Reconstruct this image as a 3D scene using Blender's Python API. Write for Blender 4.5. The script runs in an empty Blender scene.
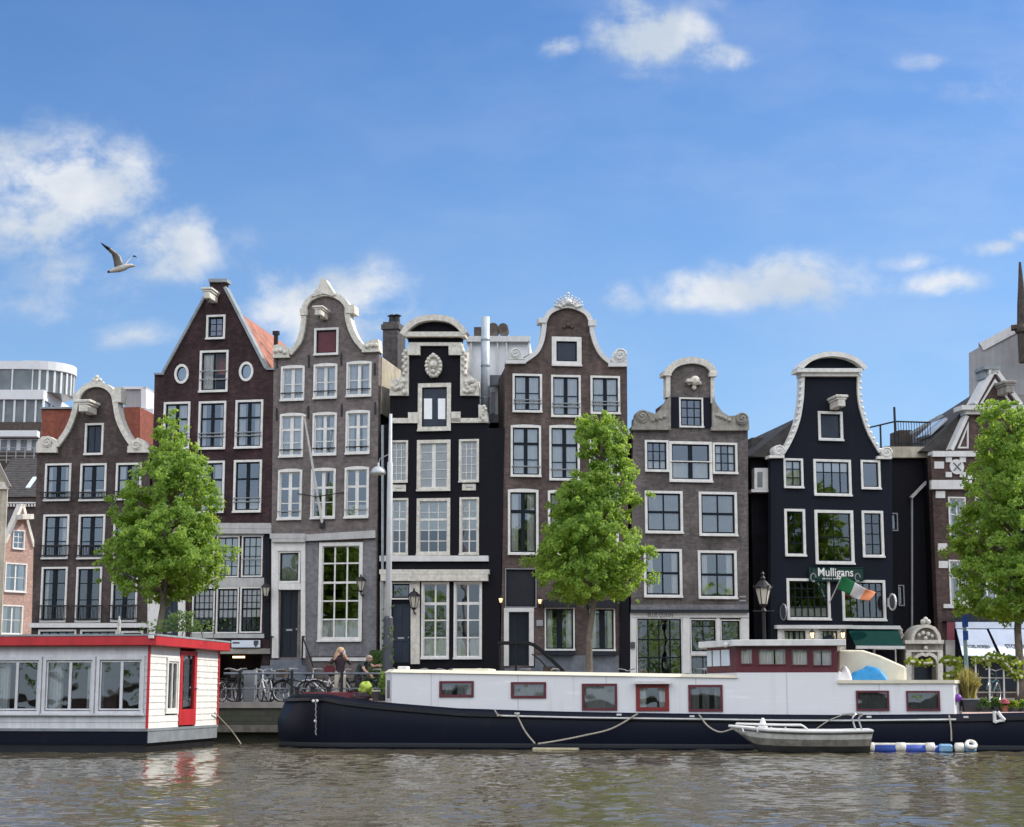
import bpy, bmesh, math, random
import numpy as np
from mathutils import Vector, Matrix
from mathutils.geometry import tessellate_polygon
R = math.radians
rnd = random.Random(7)
scene = bpy.context.scene
COL = scene.collection
F = 1700.0
TH = math.atan(281 / F)
CAM = Vector((0, 0, 1.45))
ST, CT = math.sin(TH), math.cos(TH)
GZ = 1.2          # street level above the water

def ray(px, py):
    x, y = (px - 512) / F, (413.5 - py) / F
    return Vector((x, CT - y * ST, ST + y * CT))

def at(px, py, Y):
    d = ray(px, py)
    return CAM + d * (Y / d.y)

def hit_z(px, py, z):
    d = ray(px, py)
    return CAM + d * ((z - CAM.z) / d.z)

class PL:
    """vertical plane through a point, turned by yaw: u to the right, v away from the canal, z up from zb"""
    def __init__(s, px=None, Y=None, yaw=0, zb=GZ, O=None):
        s.O = Vector(O) if O is not None else at(px, 694, Y)
        s.O.z = 0
        s.yaw = R(yaw); s.zb = zb
        s.a = Vector((math.cos(s.yaw), math.sin(s.yaw), 0))
        s.b = Vector((-math.sin(s.yaw), math.cos(s.yaw), 0))
    def P(s, px, py, v=0):
        d = ray(px, py)
        c = CAM - s.O
        t = (v - c.dot(s.b)) / d.dot(s.b)
        p = c + d * t
        return (p.dot(s.a), p.z - s.zb)
    def W(s, u, v, z):
        return s.O + s.a * u + s.b * v + Vector((0, 0, z + s.zb))
    def world(s, px):
        u, z = s.P(px, 694)
        return s.W(u, 0, 0)

# ------------------------------------------------------------------ mesh builder
class MB:
    def __init__(s):
        s.v = []; s.f = []; s.mi = []; s.cur = 0
    def add(s, vs, fs):
        o = len(s.v)
        s.v += [tuple(x) for x in vs]
        s.f += [tuple(i + o for i in f) for f in fs]
        s.mi += [s.cur] * len(fs)
        return s
    def box(s, x0, x1, y0, y1, z0, z1):
        x0, x1 = min(x0, x1), max(x0, x1); y0, y1 = min(y0, y1), max(y0, y1); z0, z1 = min(z0, z1), max(z0, z1)
        return s.add([(x0, y0, z0), (x1, y0, z0), (x1, y1, z0), (x0, y1, z0), (x0, y0, z1), (x1, y0, z1), (x1, y1, z1), (x0, y1, z1)],
              [(0, 3, 2, 1), (4, 5, 6, 7), (0, 1, 5, 4), (1, 2, 6, 5), (2, 3, 7, 6), (3, 0, 4, 7)])
    def prism(s, poly, v0, v1, holes=(), axis='y'):
        """poly in (u,z), swept along v; holes are further polygons"""
        loops = [list(poly)] + [list(h) for h in holes]
        area = sum(a[0] * b[1] - b[0] * a[1] for a, b in zip(loops[0], loops[0][1:] + loops[0][:1]))
        if area < 0: loops[0].reverse()
        for h in loops[1:]:
            ar = sum(a[0] * b[1] - b[0] * a[1] for a, b in zip(h, h[1:] + h[:1]))
            if ar > 0: h.reverse()
        tri = tessellate_polygon([[Vector((p[0], p[1], 0)) for p in l] for l in loops])
        flat = [p for l in loops for p in l]
        n = len(flat)
        if axis == 'y':
            mk = lambda p, v: (p[0], v, p[1])
        elif axis == 'z':
            mk = lambda p, v: (p[0], p[1], v)
        else:
            mk = lambda p, v: (v, p[0], p[1])
        vs = [mk(p, v0) for p in flat] + [mk(p, v1) for p in flat]
        fs = []
        for t in tri:
            a, b, c = [flat[i] for i in t]
            cr = (b[0] - a[0]) * (c[1] - a[1]) - (b[1] - a[1]) * (c[0] - a[0])
            if abs(cr) < 1e-12: continue
            t = tuple(t) if cr > 0 else tuple(reversed(t))
            fs.append(t); fs.append(tuple(i + n for i in reversed(t)))
        o = 0
        for l in loops:
            m = len(l)
            for i in range(m):
                j = (i + 1) % m
                fs.append((o + j, o + i, n + o + i, n + o + j))
            o += m
        return s.add(vs, fs)
    def tube(s, pts, r, n=6, closed=False):
        pts = [Vector(p) for p in pts]
        m = len(pts)
        rr = r if isinstance(r, (list, tuple)) else [r] * m
        vs = []; up = None
        for i, p in enumerate(pts):
            if closed: t = pts[(i + 1) % m] - pts[i - 1]
            else: t = pts[min(i + 1, m - 1)] - pts[max(i - 1, 0)]
            if t.length < 1e-9: t = Vector((0, 0, 1))
            t.normalize()
            if up is None:
                up = t.cross(Vector((0.0, 1.0, 0.05)))
                if up.length < .1: up = t.cross(Vector((1, 0, 0)))
            up = (up - t * up.dot(t)); up.normalize()
            w = t.cross(up)
            for k in range(n):
                a = 2 * math.pi * k / n
                vs.append(p + (up * math.cos(a) + w * math.sin(a)) * rr[i])
        fs = []
        for i in range(m if closed else m - 1):
            for k in range(n):
                a, b = i * n + k, i * n + (k + 1) % n
                c, d = ((i + 1) % m) * n + k, ((i + 1) % m) * n + (k + 1) % n
                fs.append((a, b, d, c))
        if not closed:
            fs.append(tuple(reversed(range(n)))); fs.append(tuple((m - 1) * n + k for k in range(n)))
        return s.add(vs, fs)
    def lathe(s, prof, c=(0, 0, 0), n=12):
        vs = []; fs = []
        for r, z in prof:
            for k in range(n):
                a = 2 * math.pi * k / n
                vs.append((c[0] + r * math.cos(a), c[1] + r * math.sin(a), c[2] + z))
        m = len(prof)
        for i in range(m - 1):
            for k in range(n):
                fs.append((i * n + k, i * n + (k + 1) % n, (i + 1) * n + (k + 1) % n, (i + 1) * n + k))
        fs.append(tuple(reversed(range(n)))); fs.append(tuple((m - 1) * n + k for k in range(n)))
        return s.add(vs, fs)
    def ball(s, c, rx, ry=None, rz=None, n=10, m=7, jit=0):
        ry = rx if ry is None else ry; rz = rx if rz is None else rz
        vs = [(c[0], c[1], c[2] - rz)]
        for i in range(1, m):
            ph = -math.pi / 2 + math.pi * i / m
            for k in range(n):
                a = 2 * math.pi * k / n
                q = 1 + (rnd.random() - .5) * jit
                vs.append((c[0] + rx * q * math.cos(ph) * math.cos(a), c[1] + ry * q * math.cos(ph) * math.sin(a), c[2] + rz * q * math.sin(ph)))
        vs.append((c[0], c[1], c[2] + rz))
        fs = [(0, 1 + (k + 1) % n, 1 + k) for k in range(n)]
        for i in range(m - 2):
            for k in range(n):
                a = 1 + i * n
                fs.append((a + k, a + (k + 1) % n, a + n + (k + 1) % n, a + n + k))
        a = 1 + (m - 2) * n; e = len(vs) - 1
        fs += [(a + k, a + (k + 1) % n, e) for k in range(n)]
        return s.add(vs, fs)
    def band(s, pts, w, v0, v1, side=0):
        """a strip of width w along a polyline in (u,z); side 0 = centred, +1 = on the left of the direction"""
        L = [Vector(p) for p in pts]; m = len(L); vs = []
        for i, p in enumerate(L):
            t = L[min(i + 1, m - 1)] - L[max(i - 1, 0)]
            t.normalize(); nrm = Vector((-t.y, t.x))
            ww = w[i] if isinstance(w, (list, tuple)) else w
            a = p + nrm * ww * (.5 + side * .5); b = p - nrm * ww * (.5 - side * .5)
            vs += [(a.x, v0, a.y), (b.x, v0, b.y), (b.x, v1, b.y), (a.x, v1, a.y)]
        fs = []
        for i in range(m - 1):
            for k in range(4):
                fs.append((i * 4 + k, i * 4 + (k + 1) % 4, i * 4 + 4 + (k + 1) % 4, i * 4 + 4 + k))
        fs.append((3, 2, 1, 0)); e = (m - 1) * 4; fs.append((e, e + 1, e + 2, e + 3))
        return s.add(vs, fs)
    def quad(s, a, b, c, d):
        return s.add([a, b, c, d], [(0, 1, 2, 3)])
    def xf(s, mat, start=0):
        for i in range(start, len(s.v)):
            s.v[i] = tuple(mat @ Vector(s.v[i]))
        return s
    def pieces(s, eps=.02):
        """groups of faces whose pieces touch one another"""
        n = len(s.v); par = list(range(n))
        def fd(i):
            while par[i] != i: par[i] = par[par[i]]; i = par[i]
            return i
        for f in s.f:
            a = fd(f[0])
            for i in f[1:]: par[fd(i)] = a
        comp = {}
        for k, f in enumerate(s.f): comp.setdefault(fd(f[0]), []).append(k)
        cs = list(comp.values()); bb = []
        for c in cs:
            P = [s.v[i] for k in c for i in s.f[k]]
            bb.append([(min(p[j] for p in P) - eps, max(p[j] for p in P) + eps) for j in range(3)])
        m = len(cs); g = list(range(m))
        def fg(i):
            while g[i] != i: g[i] = g[g[i]]; i = g[i]
            return i
        for i in range(m):
            for j in range(i):
                if all(bb[i][k][0] <= bb[j][k][1] and bb[j][k][0] <= bb[i][k][1] for k in range(3)): g[fg(i)] = fg(j)
        out = {}
        for i in range(m): out.setdefault(fg(i), []).extend(cs[i])
        return list(out.values())
    def build(s, name, mat, parent=None, smooth=False, fix=True, bevel=0):
        if parent is not None and fix and len(s.f) < 4000:
            ps = s.pieces()
            if 1 < len(ps) <= 24:
                first = None
                for p in ps:
                    q = MB(); mp = {}
                    for k in sorted(p):
                        for i in s.f[k]:
                            if i not in mp: mp[i] = len(q.v); q.v.append(s.v[i])
                        q.f.append(tuple(mp[i] for i in s.f[k])); q.mi.append(s.mi[k])
                    o = q._build(name, mat, parent, smooth, fix, bevel)
                    first = first or o
                return first
        return s._build(name, mat, parent, smooth, fix, bevel)
    def _build(s, name, mat, parent=None, smooth=False, fix=True, bevel=0):
        me = bpy.data.meshes.new(name)
        me.from_pydata(s.v, [], s.f)
        mats = mat if isinstance(mat, (list, tuple)) else [mat]
        for m in mats: me.materials.append(M[m] if isinstance(m, str) else m)
        if len(mats) > 1: me.polygons.foreach_set('material_index', s.mi)
        if fix:
            bm = bmesh.new(); bm.from_mesh(me)
            bmesh.ops.recalc_face_normals(bm, faces=bm.faces[:])
            bm.to_mesh(me); bm.free()
        if smooth: me.polygons.foreach_set('use_smooth', [True] * len(me.polygons))
        me.update()
        o = bpy.data.objects.new(name, me); COL.objects.link(o)
        if parent is not None: o.parent = parent
        if bevel:
            b = o.modifiers.new('bevel', 'BEVEL'); b.width = bevel; b.segments = 1; b.limit_method = 'ANGLE'
        return o

def thing(name, label, cat, loc=(0, 0, 0), yaw=0, group=None, kind=None):
    o = bpy.data.objects.new(name, None); COL.objects.link(o)
    o.location = loc; o.rotation_euler = (0, 0, yaw); o.empty_display_size = .2
    return tag(o, label, cat, group, kind)

def tag(o, label=None, cat=None, group=None, kind=None):
    if label:
        o['label'] = label
        if not 4 <= len(label.split()) <= 16: print('LABEL', len(label.split()), label)
    if cat: o['category'] = cat
    if group: o['group'] = group
    if kind: o['kind'] = kind
    return o

def kids(o):
    return [c for c in bpy.data.objects if c.parent == o]

def copy_tree(o, parent=None):
    c = o.copy(); COL.objects.link(c)
    if parent is not None: c.parent = parent
    for ch in kids(o): copy_tree(ch, c)
    return c

def smooth(pts, n=5):
    pts = [Vector(p) for p in pts]; out = []
    for i in range(len(pts) - 1):
        p0, p1, p2, p3 = pts[max(i - 1, 0)], pts[i], pts[i + 1], pts[min(i + 2, len(pts) - 1)]
        for k in range(n):
            t = k / n
            out.append(.5 * ((2 * p1) + (p2 - p0) * t + (2 * p0 - 5 * p1 + 4 * p2 - p3) * t * t + (3 * p1 - p0 - 3 * p2 + p3) * t ** 3))
    out.append(pts[-1])
    return [tuple(p) for p in out]

def lettering(name, s, width, mat, parent, M4, depth=.01, bold=0):
    cu = bpy.data.curves.new(name, 'FONT'); cu.body = s; cu.extrude = depth; cu.align_x = 'CENTER'; cu.align_y = 'CENTER'; cu.size = 1; cu.offset = bold
    t = bpy.data.objects.new(name, cu); COL.objects.link(t)
    dg = bpy.context.evaluated_depsgraph_get(); dg.update()
    me = bpy.data.meshes.new_from_object(t.evaluated_get(dg))
    bpy.data.objects.remove(t); bpy.data.curves.remove(cu)
    xs = [v.co.x for v in me.vertices]
    k = width / (max(xs) - min(xs))
    me.transform(Matrix.Scale(k, 4)); me.transform(M4)
    me.materials.clear(); me.materials.append(M[mat])
    o = bpy.data.objects.new(name, me); COL.objects.link(o)
    if parent is not None: o.parent = parent
    return o

# ------------------------------------------------------------------ materials
M = {}
class NT:
    def __init__(s, nt): s.nt = nt; s.n = nt.nodes; s.l = nt.links
    def new(s, t, **kw):
        x = s.n.new(t)
        for k, v in kw.items():
            if k == 'i':
                for a, b in v.items():
                    if isinstance(b, bpy.types.NodeSocket): s.l.new(b, x.inputs[a])
                    else: x.inputs[a].default_value = b
            else: setattr(x, k, v)
        return x
    def math(s, op, a, b=None, c=None, clamp=False):
        x = s.n.new('ShaderNodeMath'); x.operation = op; x.use_clamp = clamp
        for i, q in enumerate((a, b, c)):
            if q is None: continue
            if isinstance(q, bpy.types.NodeSocket): s.l.new(q, x.inputs[i])
            else: x.inputs[i].default_value = q
        return x.outputs[0]
    def mix(s, fac, a, b, mode='MIX'):
        x = s.n.new('ShaderNodeMix'); x.data_type = 'RGBA'; x.blend_type = mode
        for k, q in ((0, fac), (6, a), (7, b)):
            if isinstance(q, bpy.types.NodeSocket): s.l.new(q, x.inputs[k])
            else: x.inputs[k].default_value = q if not isinstance(q, tuple) or len(q) == 4 else (*q, 1)
        return x.outputs[2]
    def ramp(s, fac, lo, hi, a=0., b=1.):
        x = s.n.new('ShaderNodeMapRange'); x.interpolation_type = 'SMOOTHSTEP'
        s.l.new(fac, x.inputs[0])
        for i, q in ((1, lo), (2, hi), (3, a), (4, b)): x.inputs[i].default_value = q
        return x.outputs[0]

def mk(name):
    m = bpy.data.materials.new(name); m.use_nodes = True
    M[name] = m
    t = NT(m.node_tree); bs = t.n['Principled BSDF']
    return m, t, bs

def plain(name, c, rough=.6, var=.18, scale=2.5, metal=0, spec=.4, streak=0, bump=0, emit=None):
    m, t, bs = mk(name)
    co = t.new('ShaderNodeTexCoord').outputs['Object']
    n1 = t.new('ShaderNodeTexNoise', i={'Vector': co, 'Scale': scale, 'Detail': 6.0, 'Roughness': .65}).outputs[0]
    f = t.ramp(n1, .3, .7, 1 - var, 1 + var * .5)
    if streak:
        mp = t.new('ShaderNodeMapping', i={'Vector': co, 'Scale': (4, 4, .25)}).outputs[0]
        n2 = t.new('ShaderNodeTexNoise', i={'Vector': mp, 'Scale': 1.4, 'Detail': 5.0, 'Roughness': .7}).outputs[0]
        f = t.math('MULTIPLY', f, t.ramp(n2, .35, .7, 1 - streak, 1))
    vm = t.new('ShaderNodeVectorMath', operation='SCALE', i={0: c}); t.l.new(f, vm.inputs['Scale'])
    t.l.new(vm.outputs[0], bs.inputs['Base Color'])
    bs.inputs['Roughness'].default_value = rough; bs.inputs['Metallic'].default_value = metal
    bs.inputs['Specular IOR Level'].default_value = spec
    if bump:
        b = t.new('ShaderNodeBump', i={'Strength': bump, 'Distance': .02, 'Height': t.new('ShaderNodeTexNoise', i={'Vector': co, 'Scale': 40., 'Detail': 4.}).outputs[0]})
        t.l.new(b.outputs[0], bs.inputs['Normal'])
    if emit:
        bs.inputs['Emission Color'].default_value = (*emit[0], 1); bs.inputs['Emission Strength'].default_value = emit[1]
    return m

def brick(name, c1, c2, mortar, stain=.35, bump=.5):
    m, t, bs = mk(name)
    co = t.new('ShaderNodeTexCoord').outputs['Object']
    sp = t.new('ShaderNodeSeparateXYZ', i={0: co})
    cb = t.new('ShaderNodeCombineXYZ', i={0: t.math('ADD', sp.outputs[0], sp.outputs[1]), 1: sp.outputs[2]}).outputs[0]
    bt = t.new('ShaderNodeTexBrick', i={'Vector': cb, 'Color1': (*c1, 1), 'Color2': (*c2, 1), 'Mortar': (*mortar, 1), 'Scale': 1., 'Mortar Size': .006, 'Mortar Smooth': .3, 'Bias': 0., 'Brick Width': .21, 'Row Height': .07})
    n1 = t.new('ShaderNodeTexNoise', i={'Vector': co, 'Scale': .55, 'Detail': 7., 'Roughness': .7}).outputs[0]
    mp = t.new('ShaderNodeMapping', i={'Vector': co, 'Scale': (2.2, 2.2, .3)}).outputs[0]
    n2 = t.new('ShaderNodeTexNoise', i={'Vector': mp, 'Scale': 1., 'Detail': 6., 'Roughness': .7}).outputs[0]
    f = t.math('MULTIPLY', t.ramp(n1, .3, .72, 1 - stain, 1 + stain * .5), t.ramp(n2, .3, .7, 1 - stain * .7, 1 + stain * .25))
    n3 = t.new('ShaderNodeTexNoise', i={'Vector': cb, 'Scale': 6., 'Detail': 3.}).outputs[0]
    f = t.math('MULTIPLY', f, t.ramp(n3, .3, .7, .85, 1.15))
    vm = t.new('ShaderNodeVectorMath', operation='SCALE', i={0: bt.outputs[0]}); t.l.new(f, vm.inputs['Scale'])
    t.l.new(vm.outputs[0], bs.inputs['Base Color'])
    bs.inputs['Roughness'].default_value = .85; bs.inputs['Specular IOR Level'].default_value = .25
    b = t.new('ShaderNodeBump', i={'Strength': bump, 'Distance': .01, 'Height': bt.outputs['Fac']}); b.invert = True
    t.l.new(b.outputs[0], bs.inputs['Normal'])
    return m

def tiles(name, c, w=.24, rowh=.3):
    m, t, bs = mk(name)
    co = t.new('ShaderNodeTexCoord').outputs['Object']
    sp = t.new('ShaderNodeSeparateXYZ', i={0: co})
    wx = t.math('SINE', t.math('MULTIPLY', sp.outputs[1], 2 * math.pi / w))
    wz = t.math('FRACT', t.math('MULTIPLY', sp.outputs[2], 1 / rowh))
    n = t.new('ShaderNodeTexNoise', i={'Vector': co, 'Scale': 3., 'Detail': 6.}).outputs[0]
    vm = t.new('ShaderNodeVectorMath', operation='SCALE', i={0: c}); t.l.new(t.ramp(n, .3, .7, .6, 1.25), vm.inputs['Scale'])
    t.l.new(vm.outputs[0], bs.inputs['Base Color'])
    b = t.new('ShaderNodeBump', i={'Strength': .9, 'Distance': .05, 'Height': t.math('ADD', wx, wz)})
    t.l.new(b.outputs[0], bs.inputs['Normal'])
    bs.inputs['Roughness'].default_value = .7
    return m

def glass(name, fac, tint=(.8, .85, .85), wob=.05):
    m, t, bs = mk(name)
    out = t.n['Material Output']; t.n.remove(bs)
    co = t.new('ShaderNodeTexCoord').outputs['Object']
    n = t.new('ShaderNodeTexNoise', i={'Vector': co, 'Scale': .9, 'Detail': 2.}).outputs[0]
    b = t.new('ShaderNodeBump', i={'Strength': wob, 'Distance': .3, 'Height': n})
    g = t.new('ShaderNodeBsdfGlossy', i={'Roughness': .015, 'Color': (.95, .97, 1, 1), 'Normal': b.outputs[0]})
    tr = t.new('ShaderNodeBsdfTransparent', i={'Color': (*tint, 1)})
    fr = t.new('ShaderNodeFresnel', i={'IOR': 1.45}).outputs[0]
    mx = t.new('ShaderNodeMixShader', i={0: t.math('ADD', fr, fac, clamp=True), 1: tr.outputs[0], 2: g.outputs[0]})
    t.l.new(mx.outputs[0], out.inputs[0])
    return m
EXPO = .7
SUN_E = 3.0
BG = .10
SKY_SAT = 1.12
SKY_V = 1.0 / 2 ** EXPO
SKY_TINT = (.97, 1.24, 1.58)
SKY_HZ = .40
BACK_FILL = 1.65
WAVE = .024
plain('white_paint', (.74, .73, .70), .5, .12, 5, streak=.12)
plain('cream_stone', (.69, .66, .59), .75, .22, 7, streak=.16, bump=.4)
plain('grey_white', (.66, .66, .65), .6, .10, 3, streak=.10)
plain('shade_white', (.62, .63, .66), .5, .10, 3, streak=.14)  # shaded copy of the floating house white, bluish shade put into the colour
plain('stone_grey', (.34, .32, .28), .8, .3, 3, streak=.3, bump=.4)
plain('blue_stone', (.16, .18, .21), .7, .25, 3, streak=.2)
plain('concrete', (.33, .33, .34), .85, .12, 1.2, streak=.15)
plain('sash_dark', (.009, .013, .020), .5, .2, spec=.15)
plain('door_dark', (.012, .016, .026), .3, .2)
plain('door_blue', (.02, .03, .05), .35, .2)
plain('black_metal', (.012, .012, .014), .45, .3)
plain('grey_metal', (.30, .32, .34), .4, .15, metal=.3)
plain('duct_metal', (.42, .48, .54), .45, .15, metal=.2)
plain('lead_grey', (.26, .29, .31), .6, .25)
plain('maroon', (.105, .018, .028), .4, .2)
plain('maroon_bright', (.2, .02, .02), .4, .15)
plain('red_paint', (.47, .028, .036), .45, .15, streak=.1)
plain('curtain', (.80, .79, .76), .9, .08)
plain('grey_trim', (.46, .46, .45), .6, .14, 3, streak=.15)
plain('curtain_dark', (.14, .145, .155), .9, .2)
plain('curtain_grey', (.36, .36, .36), .9, .2)
plain('blind_white', (.83, .85, .88), .8, .05)
plain('interior_dark', (.03, .028, .026), .9, .5, 1.2)
plain('black_wall', (.012, .012, .016), .75, .35, .8, streak=.3, spec=.15)
plain('navy_wall', (.015, .017, .025), .75, .35, .8, streak=.3, spec=.15)
plain('black_tar', (.010, .010, .014), .85, .5, .9, streak=.4, spec=.1)
plain('cream_plaster', (.55, .50, .40), .85, .25, 1.5, streak=.3)
plain('awning_green', (.002, .030, .027), .9, .15, spec=.08)
plain('awning_black', (.012, .014, .02), .75, .2)
plain('awning_white', (.60, .66, .76), .8, .08)
plain('sign_green', (.005, .032, .023), .45, .15)
plain('sign_white', (.62, .68, .76), .5, .06)
plain('letter_white', (.75, .75, .72), .5, .05)
plain('letter_dark', (.06, .065, .08), .5, .1)
plain('letter_grey', (.28, .29, .32), .5, .1)
plain('banner_red', (.16, .04, .055), .8, .15)
plain('flag_green', (.01, .16, .055), .8, .1)
plain('flag_white', (.62, .62, .64), .8, .05)
plain('flag_orange', (.62, .22, .10), .8, .1)
plain('hull_navy', (.006, .009, .024), .4, .4, 1.5, streak=.35, spec=.25)
plain('hull_black', (.012, .012, .016), .4, .4, 1.5)
plain('cabin_white', (.66, .66, .70), .45, .06, 2, streak=.10)
plain('deck_pink', (.40, .30, .26), .8, .2)
plain('tarp_cream', (.62, .58, .46), .8, .1)
plain('tarp_blue', (.012, .21, .46), .5, .2, 6)
plain('tarp_white', (.68, .68, .68), .7, .1)
plain('rope', (.40, .37, .30), .9, .2, 20)
plain('dinghy_grey', (.78, .78, .75), .6, .2, 3, streak=.22)
plain('dinghy_dark', (.05, .05, .05), .7, .3)
plain('float_blue', (.02, .055, .30), .5, .2)
plain('float_light', (.20, .38, .58), .5, .2)
plain('fender_white', (.66, .64, .58), .6, .25, 5)
plain('wood_plank', (.50, .45, .30), .8, .3, 6)
plain('wood_dark', (.07, .055, .045), .8, .4, 5)
plain('timber_beam', (.15, .14, .12), .85, .4, 4)
plain('bin_grey', (.19, .21, .23), .6, .2)
plain('bike_black', (.012, .012, .015), .4, .3)
plain('bike_white', (.70, .70, .70), .4, .1)
plain('bike_teal', (.03, .10, .13), .4, .2)
plain('rubber', (.015, .015, .015), .8, .2)
plain('chrome', (.5, .5, .5), .3, .1, metal=.8)
plain('skin', (.50, .30, .22), .6, .08)
plain('hair_blond', (.52, .36, .20), .7, .3, 20)
plain('hair_grey', (.32, .25, .21), .7, .3, 20)
plain('jacket_dark', (.035, .022, .03), .85, .3)
plain('bag_red', (.12, .02, .03), .8, .3)
plain('trouser_beige', (.46, .41, .33), .9, .2)
plain('jacket_green', (.05, .07, .07), .9, .3)
plain('trouser_dark', (.03, .03, .04), .9, .3)
plain('shoe', (.04, .035, .03), .7, .2)
plain('hivis', (.28, .38, .05), .7, .25, 5)
plain('purple', (.16, .035, .30), .45, .15)
plain('planter_dark', (.05, .05, .055), .8, .3)
plain('terracotta', (.30, .11, .07), .85, .2)
plain('flower_pink', (.45, .10, .12), .8, .2)
plain('gull_white', (.50, .47, .44), .8, .08)
plain('gull_dark', (.03, .03, .035), .8, .1)
plain('gull_beak', (.4, .25, .06), .6, .1)
plain('gull_grey', (.34, .33, .33), .8, .08)
plain('road_sign_blue', (.02, .08, .35), .5, .1)
plain('pole_green', (.22, .32, .32), .5, .25, 3)
plain('lamp_grey', (.46, .48, .50), .45, .1)
plain('lamp_glass', (.55, .52, .44), .2, .1)
plain('lamp_lit', (.8, .6, .3), .4, .1, emit=((1, .74, .40), 1.6))
plain('warm_light', (.8, .6, .4), .4, .1, emit=((1, .62, .28), 2.5))
plain('trunk', (.17, .14, .11), .9, .35, 6, bump=.6)
plain('pavement', (.26, .24, .225), .9, .25, 1.5)
plain('skylight', (.55, .62, .68), .15, .1)
plain('modern_white', (.62, .64, .66), .6, .05)
plain('modern_glass', (.16, .18, .19), .12, .2, 1)
brick('brick_h1', (.108, .080, .076), (.074, .056, .055), (.10, .085, .08), .42)
brick('brick_h2', (.070, .036, .040), (.044, .025, .029), (.055, .042, .043), .45)
brick('brick_h3', (.205, .172, .165), (.150, .128, .126), (.18, .16, .155), .24)
brick('brick_base', (.205, .20, .215), (.165, .165, .18), (.2, .2, .21), .15)
brick('brick_h5', (.142, .102, .092), (.098, .073, .068), (.125, .105, .1), .38)
brick('brick_h6', (.168, .146, .140), (.112, .100, .098), (.145, .13, .126), .4)
brick('brick_h8', (.120, .076, .068), (.080, .054, .050), (.10, .08, .075), .4)
brick('brick_red', (.28, .085, .055), (.23, .07, .045), (.22, .1, .08), .15)
brick('brick_pink', (.46, .30, .245), (.40, .265, .22), (.40, .31, .27), .15)
brick('brick_chimney', (.13, .12, .12), (.09, .085, .085), (.11, .1, .1), .3)
tiles('tiles_orange', (.42, .16, .10))
tiles('tiles_dark', (.05, .045, .045))
glass('glass', .23, (.92, .94, .94))
glass('glass_low', .15, (.86, .90, .88))
glass('glass_clear', .03, (.95, .96, .96))

def mat_quay():
    m, t, bs = mk('quay_stone')
    co = t.new('ShaderNodeTexCoord').outputs['Object']
    sp = t.new('ShaderNodeSeparateXYZ', i={0: co})
    cb = t.new('ShaderNodeCombineXYZ', i={0: sp.outputs[0], 1: sp.outputs[2]}).outputs[0]
    bt = t.new('ShaderNodeTexBrick', i={'Vector': cb, 'Color1': (.060, .058, .045, 1), 'Color2': (.04, .04, .032, 1), 'Mortar': (.03, .03, .025, 1), 'Scale': 1., 'Mortar Size': .012, 'Brick Width': .42, 'Row Height': .16})
    n = t.new('ShaderNodeTexNoise', i={'Vector': co, 'Scale': 2., 'Detail': 7., 'Roughness': .7}).outputs[0]
    c = t.mix(t.ramp(n, .4, .75, 0, .7), bt.outputs[0], (.045, .06, .025))
    t.l.new(c, bs.inputs['Base Color']); bs.inputs['Roughness'].default_value = .8
mat_quay()

def mat_street():
    m, t, bs = mk('street_clinker')
    co = t.new('ShaderNodeTexCoord').outputs['Object']
    bt = t.new('ShaderNodeTexBrick', i={'Vector': co, 'Color1': (.24, .17, .145, 1), 'Color2': (.19, .14, .125, 1), 'Mortar': (.12, .1, .09, 1), 'Scale': 1., 'Mortar Size': .008, 'Brick Width': .2, 'Row Height': .1})
    n = t.new('ShaderNodeTexNoise', i={'Vector': co, 'Scale': .8, 'Detail': 6.}).outputs[0]
    vm = t.new('ShaderNodeVectorMath', operation='SCALE', i={0: bt.outputs[0]}); t.l.new(t.ramp(n, .3, .7, .75, 1.2), vm.inputs['Scale'])
    t.l.new(vm.outputs[0], bs.inputs['Base Color']); bs.inputs['Roughness'].default_value = .85
mat_street()

def mat_water():
    m, t, bs = mk('canal_water')
    co = t.new('ShaderNodeTexCoord').outputs['Object']
    bs.inputs['Base Color'].default_value = (.085, .073, .046, 1)
    bs.inputs['Roughness'].default_value = .04
    bs.inputs['IOR'].default_value = 1.33
    n1 = t.new('ShaderNodeTexNoise', i={'Vector': co, 'Scale': 7., 'Detail': 3., 'Roughness': .5, 'Distortion': .3}).outputs[0]
    b1 = t.new('ShaderNodeBump', i={'Strength': .25, 'Distance': .03, 'Height': n1})
    t.l.new(b1.outputs[0], bs.inputs['Normal'])
mat_water()

def mat_leaf(name, c, tr, yellow):
    m, t, bs = mk(name)
    out = t.n['Material Output']
    a = t.new('ShaderNodeAttribute', attribute_name='tint')
    f = a.outputs['Fac']
    col = t.mix(f, c, yellow)
    t.l.new(col, bs.inputs['Base Color']); bs.inputs['Roughness'].default_value = .55; bs.inputs['Specular IOR Level'].default_value = .35
    tl = t.new('ShaderNodeBsdfTranslucent', i={'Color': t.mix(f, tr, tuple(x * 1.25 for x in tr))})
    mx = t.new('ShaderNodeMixShader', i={0: .5, 1: bs.outputs[0], 2: tl.outputs[0]})
    t.l.new(mx.outputs[0], out.inputs[0])
mat_leaf('leaf', (.092, .175, .034), (.45, .62, .075), (.24, .345, .062))
mat_leaf('leaf_dull', (.065, .115, .04), (.20, .30, .07), (.14, .19, .07))
mat_leaf('leaf_gold', (.30, .26, .09), (.48, .42, .12), (.45, .40, .16))
mat_leaf('leaf_lime', (.20, .27, .03), (.36, .45, .04), (.45, .48, .15))

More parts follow.
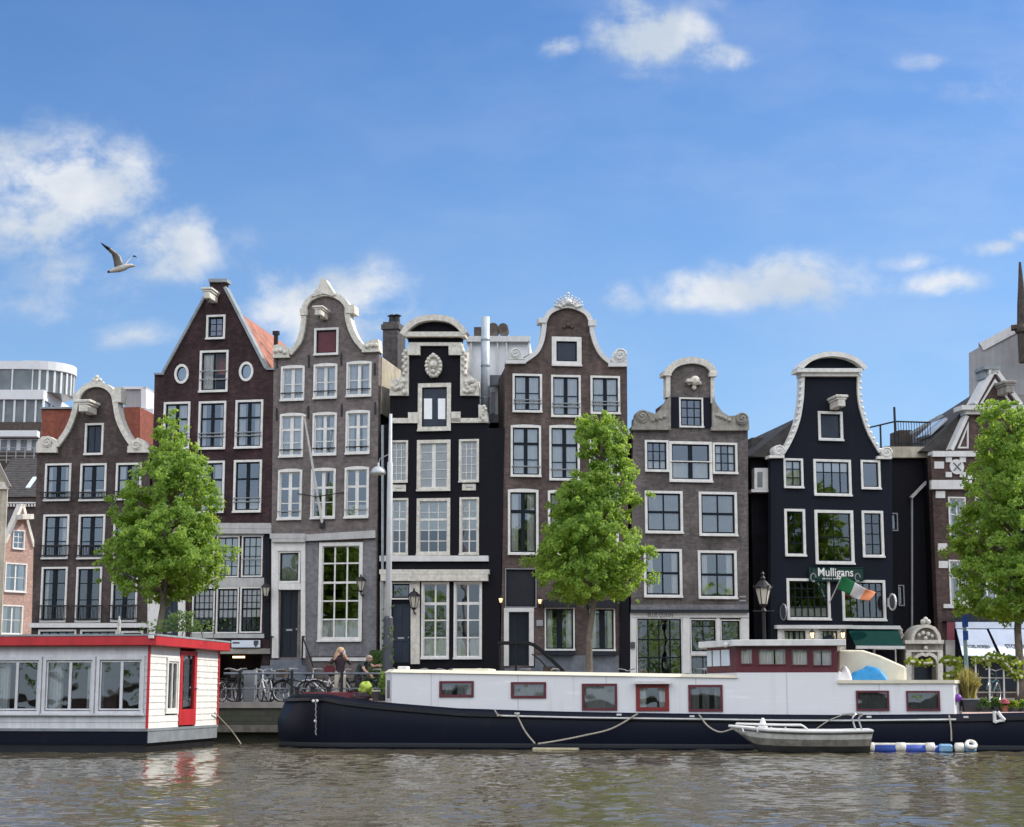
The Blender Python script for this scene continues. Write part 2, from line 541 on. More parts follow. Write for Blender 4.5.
def worn(name, c, rust, amt, zscale=.35, rough=.4, spec=.3, seam=1.9):
    """paint with rust runs, scuffs and plate seams"""
    m, t, bs = mk(name)
    co = t.new('ShaderNodeTexCoord').outputs['Object']
    sp = t.new('ShaderNodeSeparateXYZ', i={0: co})
    mp = t.new('ShaderNodeMapping', i={'Vector': co, 'Scale': (3.2, 3.2, zscale)}).outputs[0]
    n = t.new('ShaderNodeTexNoise', i={'Vector': mp, 'Scale': 1.1, 'Detail': 8., 'Roughness': .72}).outputs[0]
    mh = t.new('ShaderNodeMapping', i={'Vector': co, 'Scale': (.5, .5, 6.)}).outputs[0]
    n2 = t.new('ShaderNodeTexNoise', i={'Vector': mh, 'Scale': 1.3, 'Detail': 6., 'Roughness': .7}).outputs[0]
    sm = t.math('ABSOLUTE', t.math('SUBTRACT', t.math('FRACT', t.math('MULTIPLY', sp.outputs[0], 1 / seam)), .5))
    seamf = t.ramp(sm, .488, .497, 0, .45)
    col = t.mix(t.ramp(n, .56, .78, 0, amt), c, rust)
    col = t.mix(t.ramp(n2, .55, .75, 0, amt * .7), col, tuple(x * 1.6 + .003 for x in c))
    col = t.mix(seamf, col, tuple(x * .5 for x in c))
    t.l.new(col, bs.inputs['Base Color']); bs.inputs['Roughness'].default_value = rough; bs.inputs['Specular IOR Level'].default_value = spec
    nb = t.new('ShaderNodeTexNoise', i={'Vector': co, 'Scale': 1.6, 'Detail': 3.}).outputs[0]
    b = t.new('ShaderNodeBump', i={'Strength': .25, 'Distance': .03, 'Height': t.math('SUBTRACT', nb, t.math('MULTIPLY', seamf, .5))}); t.l.new(b.outputs[0], bs.inputs['Normal'])
worn('hull_navy', (.0045, .0065, .016), (.022, .017, .014), .6, spec=.14)
worn('black_wall', (.010, .010, .014), (.034, .034, .038), .7, .22, .8, .12, 97.)
worn('navy_wall', (.012, .014, .022), (.036, .038, .046), .7, .22, .8, .12, 97.)
worn('hull_stripe', (.045, .052, .062), (.05, .055, .03), .8)
worn('cabin_white', (.66, .67, .70), (.40, .36, .31), .5, .25, .45, .4, 2.4)
# ------------------------------------------------------------------ houses
class House(PL):
    def __init__(s, name, label, cat, O, yaw, depth=9., zb=GZ):
        super().__init__(O=O, yaw=yaw, zb=zb)
        s.root = thing(name, label, cat, (s.O.x, s.O.y, zb), s.yaw)
        s.depth = depth; s.holes = []
    def px2m(s, px=None):            # metres per pixel on this facade
        x = px if px is not None else 512
        return abs(s.P(x + 1, 560)[0] - s.P(x, 560)[0])
    def rc(s, x0, y0, x1, y1, v=0):
        ym, xm = (y0 + y1) / 2, (x0 + x1) / 2
        return s.P(x0, ym, v)[0], s.P(xm, y1, v)[1], s.P(x1, ym, v)[0], s.P(xm, y0, v)[1]
    def poly(s, pts, v=0):
        return [s.P(x, y, v) for x, y in pts]
    def rect(s, mb, x0, y0, x1, y1, v0, v1):
        """box seen at these pixels with its front face at v0"""
        a = s.poly([(x0, y0), (x1, y0), (x1, y1), (x0, y1)], v0)
        return mb.prism(a, v0, v1)
    def part(s, name, mat, boxes, v0=-.06, v1=.05, parent=None, bevel=0):
        mb = MB()
        first = None
        for b in boxes:
            o = s.rect(MB(), *b, v0, v1).build(name, mat, parent or s.root, bevel=bevel)
            first = first or o
        return first
    def window(s, box, fw=3, sash='sash_dark', frame='white_paint', cols=2, rows=(.5,), mull=.1, bar=.035, border=.06, curtain=None,
               rail=None, gl='glass', sill=True, arch=0, fill=None, vf=-.05, hook=None):
        u0, z0, u1, z1 = s.rc(*box)
        w = fw * .82 * s.px2m((box[0] + box[2]) / 2); border *= .8
        i = w * .5
        s.holes.append([(u0 + i, z0 + i), (u1 - i, z0 + i), (u1 - i, z1 - i), (u0 + i, z1 - i)])
        a0, b0, a1, b1 = u0 + w, z0 + w * 1.05, u1 - w, z1 - w
        mb = MB()
        outer = [(u0, z0), (u1, z0), (u1, z1), (u0, z1)]
        if arch:
            h = arch * s.px2m()
            n = 8
            outer = [(u0, z0), (u1, z0)] + [(u1 + (u0 - u1) * k / n, z1 + h * (4 * (k / n) * (1 - k / n))) for k in range(n + 1)]
        mb.prism(outer, vf, .11, [[(a0, b0), (a1, b0), (a1, b1), (a0, b1)]])
        fr = mb.build('window', frame, s.root)
        sb = MB()
        if border:
            sb.prism([(a0 - .01, b0 - .01), (a1 + .01, b0 - .01), (a1 + .01, b1 + .01), (a0 - .01, b1 + .01)], .025, .085,
                     [[(a0 + border, b0 + border), (a1 - border, b0 + border), (a1 - border, b1 - border), (a0 + border, b1 - border)]])
        W, H = a1 - a0, b1 - b0
        mcols = []
        for k in range(1, cols):
            c = a0 + W * k / cols
            t = mull if (cols == 2 or (cols == 4 and k == 2)) else bar
            sb.box(c - t / 2, c + t / 2, .030, .08, b0 + border * .9, b1 - border * .9)
        for r in rows:
            t = bar
            if isinstance(r, tuple): r, t = r
            z = b1 - H * r
            sb.box(a0 + border * .9, a1 - border * .9, .034, .076, z - t / 2, z + t / 2)
        if sb.v: sb.build('sash', sash, fr)
        if fill:
            MB().box(a0 - .005, a1 + .005, .05, .09, b0 - .005, b1 + .005).build('panel', fill, fr)
        else:
            MB().quad((a0, .058, b0), (a1, .058, b0), (a1, .058, b1), (a0, .058, b1)).build('pane', gl, fr, fix=False)
        if curtain: s.curtain(fr, curtain, a0, b0, a1, b1)
        if sill:
            MB().box(u0 - .012, u1 + .012, vf - .06, vf - .002, z0 - .012, z0 + .055).build('sill', frame, fr)
        if rail: s.rail(fr, rail, u0, z0, u1, z1, a0, b0, a1, b1)
        return fr
    def curtain(s, fr, kind, a0, b0, a1, b1):
        kind = kind if isinstance(kind, tuple) else (kind,)
        W, H = a1 - a0, b1 - b0; mb = MB(); mat = 'curtain'
        def wavy(x0, x1, z0, z1, v=.115, amp=.025, lam=.14):
            n = max(8, int((x1 - x0) / .035)); ph = rnd.random() * 6
            vs = []
            for k in range(n + 1):
                x = x0 + (x1 - x0) * k / n
                y = v + amp * math.sin(x / lam * 6.28 + ph + .8 * math.sin(x * 7))
                vs += [(x, y, z0), (x, y, z1)]
            mb.add(vs, [(2 * k, 2 * k + 2, 2 * k + 3, 2 * k + 1) for k in range(n)])
        k0 = kind[0]; p = kind[1] if len(kind) > 1 else None
        if k0 == 'full': wavy(a0 - .05, a1 + .05, b0 - .02, b1 + .05); mat = kind[2] if len(kind) > 2 else 'curtain'
        elif k0 == 'sides':
            p = p or .27
            wavy(a0 - .05, a0 + W * p, b0 - .02, b1 + .05); wavy(a1 - W * p, a1 + .05, b0 - .02, b1 + .05)
        elif k0 == 'left': wavy(a0 - .05, a0 + W * (p or .35), b0 - .02, b1 + .05)
        elif k0 == 'right': wavy(a1 - W * (p or .35), a1 + .05, b0 - .02, b1 + .05)
        elif k0 == 'low': wavy(a0 - .02, a1 + .02, b0 - .02, b0 + H * (p or .4), lam=.2)
        elif k0 == 'blind':
            mat = 'blind_white'; z1 = b1 + .02; z0 = b1 - H * (p or 1.); n = max(3, int((z1 - z0) / .09))
            for i in range(n):
                za = z0 + (z1 - z0) * i / n; zb = z0 + (z1 - z0) * (i + 1) / n
                mb.quad((a0 - .002, .078, za), (a1 + .002, .078, za), (a1 + .002, .066, zb + .005), (a0 - .002, .066, zb + .005))
        mb.build('curtain' if mat != 'blind_white' else 'blind', mat, fr)
    def rail(s, fr, kind, u0, z0, u1, z1, a0, b0, a1, b1):
        mb = MB()
        if kind[0] == 'balcony':          # black window guard
            zt = z0 + (z1 - z0) * kind[1]
            for z in (z0 + .10, zt - .05): mb.box(u0 - .12, u1 + .12, -.16, -.125, z, z + .045)
            n = int((u1 - u0) / .11)
            for k in range(n + 1):
                x = u0 + (u1 - u0) * k / n
                mb.box(x - .01, x + .01, -.150, -.132, z0 + .12, zt - .03)
            for x in (u0 - .08, u1 + .06): mb.box(x, x + .02, -.14, 0, zt - .04, zt - .02)
            mb.build('window_guard', 'black_metal', fr)
        else:                             # one or two thin bars
            for f in kind[1:]:
                z = z0 + (z1 - z0) * f
                mb.tube([(u0 + .03, vf_ - .04, z) for vf_ in (-.05,)] + [(u1 - .03, -.09, z)], .022, 6)
            mb.build('safety_bar', kind[0], fr)
    def door(s, box, mat='door_dark', panels=2, v=.10, letterbox=True, name='door'):
        u0, z0, u1, z1 = s.rc(*box)
        s.holes.append([(u0 + .02, z0 + .02), (u1 - .02, z0 + .02), (u1 - .02, z1 - .02), (u0 + .02, z1 - .02)])
        mb = MB(); W, H = u1 - u0, z1 - z0
        hs = []
        for r in ((.08, .36), (.44, .93)):
            if panels == 2:
                for c in ((.12, .46), (.54, .88)): hs.append([(u0 + W * c[0], z0 + H * r[0]), (u0 + W * c[1], z0 + H * r[0]), (u0 + W * c[1], z0 + H * r[1]), (u0 + W * c[0], z0 + H * r[1])])
        mb.prism([(u0, z0), (u1, z0), (u1, z1), (u0, z1)], v, v + .05, hs)
        mb.box(u0, u1, v + .03, v + .045, z0, z1)
        d = mb.build(name, mat, s.root)
        h = MB()
        if letterbox: h.box(u0 + W * .34, u0 + W * .66, v - .015, v - .001, z0 + H * .40, z0 + H * .425)
        h.ball((u0 + W * .9, v - .04, z0 + H * .42), .035)
        h.build('handle', 'chrome', d)
        return d
    def body(s, uL, uR, zL, zR, side='black_tar', back='black_tar'):
        """side and back walls behind the facade"""
        d = s.depth
        MB().box(uL, uL + .3, .34, d, 0, zL).build('side_wall', side, s.root)
        MB().box(uR - .3, uR, .34, d, 0, zR).build('side_wall', side, s.root)
        MB().box(uL + .3, uR - .3, d - .3, d, 0, min(zL, zR)).build('back_wall', back, s.root)
    def roof(s, pts, mat='tiles_dark', v0=.36, v1=None):
        mb = MB().prism(pts, v0, v1 or s.depth + .1)
        return mb.build('roof', mat, s.root)
    def wall(s, outline, mat, v1=.34):
        return MB().prism(outline, 0, v1, s.holes).build('wall', mat, s.root)
    def foot(s, xl, xr):
        return [(s.P(xl, 690)[0], 0), (s.P(xr, 690)[0], 0)]
    def ball(s, mb, x, y, r, v=-.1, k=1.):
        u, z = s.P(x, y); m = s.px2m(x)
        mb.ball((u, v, z), r * m, r * m * k, r * m, jit=.12)
    def volute(s, mb, x, y, r, v0=-.1, v1=.3):
        u, z = s.P(x, y); m = s.px2m(x) * r
        mb.prism([(u + m * math.cos(a * .3927), z + m * math.sin(a * .3927)) for a in range(16)], v0, v1)
        mb.tube([(u + m * (1 - k * .04) * math.cos(k * .5), v0 - .01, z + m * (1 - k * .04) * math.sin(k * .5)) for k in range(20)], m * .16, 5)
        mb.ball((u, v0, z), m * .22)
    def beam(s, x0, y0, x1, y1, reach=.9, mat='cream_stone'):
        """hoisting beam with a little moulded hood, sticking out of the gable"""
        u0, z0, u1, z1 = s.rc(x0, y0, x1, y1)
        um = (u0 + u1) / 2; w = (u1 - u0); h = z1 - z0; mb = MB()
        k = .86
        mb.box(um - w * .24, um + w * .24, -reach, .1, z0 + h * .1, z1 - h * .35)
        mb.box(um - w * .33, um + w * .33, -reach * 1.02, .1, z1 - h * .37, z1 - h * .2)
        mb.box(um - w * .42, um + w * .42, -reach * 1.06, .1, z1 - h * .21, z1)
        o = mb.build('hoisting_beam', mat, s.root, bevel=.02)
        MB().tube([(um, -reach * .8, z0 + h * .12), (um, -reach * .8, z0 - h * .25)], .03, 6).build('hook', 'black_metal', o)
        return o

def wall_lantern(hs, x, y0, y1, label, lit=False, reach=.35):
    u, z1 = hs.P(x, y0, -reach); _, z0 = hs.P(x, y1, -reach)
    p = hs.W(u, -reach, z0); H = z1 - z0
    t = thing('wall_lantern', label, 'lantern', p, hs.yaw)
    r = H * .22
    MB().lathe([(r * .5, H * .22), (r * 1.0, H * .66)], n=6).build('glass', 'lamp_lit' if lit else 'lamp_glass', t)
    c = MB().lathe([(r * 1.25, H * .665), (r * 1.2, H * .70), (r * .6, H * .84), (r * .2, H * .88), (r * .2, H * .95), (.01, H)], n=6)
    c.lathe([(r * .2, H * .12), (r * .6, H * .215), (r * .3, H * .22)], n=6)
    for k in range(6):
        a = k * math.pi / 3
        c.tube([(r * .53 * math.cos(a), r * .53 * math.sin(a), H * .22), (r * 1.03 * math.cos(a), r * 1.03 * math.sin(a), H * .67)], .012, 4)
    c.build('cage', 'black_metal', t)
    MB().tube([(0, reach, H * .05), (0, reach * .7, -H * .02), (0, reach * .2, H * .0), (0, 0, H * .13)], .025, 6).build('bracket', 'black_metal', t)
    return t

# boundary points of the gently convex street front
h4p = PL(495, 62., -7)
O4 = h4p.world(379)
h3p = PL(O=O4, yaw=-11); O3 = h3p.world(269.3)
h2p = PL(O=O3, yaw=-9); O2 = h2p.world(146.6)
h1p = PL(O=O2, yaw=-9); O1 = h1p.world(29)
O5 = PL(495, 62., 6).world(499.5)
h5p = PL(O=O5, yaw=6); O6 = h5p.world(629.5)
h6p = PL(O=O6, yaw=8); O7 = h6p.world(757)
h7p = PL(O=O7, yaw=10); O8 = h7p.world(900)
h8p = PL(O=O8, yaw=11)

# ---------- h1: brown neck gable on the left
h = House('canal_house', 'dark brown house with scrolled neck gable and black window guards behind the left tree', 'house', O1, -9)
for x0, y0, x1, y1, c in ((45, 463.5, 71, 501, ('sides', .2)), (80.3, 463.5, 106.4, 501, ('low', .3)), (116, 463, 141.5, 500, ('sides', .3))):
    h.window((x0, y0, x1, y1), 2.3, rows=(.45,), mull=.16, rail=('balcony', .24), curtain=c)
for x0, y0, x1, y1, c in ((43, 514.5, 69, 559, ('right', .25)), (78.4, 514.5, 105, 559, None), (113.5, 514, 139.5, 558.5, None)):
    h.window((x0, y0, x1, y1), 2.3, rows=(.28, .62), mull=.16, rail=('balcony', .31), curtain=c, gl='glass')
for x0, y0, x1, y1, c in ((41, 567, 67, 622.5, ('left', .2)), (76, 567, 101.5, 622.5, None), (111.5, 567, 137.5, 622, None)):
    h.window((x0, y0, x1, y1), 2.2, rows=(.28, .6), mull=.18, rail=('balcony', .31), curtain=c, gl='glass_low', sill=False)
h.window((85, 423.3, 103.6, 455), 2.3, fill='door_blue', rows=(), cols=2, mull=.02)
for b in ((38, 629.5, 76, 668), (80, 629.5, 117, 668), (121, 631, 143, 668)):
    h.window(b, 2.2, cols=4, rows=(.25,), mull=.05, gl='glass_low', sill=False)
cL = smooth([(57.5, 446), (68, 431), (74.3, 416), (77.6, 402), (80.5, 393.5), (87, 387.3), (97, 384.6), (107, 387), (114.2, 394), (116.4, 404), (119.5, 420), (126.5, 435), (134.5, 446.5)], 4)
out = h.foot(29.5, 147) + h.poly([(150, 453), (134.5, 452)] + list(reversed(cL)) + [(57.5, 452), (37.2, 453.5)])
h.wall(out, 'brick_h1')
m = h.px2m(90)
mb = MB().band(h.poly(cL), 5.2 * m, -.13, .40)
h.rect(mb, 73.5, 393.5, 79.5, 402, -.15, .41); h.rect(mb, 114.3, 387, 121, 402, -.15, .41)
mb.build('gable_coping', 'cream_stone', h.root)
mb = MB().prism(h.poly([(37.2, 453), (37.6, 444), (40, 440), (44, 437), (50, 436.5), (55, 440), (58, 446), (58, 453)]), -.15, .35)
mb.prism(h.poly([(128.5, 453), (129, 447), (134, 442), (139, 438), (145, 441), (150, 448), (150.5, 453)]), -.15, .35)
h.volute(mb, 49, 443, 4.6, -.19, -.14); h.volute(mb, 138, 446, 4.2, -.19, -.14)
mb.build('scroll_ornament', 'cream_stone', h.root)
mb = MB()
for dx, dy, r in ((0, -6, 2.2), (-3, -3, 2.2), (3, -3, 2.2), (0, -2, 3), (-6, 0, 1.8), (6, 0, 1.8)): h.ball(mb, 97.5 + dx, 383.5 + dy, r, -.05)
mb.build('crest_ornament', 'cream_stone', h.root, smooth=True)
h.beam(83.5, 403.5, 101.5, 416.5)
h.part('cornice', 'grey_white', [(29, 623, 146.5, 627.5)], -.18, .1)
zr = h.P(97, 402)[1]
uL, uR = h.P(37.2, 454)[0] + .02, h.P(149, 454)[0] - .05
ze = h.P(90, 455)[1]
h.body(uL, uR, ze, ze, 'brick_h1')
h.roof([(uL, ze - .02), (uR, ze - .02), (h.P(97, 440)[0], h.P(97, 442)[1])], 'tiles_dark')

# ---------- h2: dark red spout gable
h = House('canal_house', 'dark reddish brown house with plain pointed gable, orange roof and two oval windows', 'house', O2, -9)
h.window((206.5, 315, 225.4, 339.4), 2.4, cols=2, rows=(.35, .68), mull=.03, bar=.02, border=.09, gl='glass')
h.window((199.7, 350.5, 228.3, 392.3), 2.6, cols=2, rows=(), mull=.07, curtain=('left', .55), rail=('grey_metal', .3, .5), gl='glass_clear')
for cx, cy in ((181.8, 374), (246.4, 371.6)):
    u, z = h.P(cx, cy); m = h.px2m(cx)
    ell = lambda rx, ry: [(u + rx * m * math.cos(k * math.pi / 12), z + ry * m * math.sin(k * math.pi / 12)) for k in range(24)]
    h.holes.append(ell(6.4, 8.8))
    w = MB().prism(ell(7.3, 9.8), -.05, .12, [ell(5.1, 7.2)]).build('oval_window', 'white_paint', h.root)
    MB().prism(ell(5.2, 7.3), .03, .09, [ell(4.3, 6.4)]).build('sash', 'sash_dark', w)
    MB().prism(ell(4.6, 6.8), .05, .06).build('pane', 'glass', w)
    MB().prism(ell(4.6, 6.8), .2, .21).build('curtain', 'curtain_grey', w)
for b, c in (((163.5, 402, 190, 449.5), ('full',)), ((198.5, 401.3, 226, 449.5), ('sides', .2)), ((235.3, 400, 263, 448.5), ('sides', .3))):
    h.window(b, 2.6, rows=(.35,), mull=.13, bar=.07, curtain=c, rail=('grey_metal', .26, .33))
for b, c in (((161, 462, 187, 513.5), None), ((196.5, 461, 224.5, 513), ('sides', .35)), ((233.6, 460, 261.7, 512.5), ('low', .25))):
    h.window(b, 2.6, rows=(.35,), mull=.13, bar=.07, curtain=c, rail=('grey_metal', .2, .27))
for b in ((193.5, 536, 214.5, 577.5), (216.8, 536, 239.5, 577.5), (241.8, 535.5, 262.8, 577)):
    h.window(b, 1.6, cols=3, rows=(.25, .5, .75), bar=.022, border=.05, curtain=('blind', 1.), rail=('grey_metal', .42), gl='glass_low', sill=False)
for b in ((192.4, 587.5, 214.8, 633.5), (216.4, 587.5, 238.8, 633.5), (240.2, 587, 262.3, 633)):
    h.window(b, 1.6, cols=4, rows=(.16, .32, (.47, .05)), mull=.02, bar=.02, border=.06, curtain=('blind', .66), gl='glass_clear', sill=False)
h.door((161, 593, 177.5, 660), 'door_blue')
tri = [(225.3, 287.5), (226, 279.3), (209.2, 279.3), (210, 288), (163, 373.5), (154.6, 374)]
out = h.foot(147.5, 269) + h.poly([(273.3, 369), (266.3, 368)] + tri)
u0, z0, u1, z1 = h.rc(205, 654.5, 262, 690)
h.holes.append([(u0, z0), (u1, z0), (u1, z1), (u0, z1)])
h.wall(out, 'brick_h2')
m = h.px2m(210)
mb = MB().band(h.poly([(210, 288), (163, 373.5)]), 2.4 * m, -.10, .42)
mb.band(h.poly([(266.3, 368.3), (225.3, 287.5)]), 2.6 * m, -.10, .42)
h.rect(mb, 208.4, 278.6, 227, 281.8, -.12, .42); h.rect(mb, 153.8, 372.8, 163.6, 374.6, -.1, .40); h.rect(mb, 265.6, 367.6, 274, 369.6, -.1, .40)
mb.build('gable_coping', 'lead_grey', h.root)
h.beam(208, 292.8, 221, 304.5)
h.part('cornice', 'grey_trim', [(152, 523, 270.8, 528.5), (150, 528.7, 270.4, 533.5)], -.2, .1)
h.part('shopfront_frame', 'grey_trim', [(190.5, 533.6, 264, 536), (190.5, 577.8, 264, 587.2), (190.5, 633.8, 264, 638)], -.05, .03)
h.part('door_frame', 'white_paint', [(147.5, 593, 155, 700), (155, 585, 160.5, 700), (178, 593, 185, 700), (147.5, 577, 185, 592.6)], -.07, .05)
h.part('shutter', 'sash_dark', [(264.4, 534.5, 269.5, 638)], -.04, .03)
h.part('panel_band', 'stone_grey', [(186, 648.5, 270, 653.8)], -.10, .05)
u0, z0, u1, z1 = h.rc(205, 654.5, 262, 690)
mb = MB(); mb.box(u0 - .2, u1 + .2, 1.6, 1.7, z0, z1 + .3)
mb.build('shop_interior', 'interior_dark', h.root)
mb = MB(); ua, za, ub, zb_ = h.rc(227.5, 655.8, 239, 657.6)
mb.box(ua, ub, .6, .7, za, zb_)
mb.build('shop_light', 'warm_light', h.root)
ze = h.P(160, 375)[1]; zR = h.P(272, 370)[1]
uL, uR = h.P(156, 375)[0], h.P(272.5, 372)[0]
h.body(uL, uR, ze, zR, 'brick_h2')
ua, za = h.P(217.5, 288); 
rf = h.roof([(uL, ze - .02), (uR, zR - .02), (h.P(224, 300)[0] + .1, za - .75), (ua, za - .35), (h.P(211, 300)[0] - .1, za - .75)], 'tiles_orange')
p = h.P(261, 345)
MB().tube([(p[0] - .15, 2.4, p[1] - .2), (p[0] - .15, 2.4, p[1] + 1.05)], .09, 8).box(p[0] - .27, p[0] - .03, 2.3, 2.5, p[1] + .9, p[1] + 1.05).build('chimney_pipe', 'black_metal', rf)
t = h; H2 = h
sgn = thing('shop_sign', 'pale blue white sign board with small dark emblem under the red brown house windows', 'sign', h.W(0, 0, 0), h.yaw)
o = MB(); h.rect(o, 231.5, 640.2, 260, 647.4, -.17, -.11); o.build('board', 'sign_white', sgn)
o = MB(); h.rect(o, 232.5, 642, 239.5, 643.6, -.176, -.172); 
uu, zz = h.P(256, 643.6, -.175)
o.prism([(uu - .09, zz + .11), (uu - .09, zz - .02), (uu - .03, zz - .12), (uu + .03, zz - .1), (uu + .10, zz + .02), (uu + .09, zz + .11)], -.18, -.172)
o.build('emblem', 'letter_dark', sgn)
wall_lantern(h, 266, 581, 600, 'black wall lantern beside the white door portal of the grey brown house')

# ---------- h3: grey brown neck gable with white portal
h = House('canal_house', 'tall grey brown house with cream neck gable, white sashes and a maroon attic shutter', 'house', O3, -11)
h.window((314.4, 328, 338.7, 355.3), 2.6, fill='maroon', cols=1, rows=())
A = dict(sash='white_paint', mull=.13, border=.055)
for b in ((281, 366.5, 304.7, 401), (313.7, 364.5, 337.4, 399), (346.6, 362.2, 371.7, 397)):
    h.window(b, 2.4, rows=(.52,), rail=('sash_dark', .22), curtain=('full',) if b[0] < 300 else ('sides', .35), arch=1.2, **A)
for b in ((279.8, 414.2, 303.5, 457.4), (312.7, 413.3, 336.8, 455.7), (345.8, 411.3, 370, 454.3)):
    h.window(b, 2.3, rows=((.35, .08), .68), rail=('sash_dark', .17), curtain=('full',) if b[0] < 300 else ('sides', .3), arch=1.2, **A)
for b in ((278, 470.2, 302, 520), (311, 469.2, 335.6, 519), (344.7, 467.7, 369, 518.3)):
    h.window(b, 2.3, rows=((.36, .08), .68), rail=('grey_metal', .17) if b[0] < 310 or b[0] > 340 else None, curtain=('low', .25) if b[0] > 340 else None, arch=1.4, **A)
h.window((318.6, 542.5, 362.5, 641.5), 4., sash='white_paint', cols=3, rows=(.19, (.40, .08), .60, .80), bar=.055, border=.04, mull=.05, gl='glass_low', curtain=('low', .2))
h.window((278.2, 551, 300.6, 583), 2.3, cols=1, rows=(), gl='glass_low', sill=False, curtain=('full', 1, 'curtain_grey'))
h.door((279.3, 590, 298, 658), 'door_dark')
curve = smooth([(290.5, 354), (299.3, 343), (303.2, 331), (304.6, 318), (304.8, 309), (311, 299.3), (325, 294), (339, 297.5), (347.5, 306), (348.2, 316), (351, 328), (356.8, 340), (364, 348.5)], 4)
out = h.foot(269.6, 376.2) + h.poly([(378.6, 352), (364, 352)] + list(reversed(curve)) + [(290.5, 358), (273.6, 358.5)])
h.wall(out, 'brick_h3')
m = h.px2m(325)
mb = MB().band(h.poly(curve), 5.2 * m, -.14, .42)
h.rect(mb, 299.7, 308, 306.5, 315, -.18, .44); h.rect(mb, 345.5, 304.7, 354.2, 313, -.18, .44)
mb.prism(h.poly([(313, 298), (315.5, 293), (319.5, 289), (321.5, 284), (322.5, 280.6), (325, 279), (327.5, 280.6), (329.5, 285), (333, 290), (337, 296), (333, 297), (325, 294.5), (318, 296.5)]), -.2, .3)
mb.build('gable_coping', 'cream_stone', h.root)
mb = MB().prism(h.poly([(274, 358.5), (274.5, 346), (279, 345), (287, 346.5), (289.6, 350), (290.5, 358)]), -.14, .4)
mb.prism(h.poly([(362.5, 352.8), (364.5, 345), (370, 341), (379, 339.6), (380, 352.2)]), -.14, .4)
for x, y in ((277, 352), (282, 351), (286, 353), (368, 347), (373, 346), (377, 346)): h.ball(mb, x, y, 2.3, -.15)
mb.build('scroll_ornament', 'cream_stone', h.root)
h.beam(318.5, 311, 331.5, 321)
mb = MB()
for x, y in ((308.5, 357), (341, 355), (276.6, 357.5), (374.5, 365), (308, 408), (276.5, 410), (341.5, 406), (375, 404)): h.rect(mb, x - .7, y - 2, x + .7, y + 10, -.05, .01)
mb.build('wall_anchor', 'black_metal', h.root)
h.part('cornice', 'grey_trim', [(269.8, 533.5, 305, 538.5), (271.5, 538.7, 304.6, 542)], -.22, .1)
mb = MB(); mb.prism(h.poly([(304.5, 535), (376.4, 530.6), (376.4, 538.2), (304.5, 541.4)]), -.16, .05); mb.build('string_course', 'grey_trim', h.root)
h.part('door_portal', 'white_paint', [(271.5, 542.3, 278, 658), (300.8, 542.3, 305, 658), (278, 542.3, 300.8, 550.8), (278.3, 583.2, 300.6, 589.6)], -.1, .06)
h.part('base_wall', 'brick_base', [(305.3, 541.8, 318.2, 656), (362.9, 539, 376, 656), (318.4, 642.0, 362.7, 656)], -.03, -.004)
h.part('basement_frame', 'grey_white', [(312, 657.6, 372, 661)], -.06, .02)
mb = MB()
u0, z, u1, _ = h.rc(276, 658.5, 302, 660)
for k in range(5): mb.box(u0 - .25 * k - .1, u1 + .25 * k + .1, -.35 - .32 * k, .05 if k == 0 else -.35 - .32 * (k - 1) + .002, 0, z - .22 * k)
mb.build('stoop', 'blue_stone', h.root)
mb = MB(); zt = z + .75
for uu, vv, zz in ((u0 - .1, -.3, z), (u1 + .1, -.3, z), (u1 + 1.0, -1.7, .3)): mb.tube([(uu, vv, zz - .1), (uu, vv, zz + .85)], .035, 6)
mb.tube([(u0 - .1, -.3, zt + .1), (u0 - .1, -.02, zt + .1)], .03, 6); mb.tube([(u1 + 1.0, -1.7, 1.15), (u1 + .1, -.3, zt + .1), (u1 + .1, -.02, zt + .1)], .03, 6)
mb.build('handrail', 'black_metal', h.root)
uL, uR = h.P(274, 360)[0] + .02, h.P(378.2, 355)[0]
zL, zR = h.P(274, 361)[1], h.P(378, 355)[1]
h.body(uL, uR, zL, zR, 'black_tar')
rf = h.roof([(uL, zL - .02), (uR, zR - .02), (h.P(326, 335)[0], h.P(326, 333)[1])], 'tiles_dark')
mb = MB(); q = h.P(378.3, 366)[1]
mb.box(uR + .004, uR + .05, .36, 3.2, h.P(378, 412)[1], zR); mb.build('side_plaster', 'cream_plaster', h.root)
pa = h.P(383, 322, 3.2); pb = h.P(397, 400, 3.2)
mb = MB().box(pa[0], pb[0], 3.2, 4.4, pb[1] - 3, pa[1]); mb.box(pa[0] - .06, pb[0] + .06, 3.14, 4.46, pa[1] - .3, pa[1] - .1)
ch = mb.build('chimney', 'brick_chimney', h.root)
mb = MB()
for k in (.3, .62): mb.lathe([(.14, 0), (.12, .3), (.2, .34), (.03, .42)], (pa[0] + (pb[0] - pa[0]) * k + .05, 3.7, pa[1]), 8)
mb.build('chimney_pot', 'black_metal', ch)
wall_lantern(h, 361, 574, 595, 'black wall lantern mounted beside the tall twelve pane ground floor window', reach=.4)
fp = thing('flagpole', 'bare white flagpole leaning out from the grey brown house facade', 'flagpole', h.W(0, 0, 0), h.yaw)
a = h.P(322.5, 525, -.05); b = h.P(304.2, 416, -1.7)
MB().tube([(a[0], -.05, a[1]), (b[0], -1.7, b[1])], [.055, .035], 8).ball((b[0], -1.7, b[1]), .07).build('pole', 'white_paint', fp)
c = h.P(316, 494, -.6); MB().tube([(c[0] - .9, -.02, c[1] + .1), (c[0], -.62, c[1] - .1), (c[0] + .9, -.02, c[1] + .1)], .02, 5).box(a[0] - .09, a[0] + .09, -.13, -.02, a[1] - .1, a[1] + .12).build('bracket', 'black_metal', fp)
H3 = h

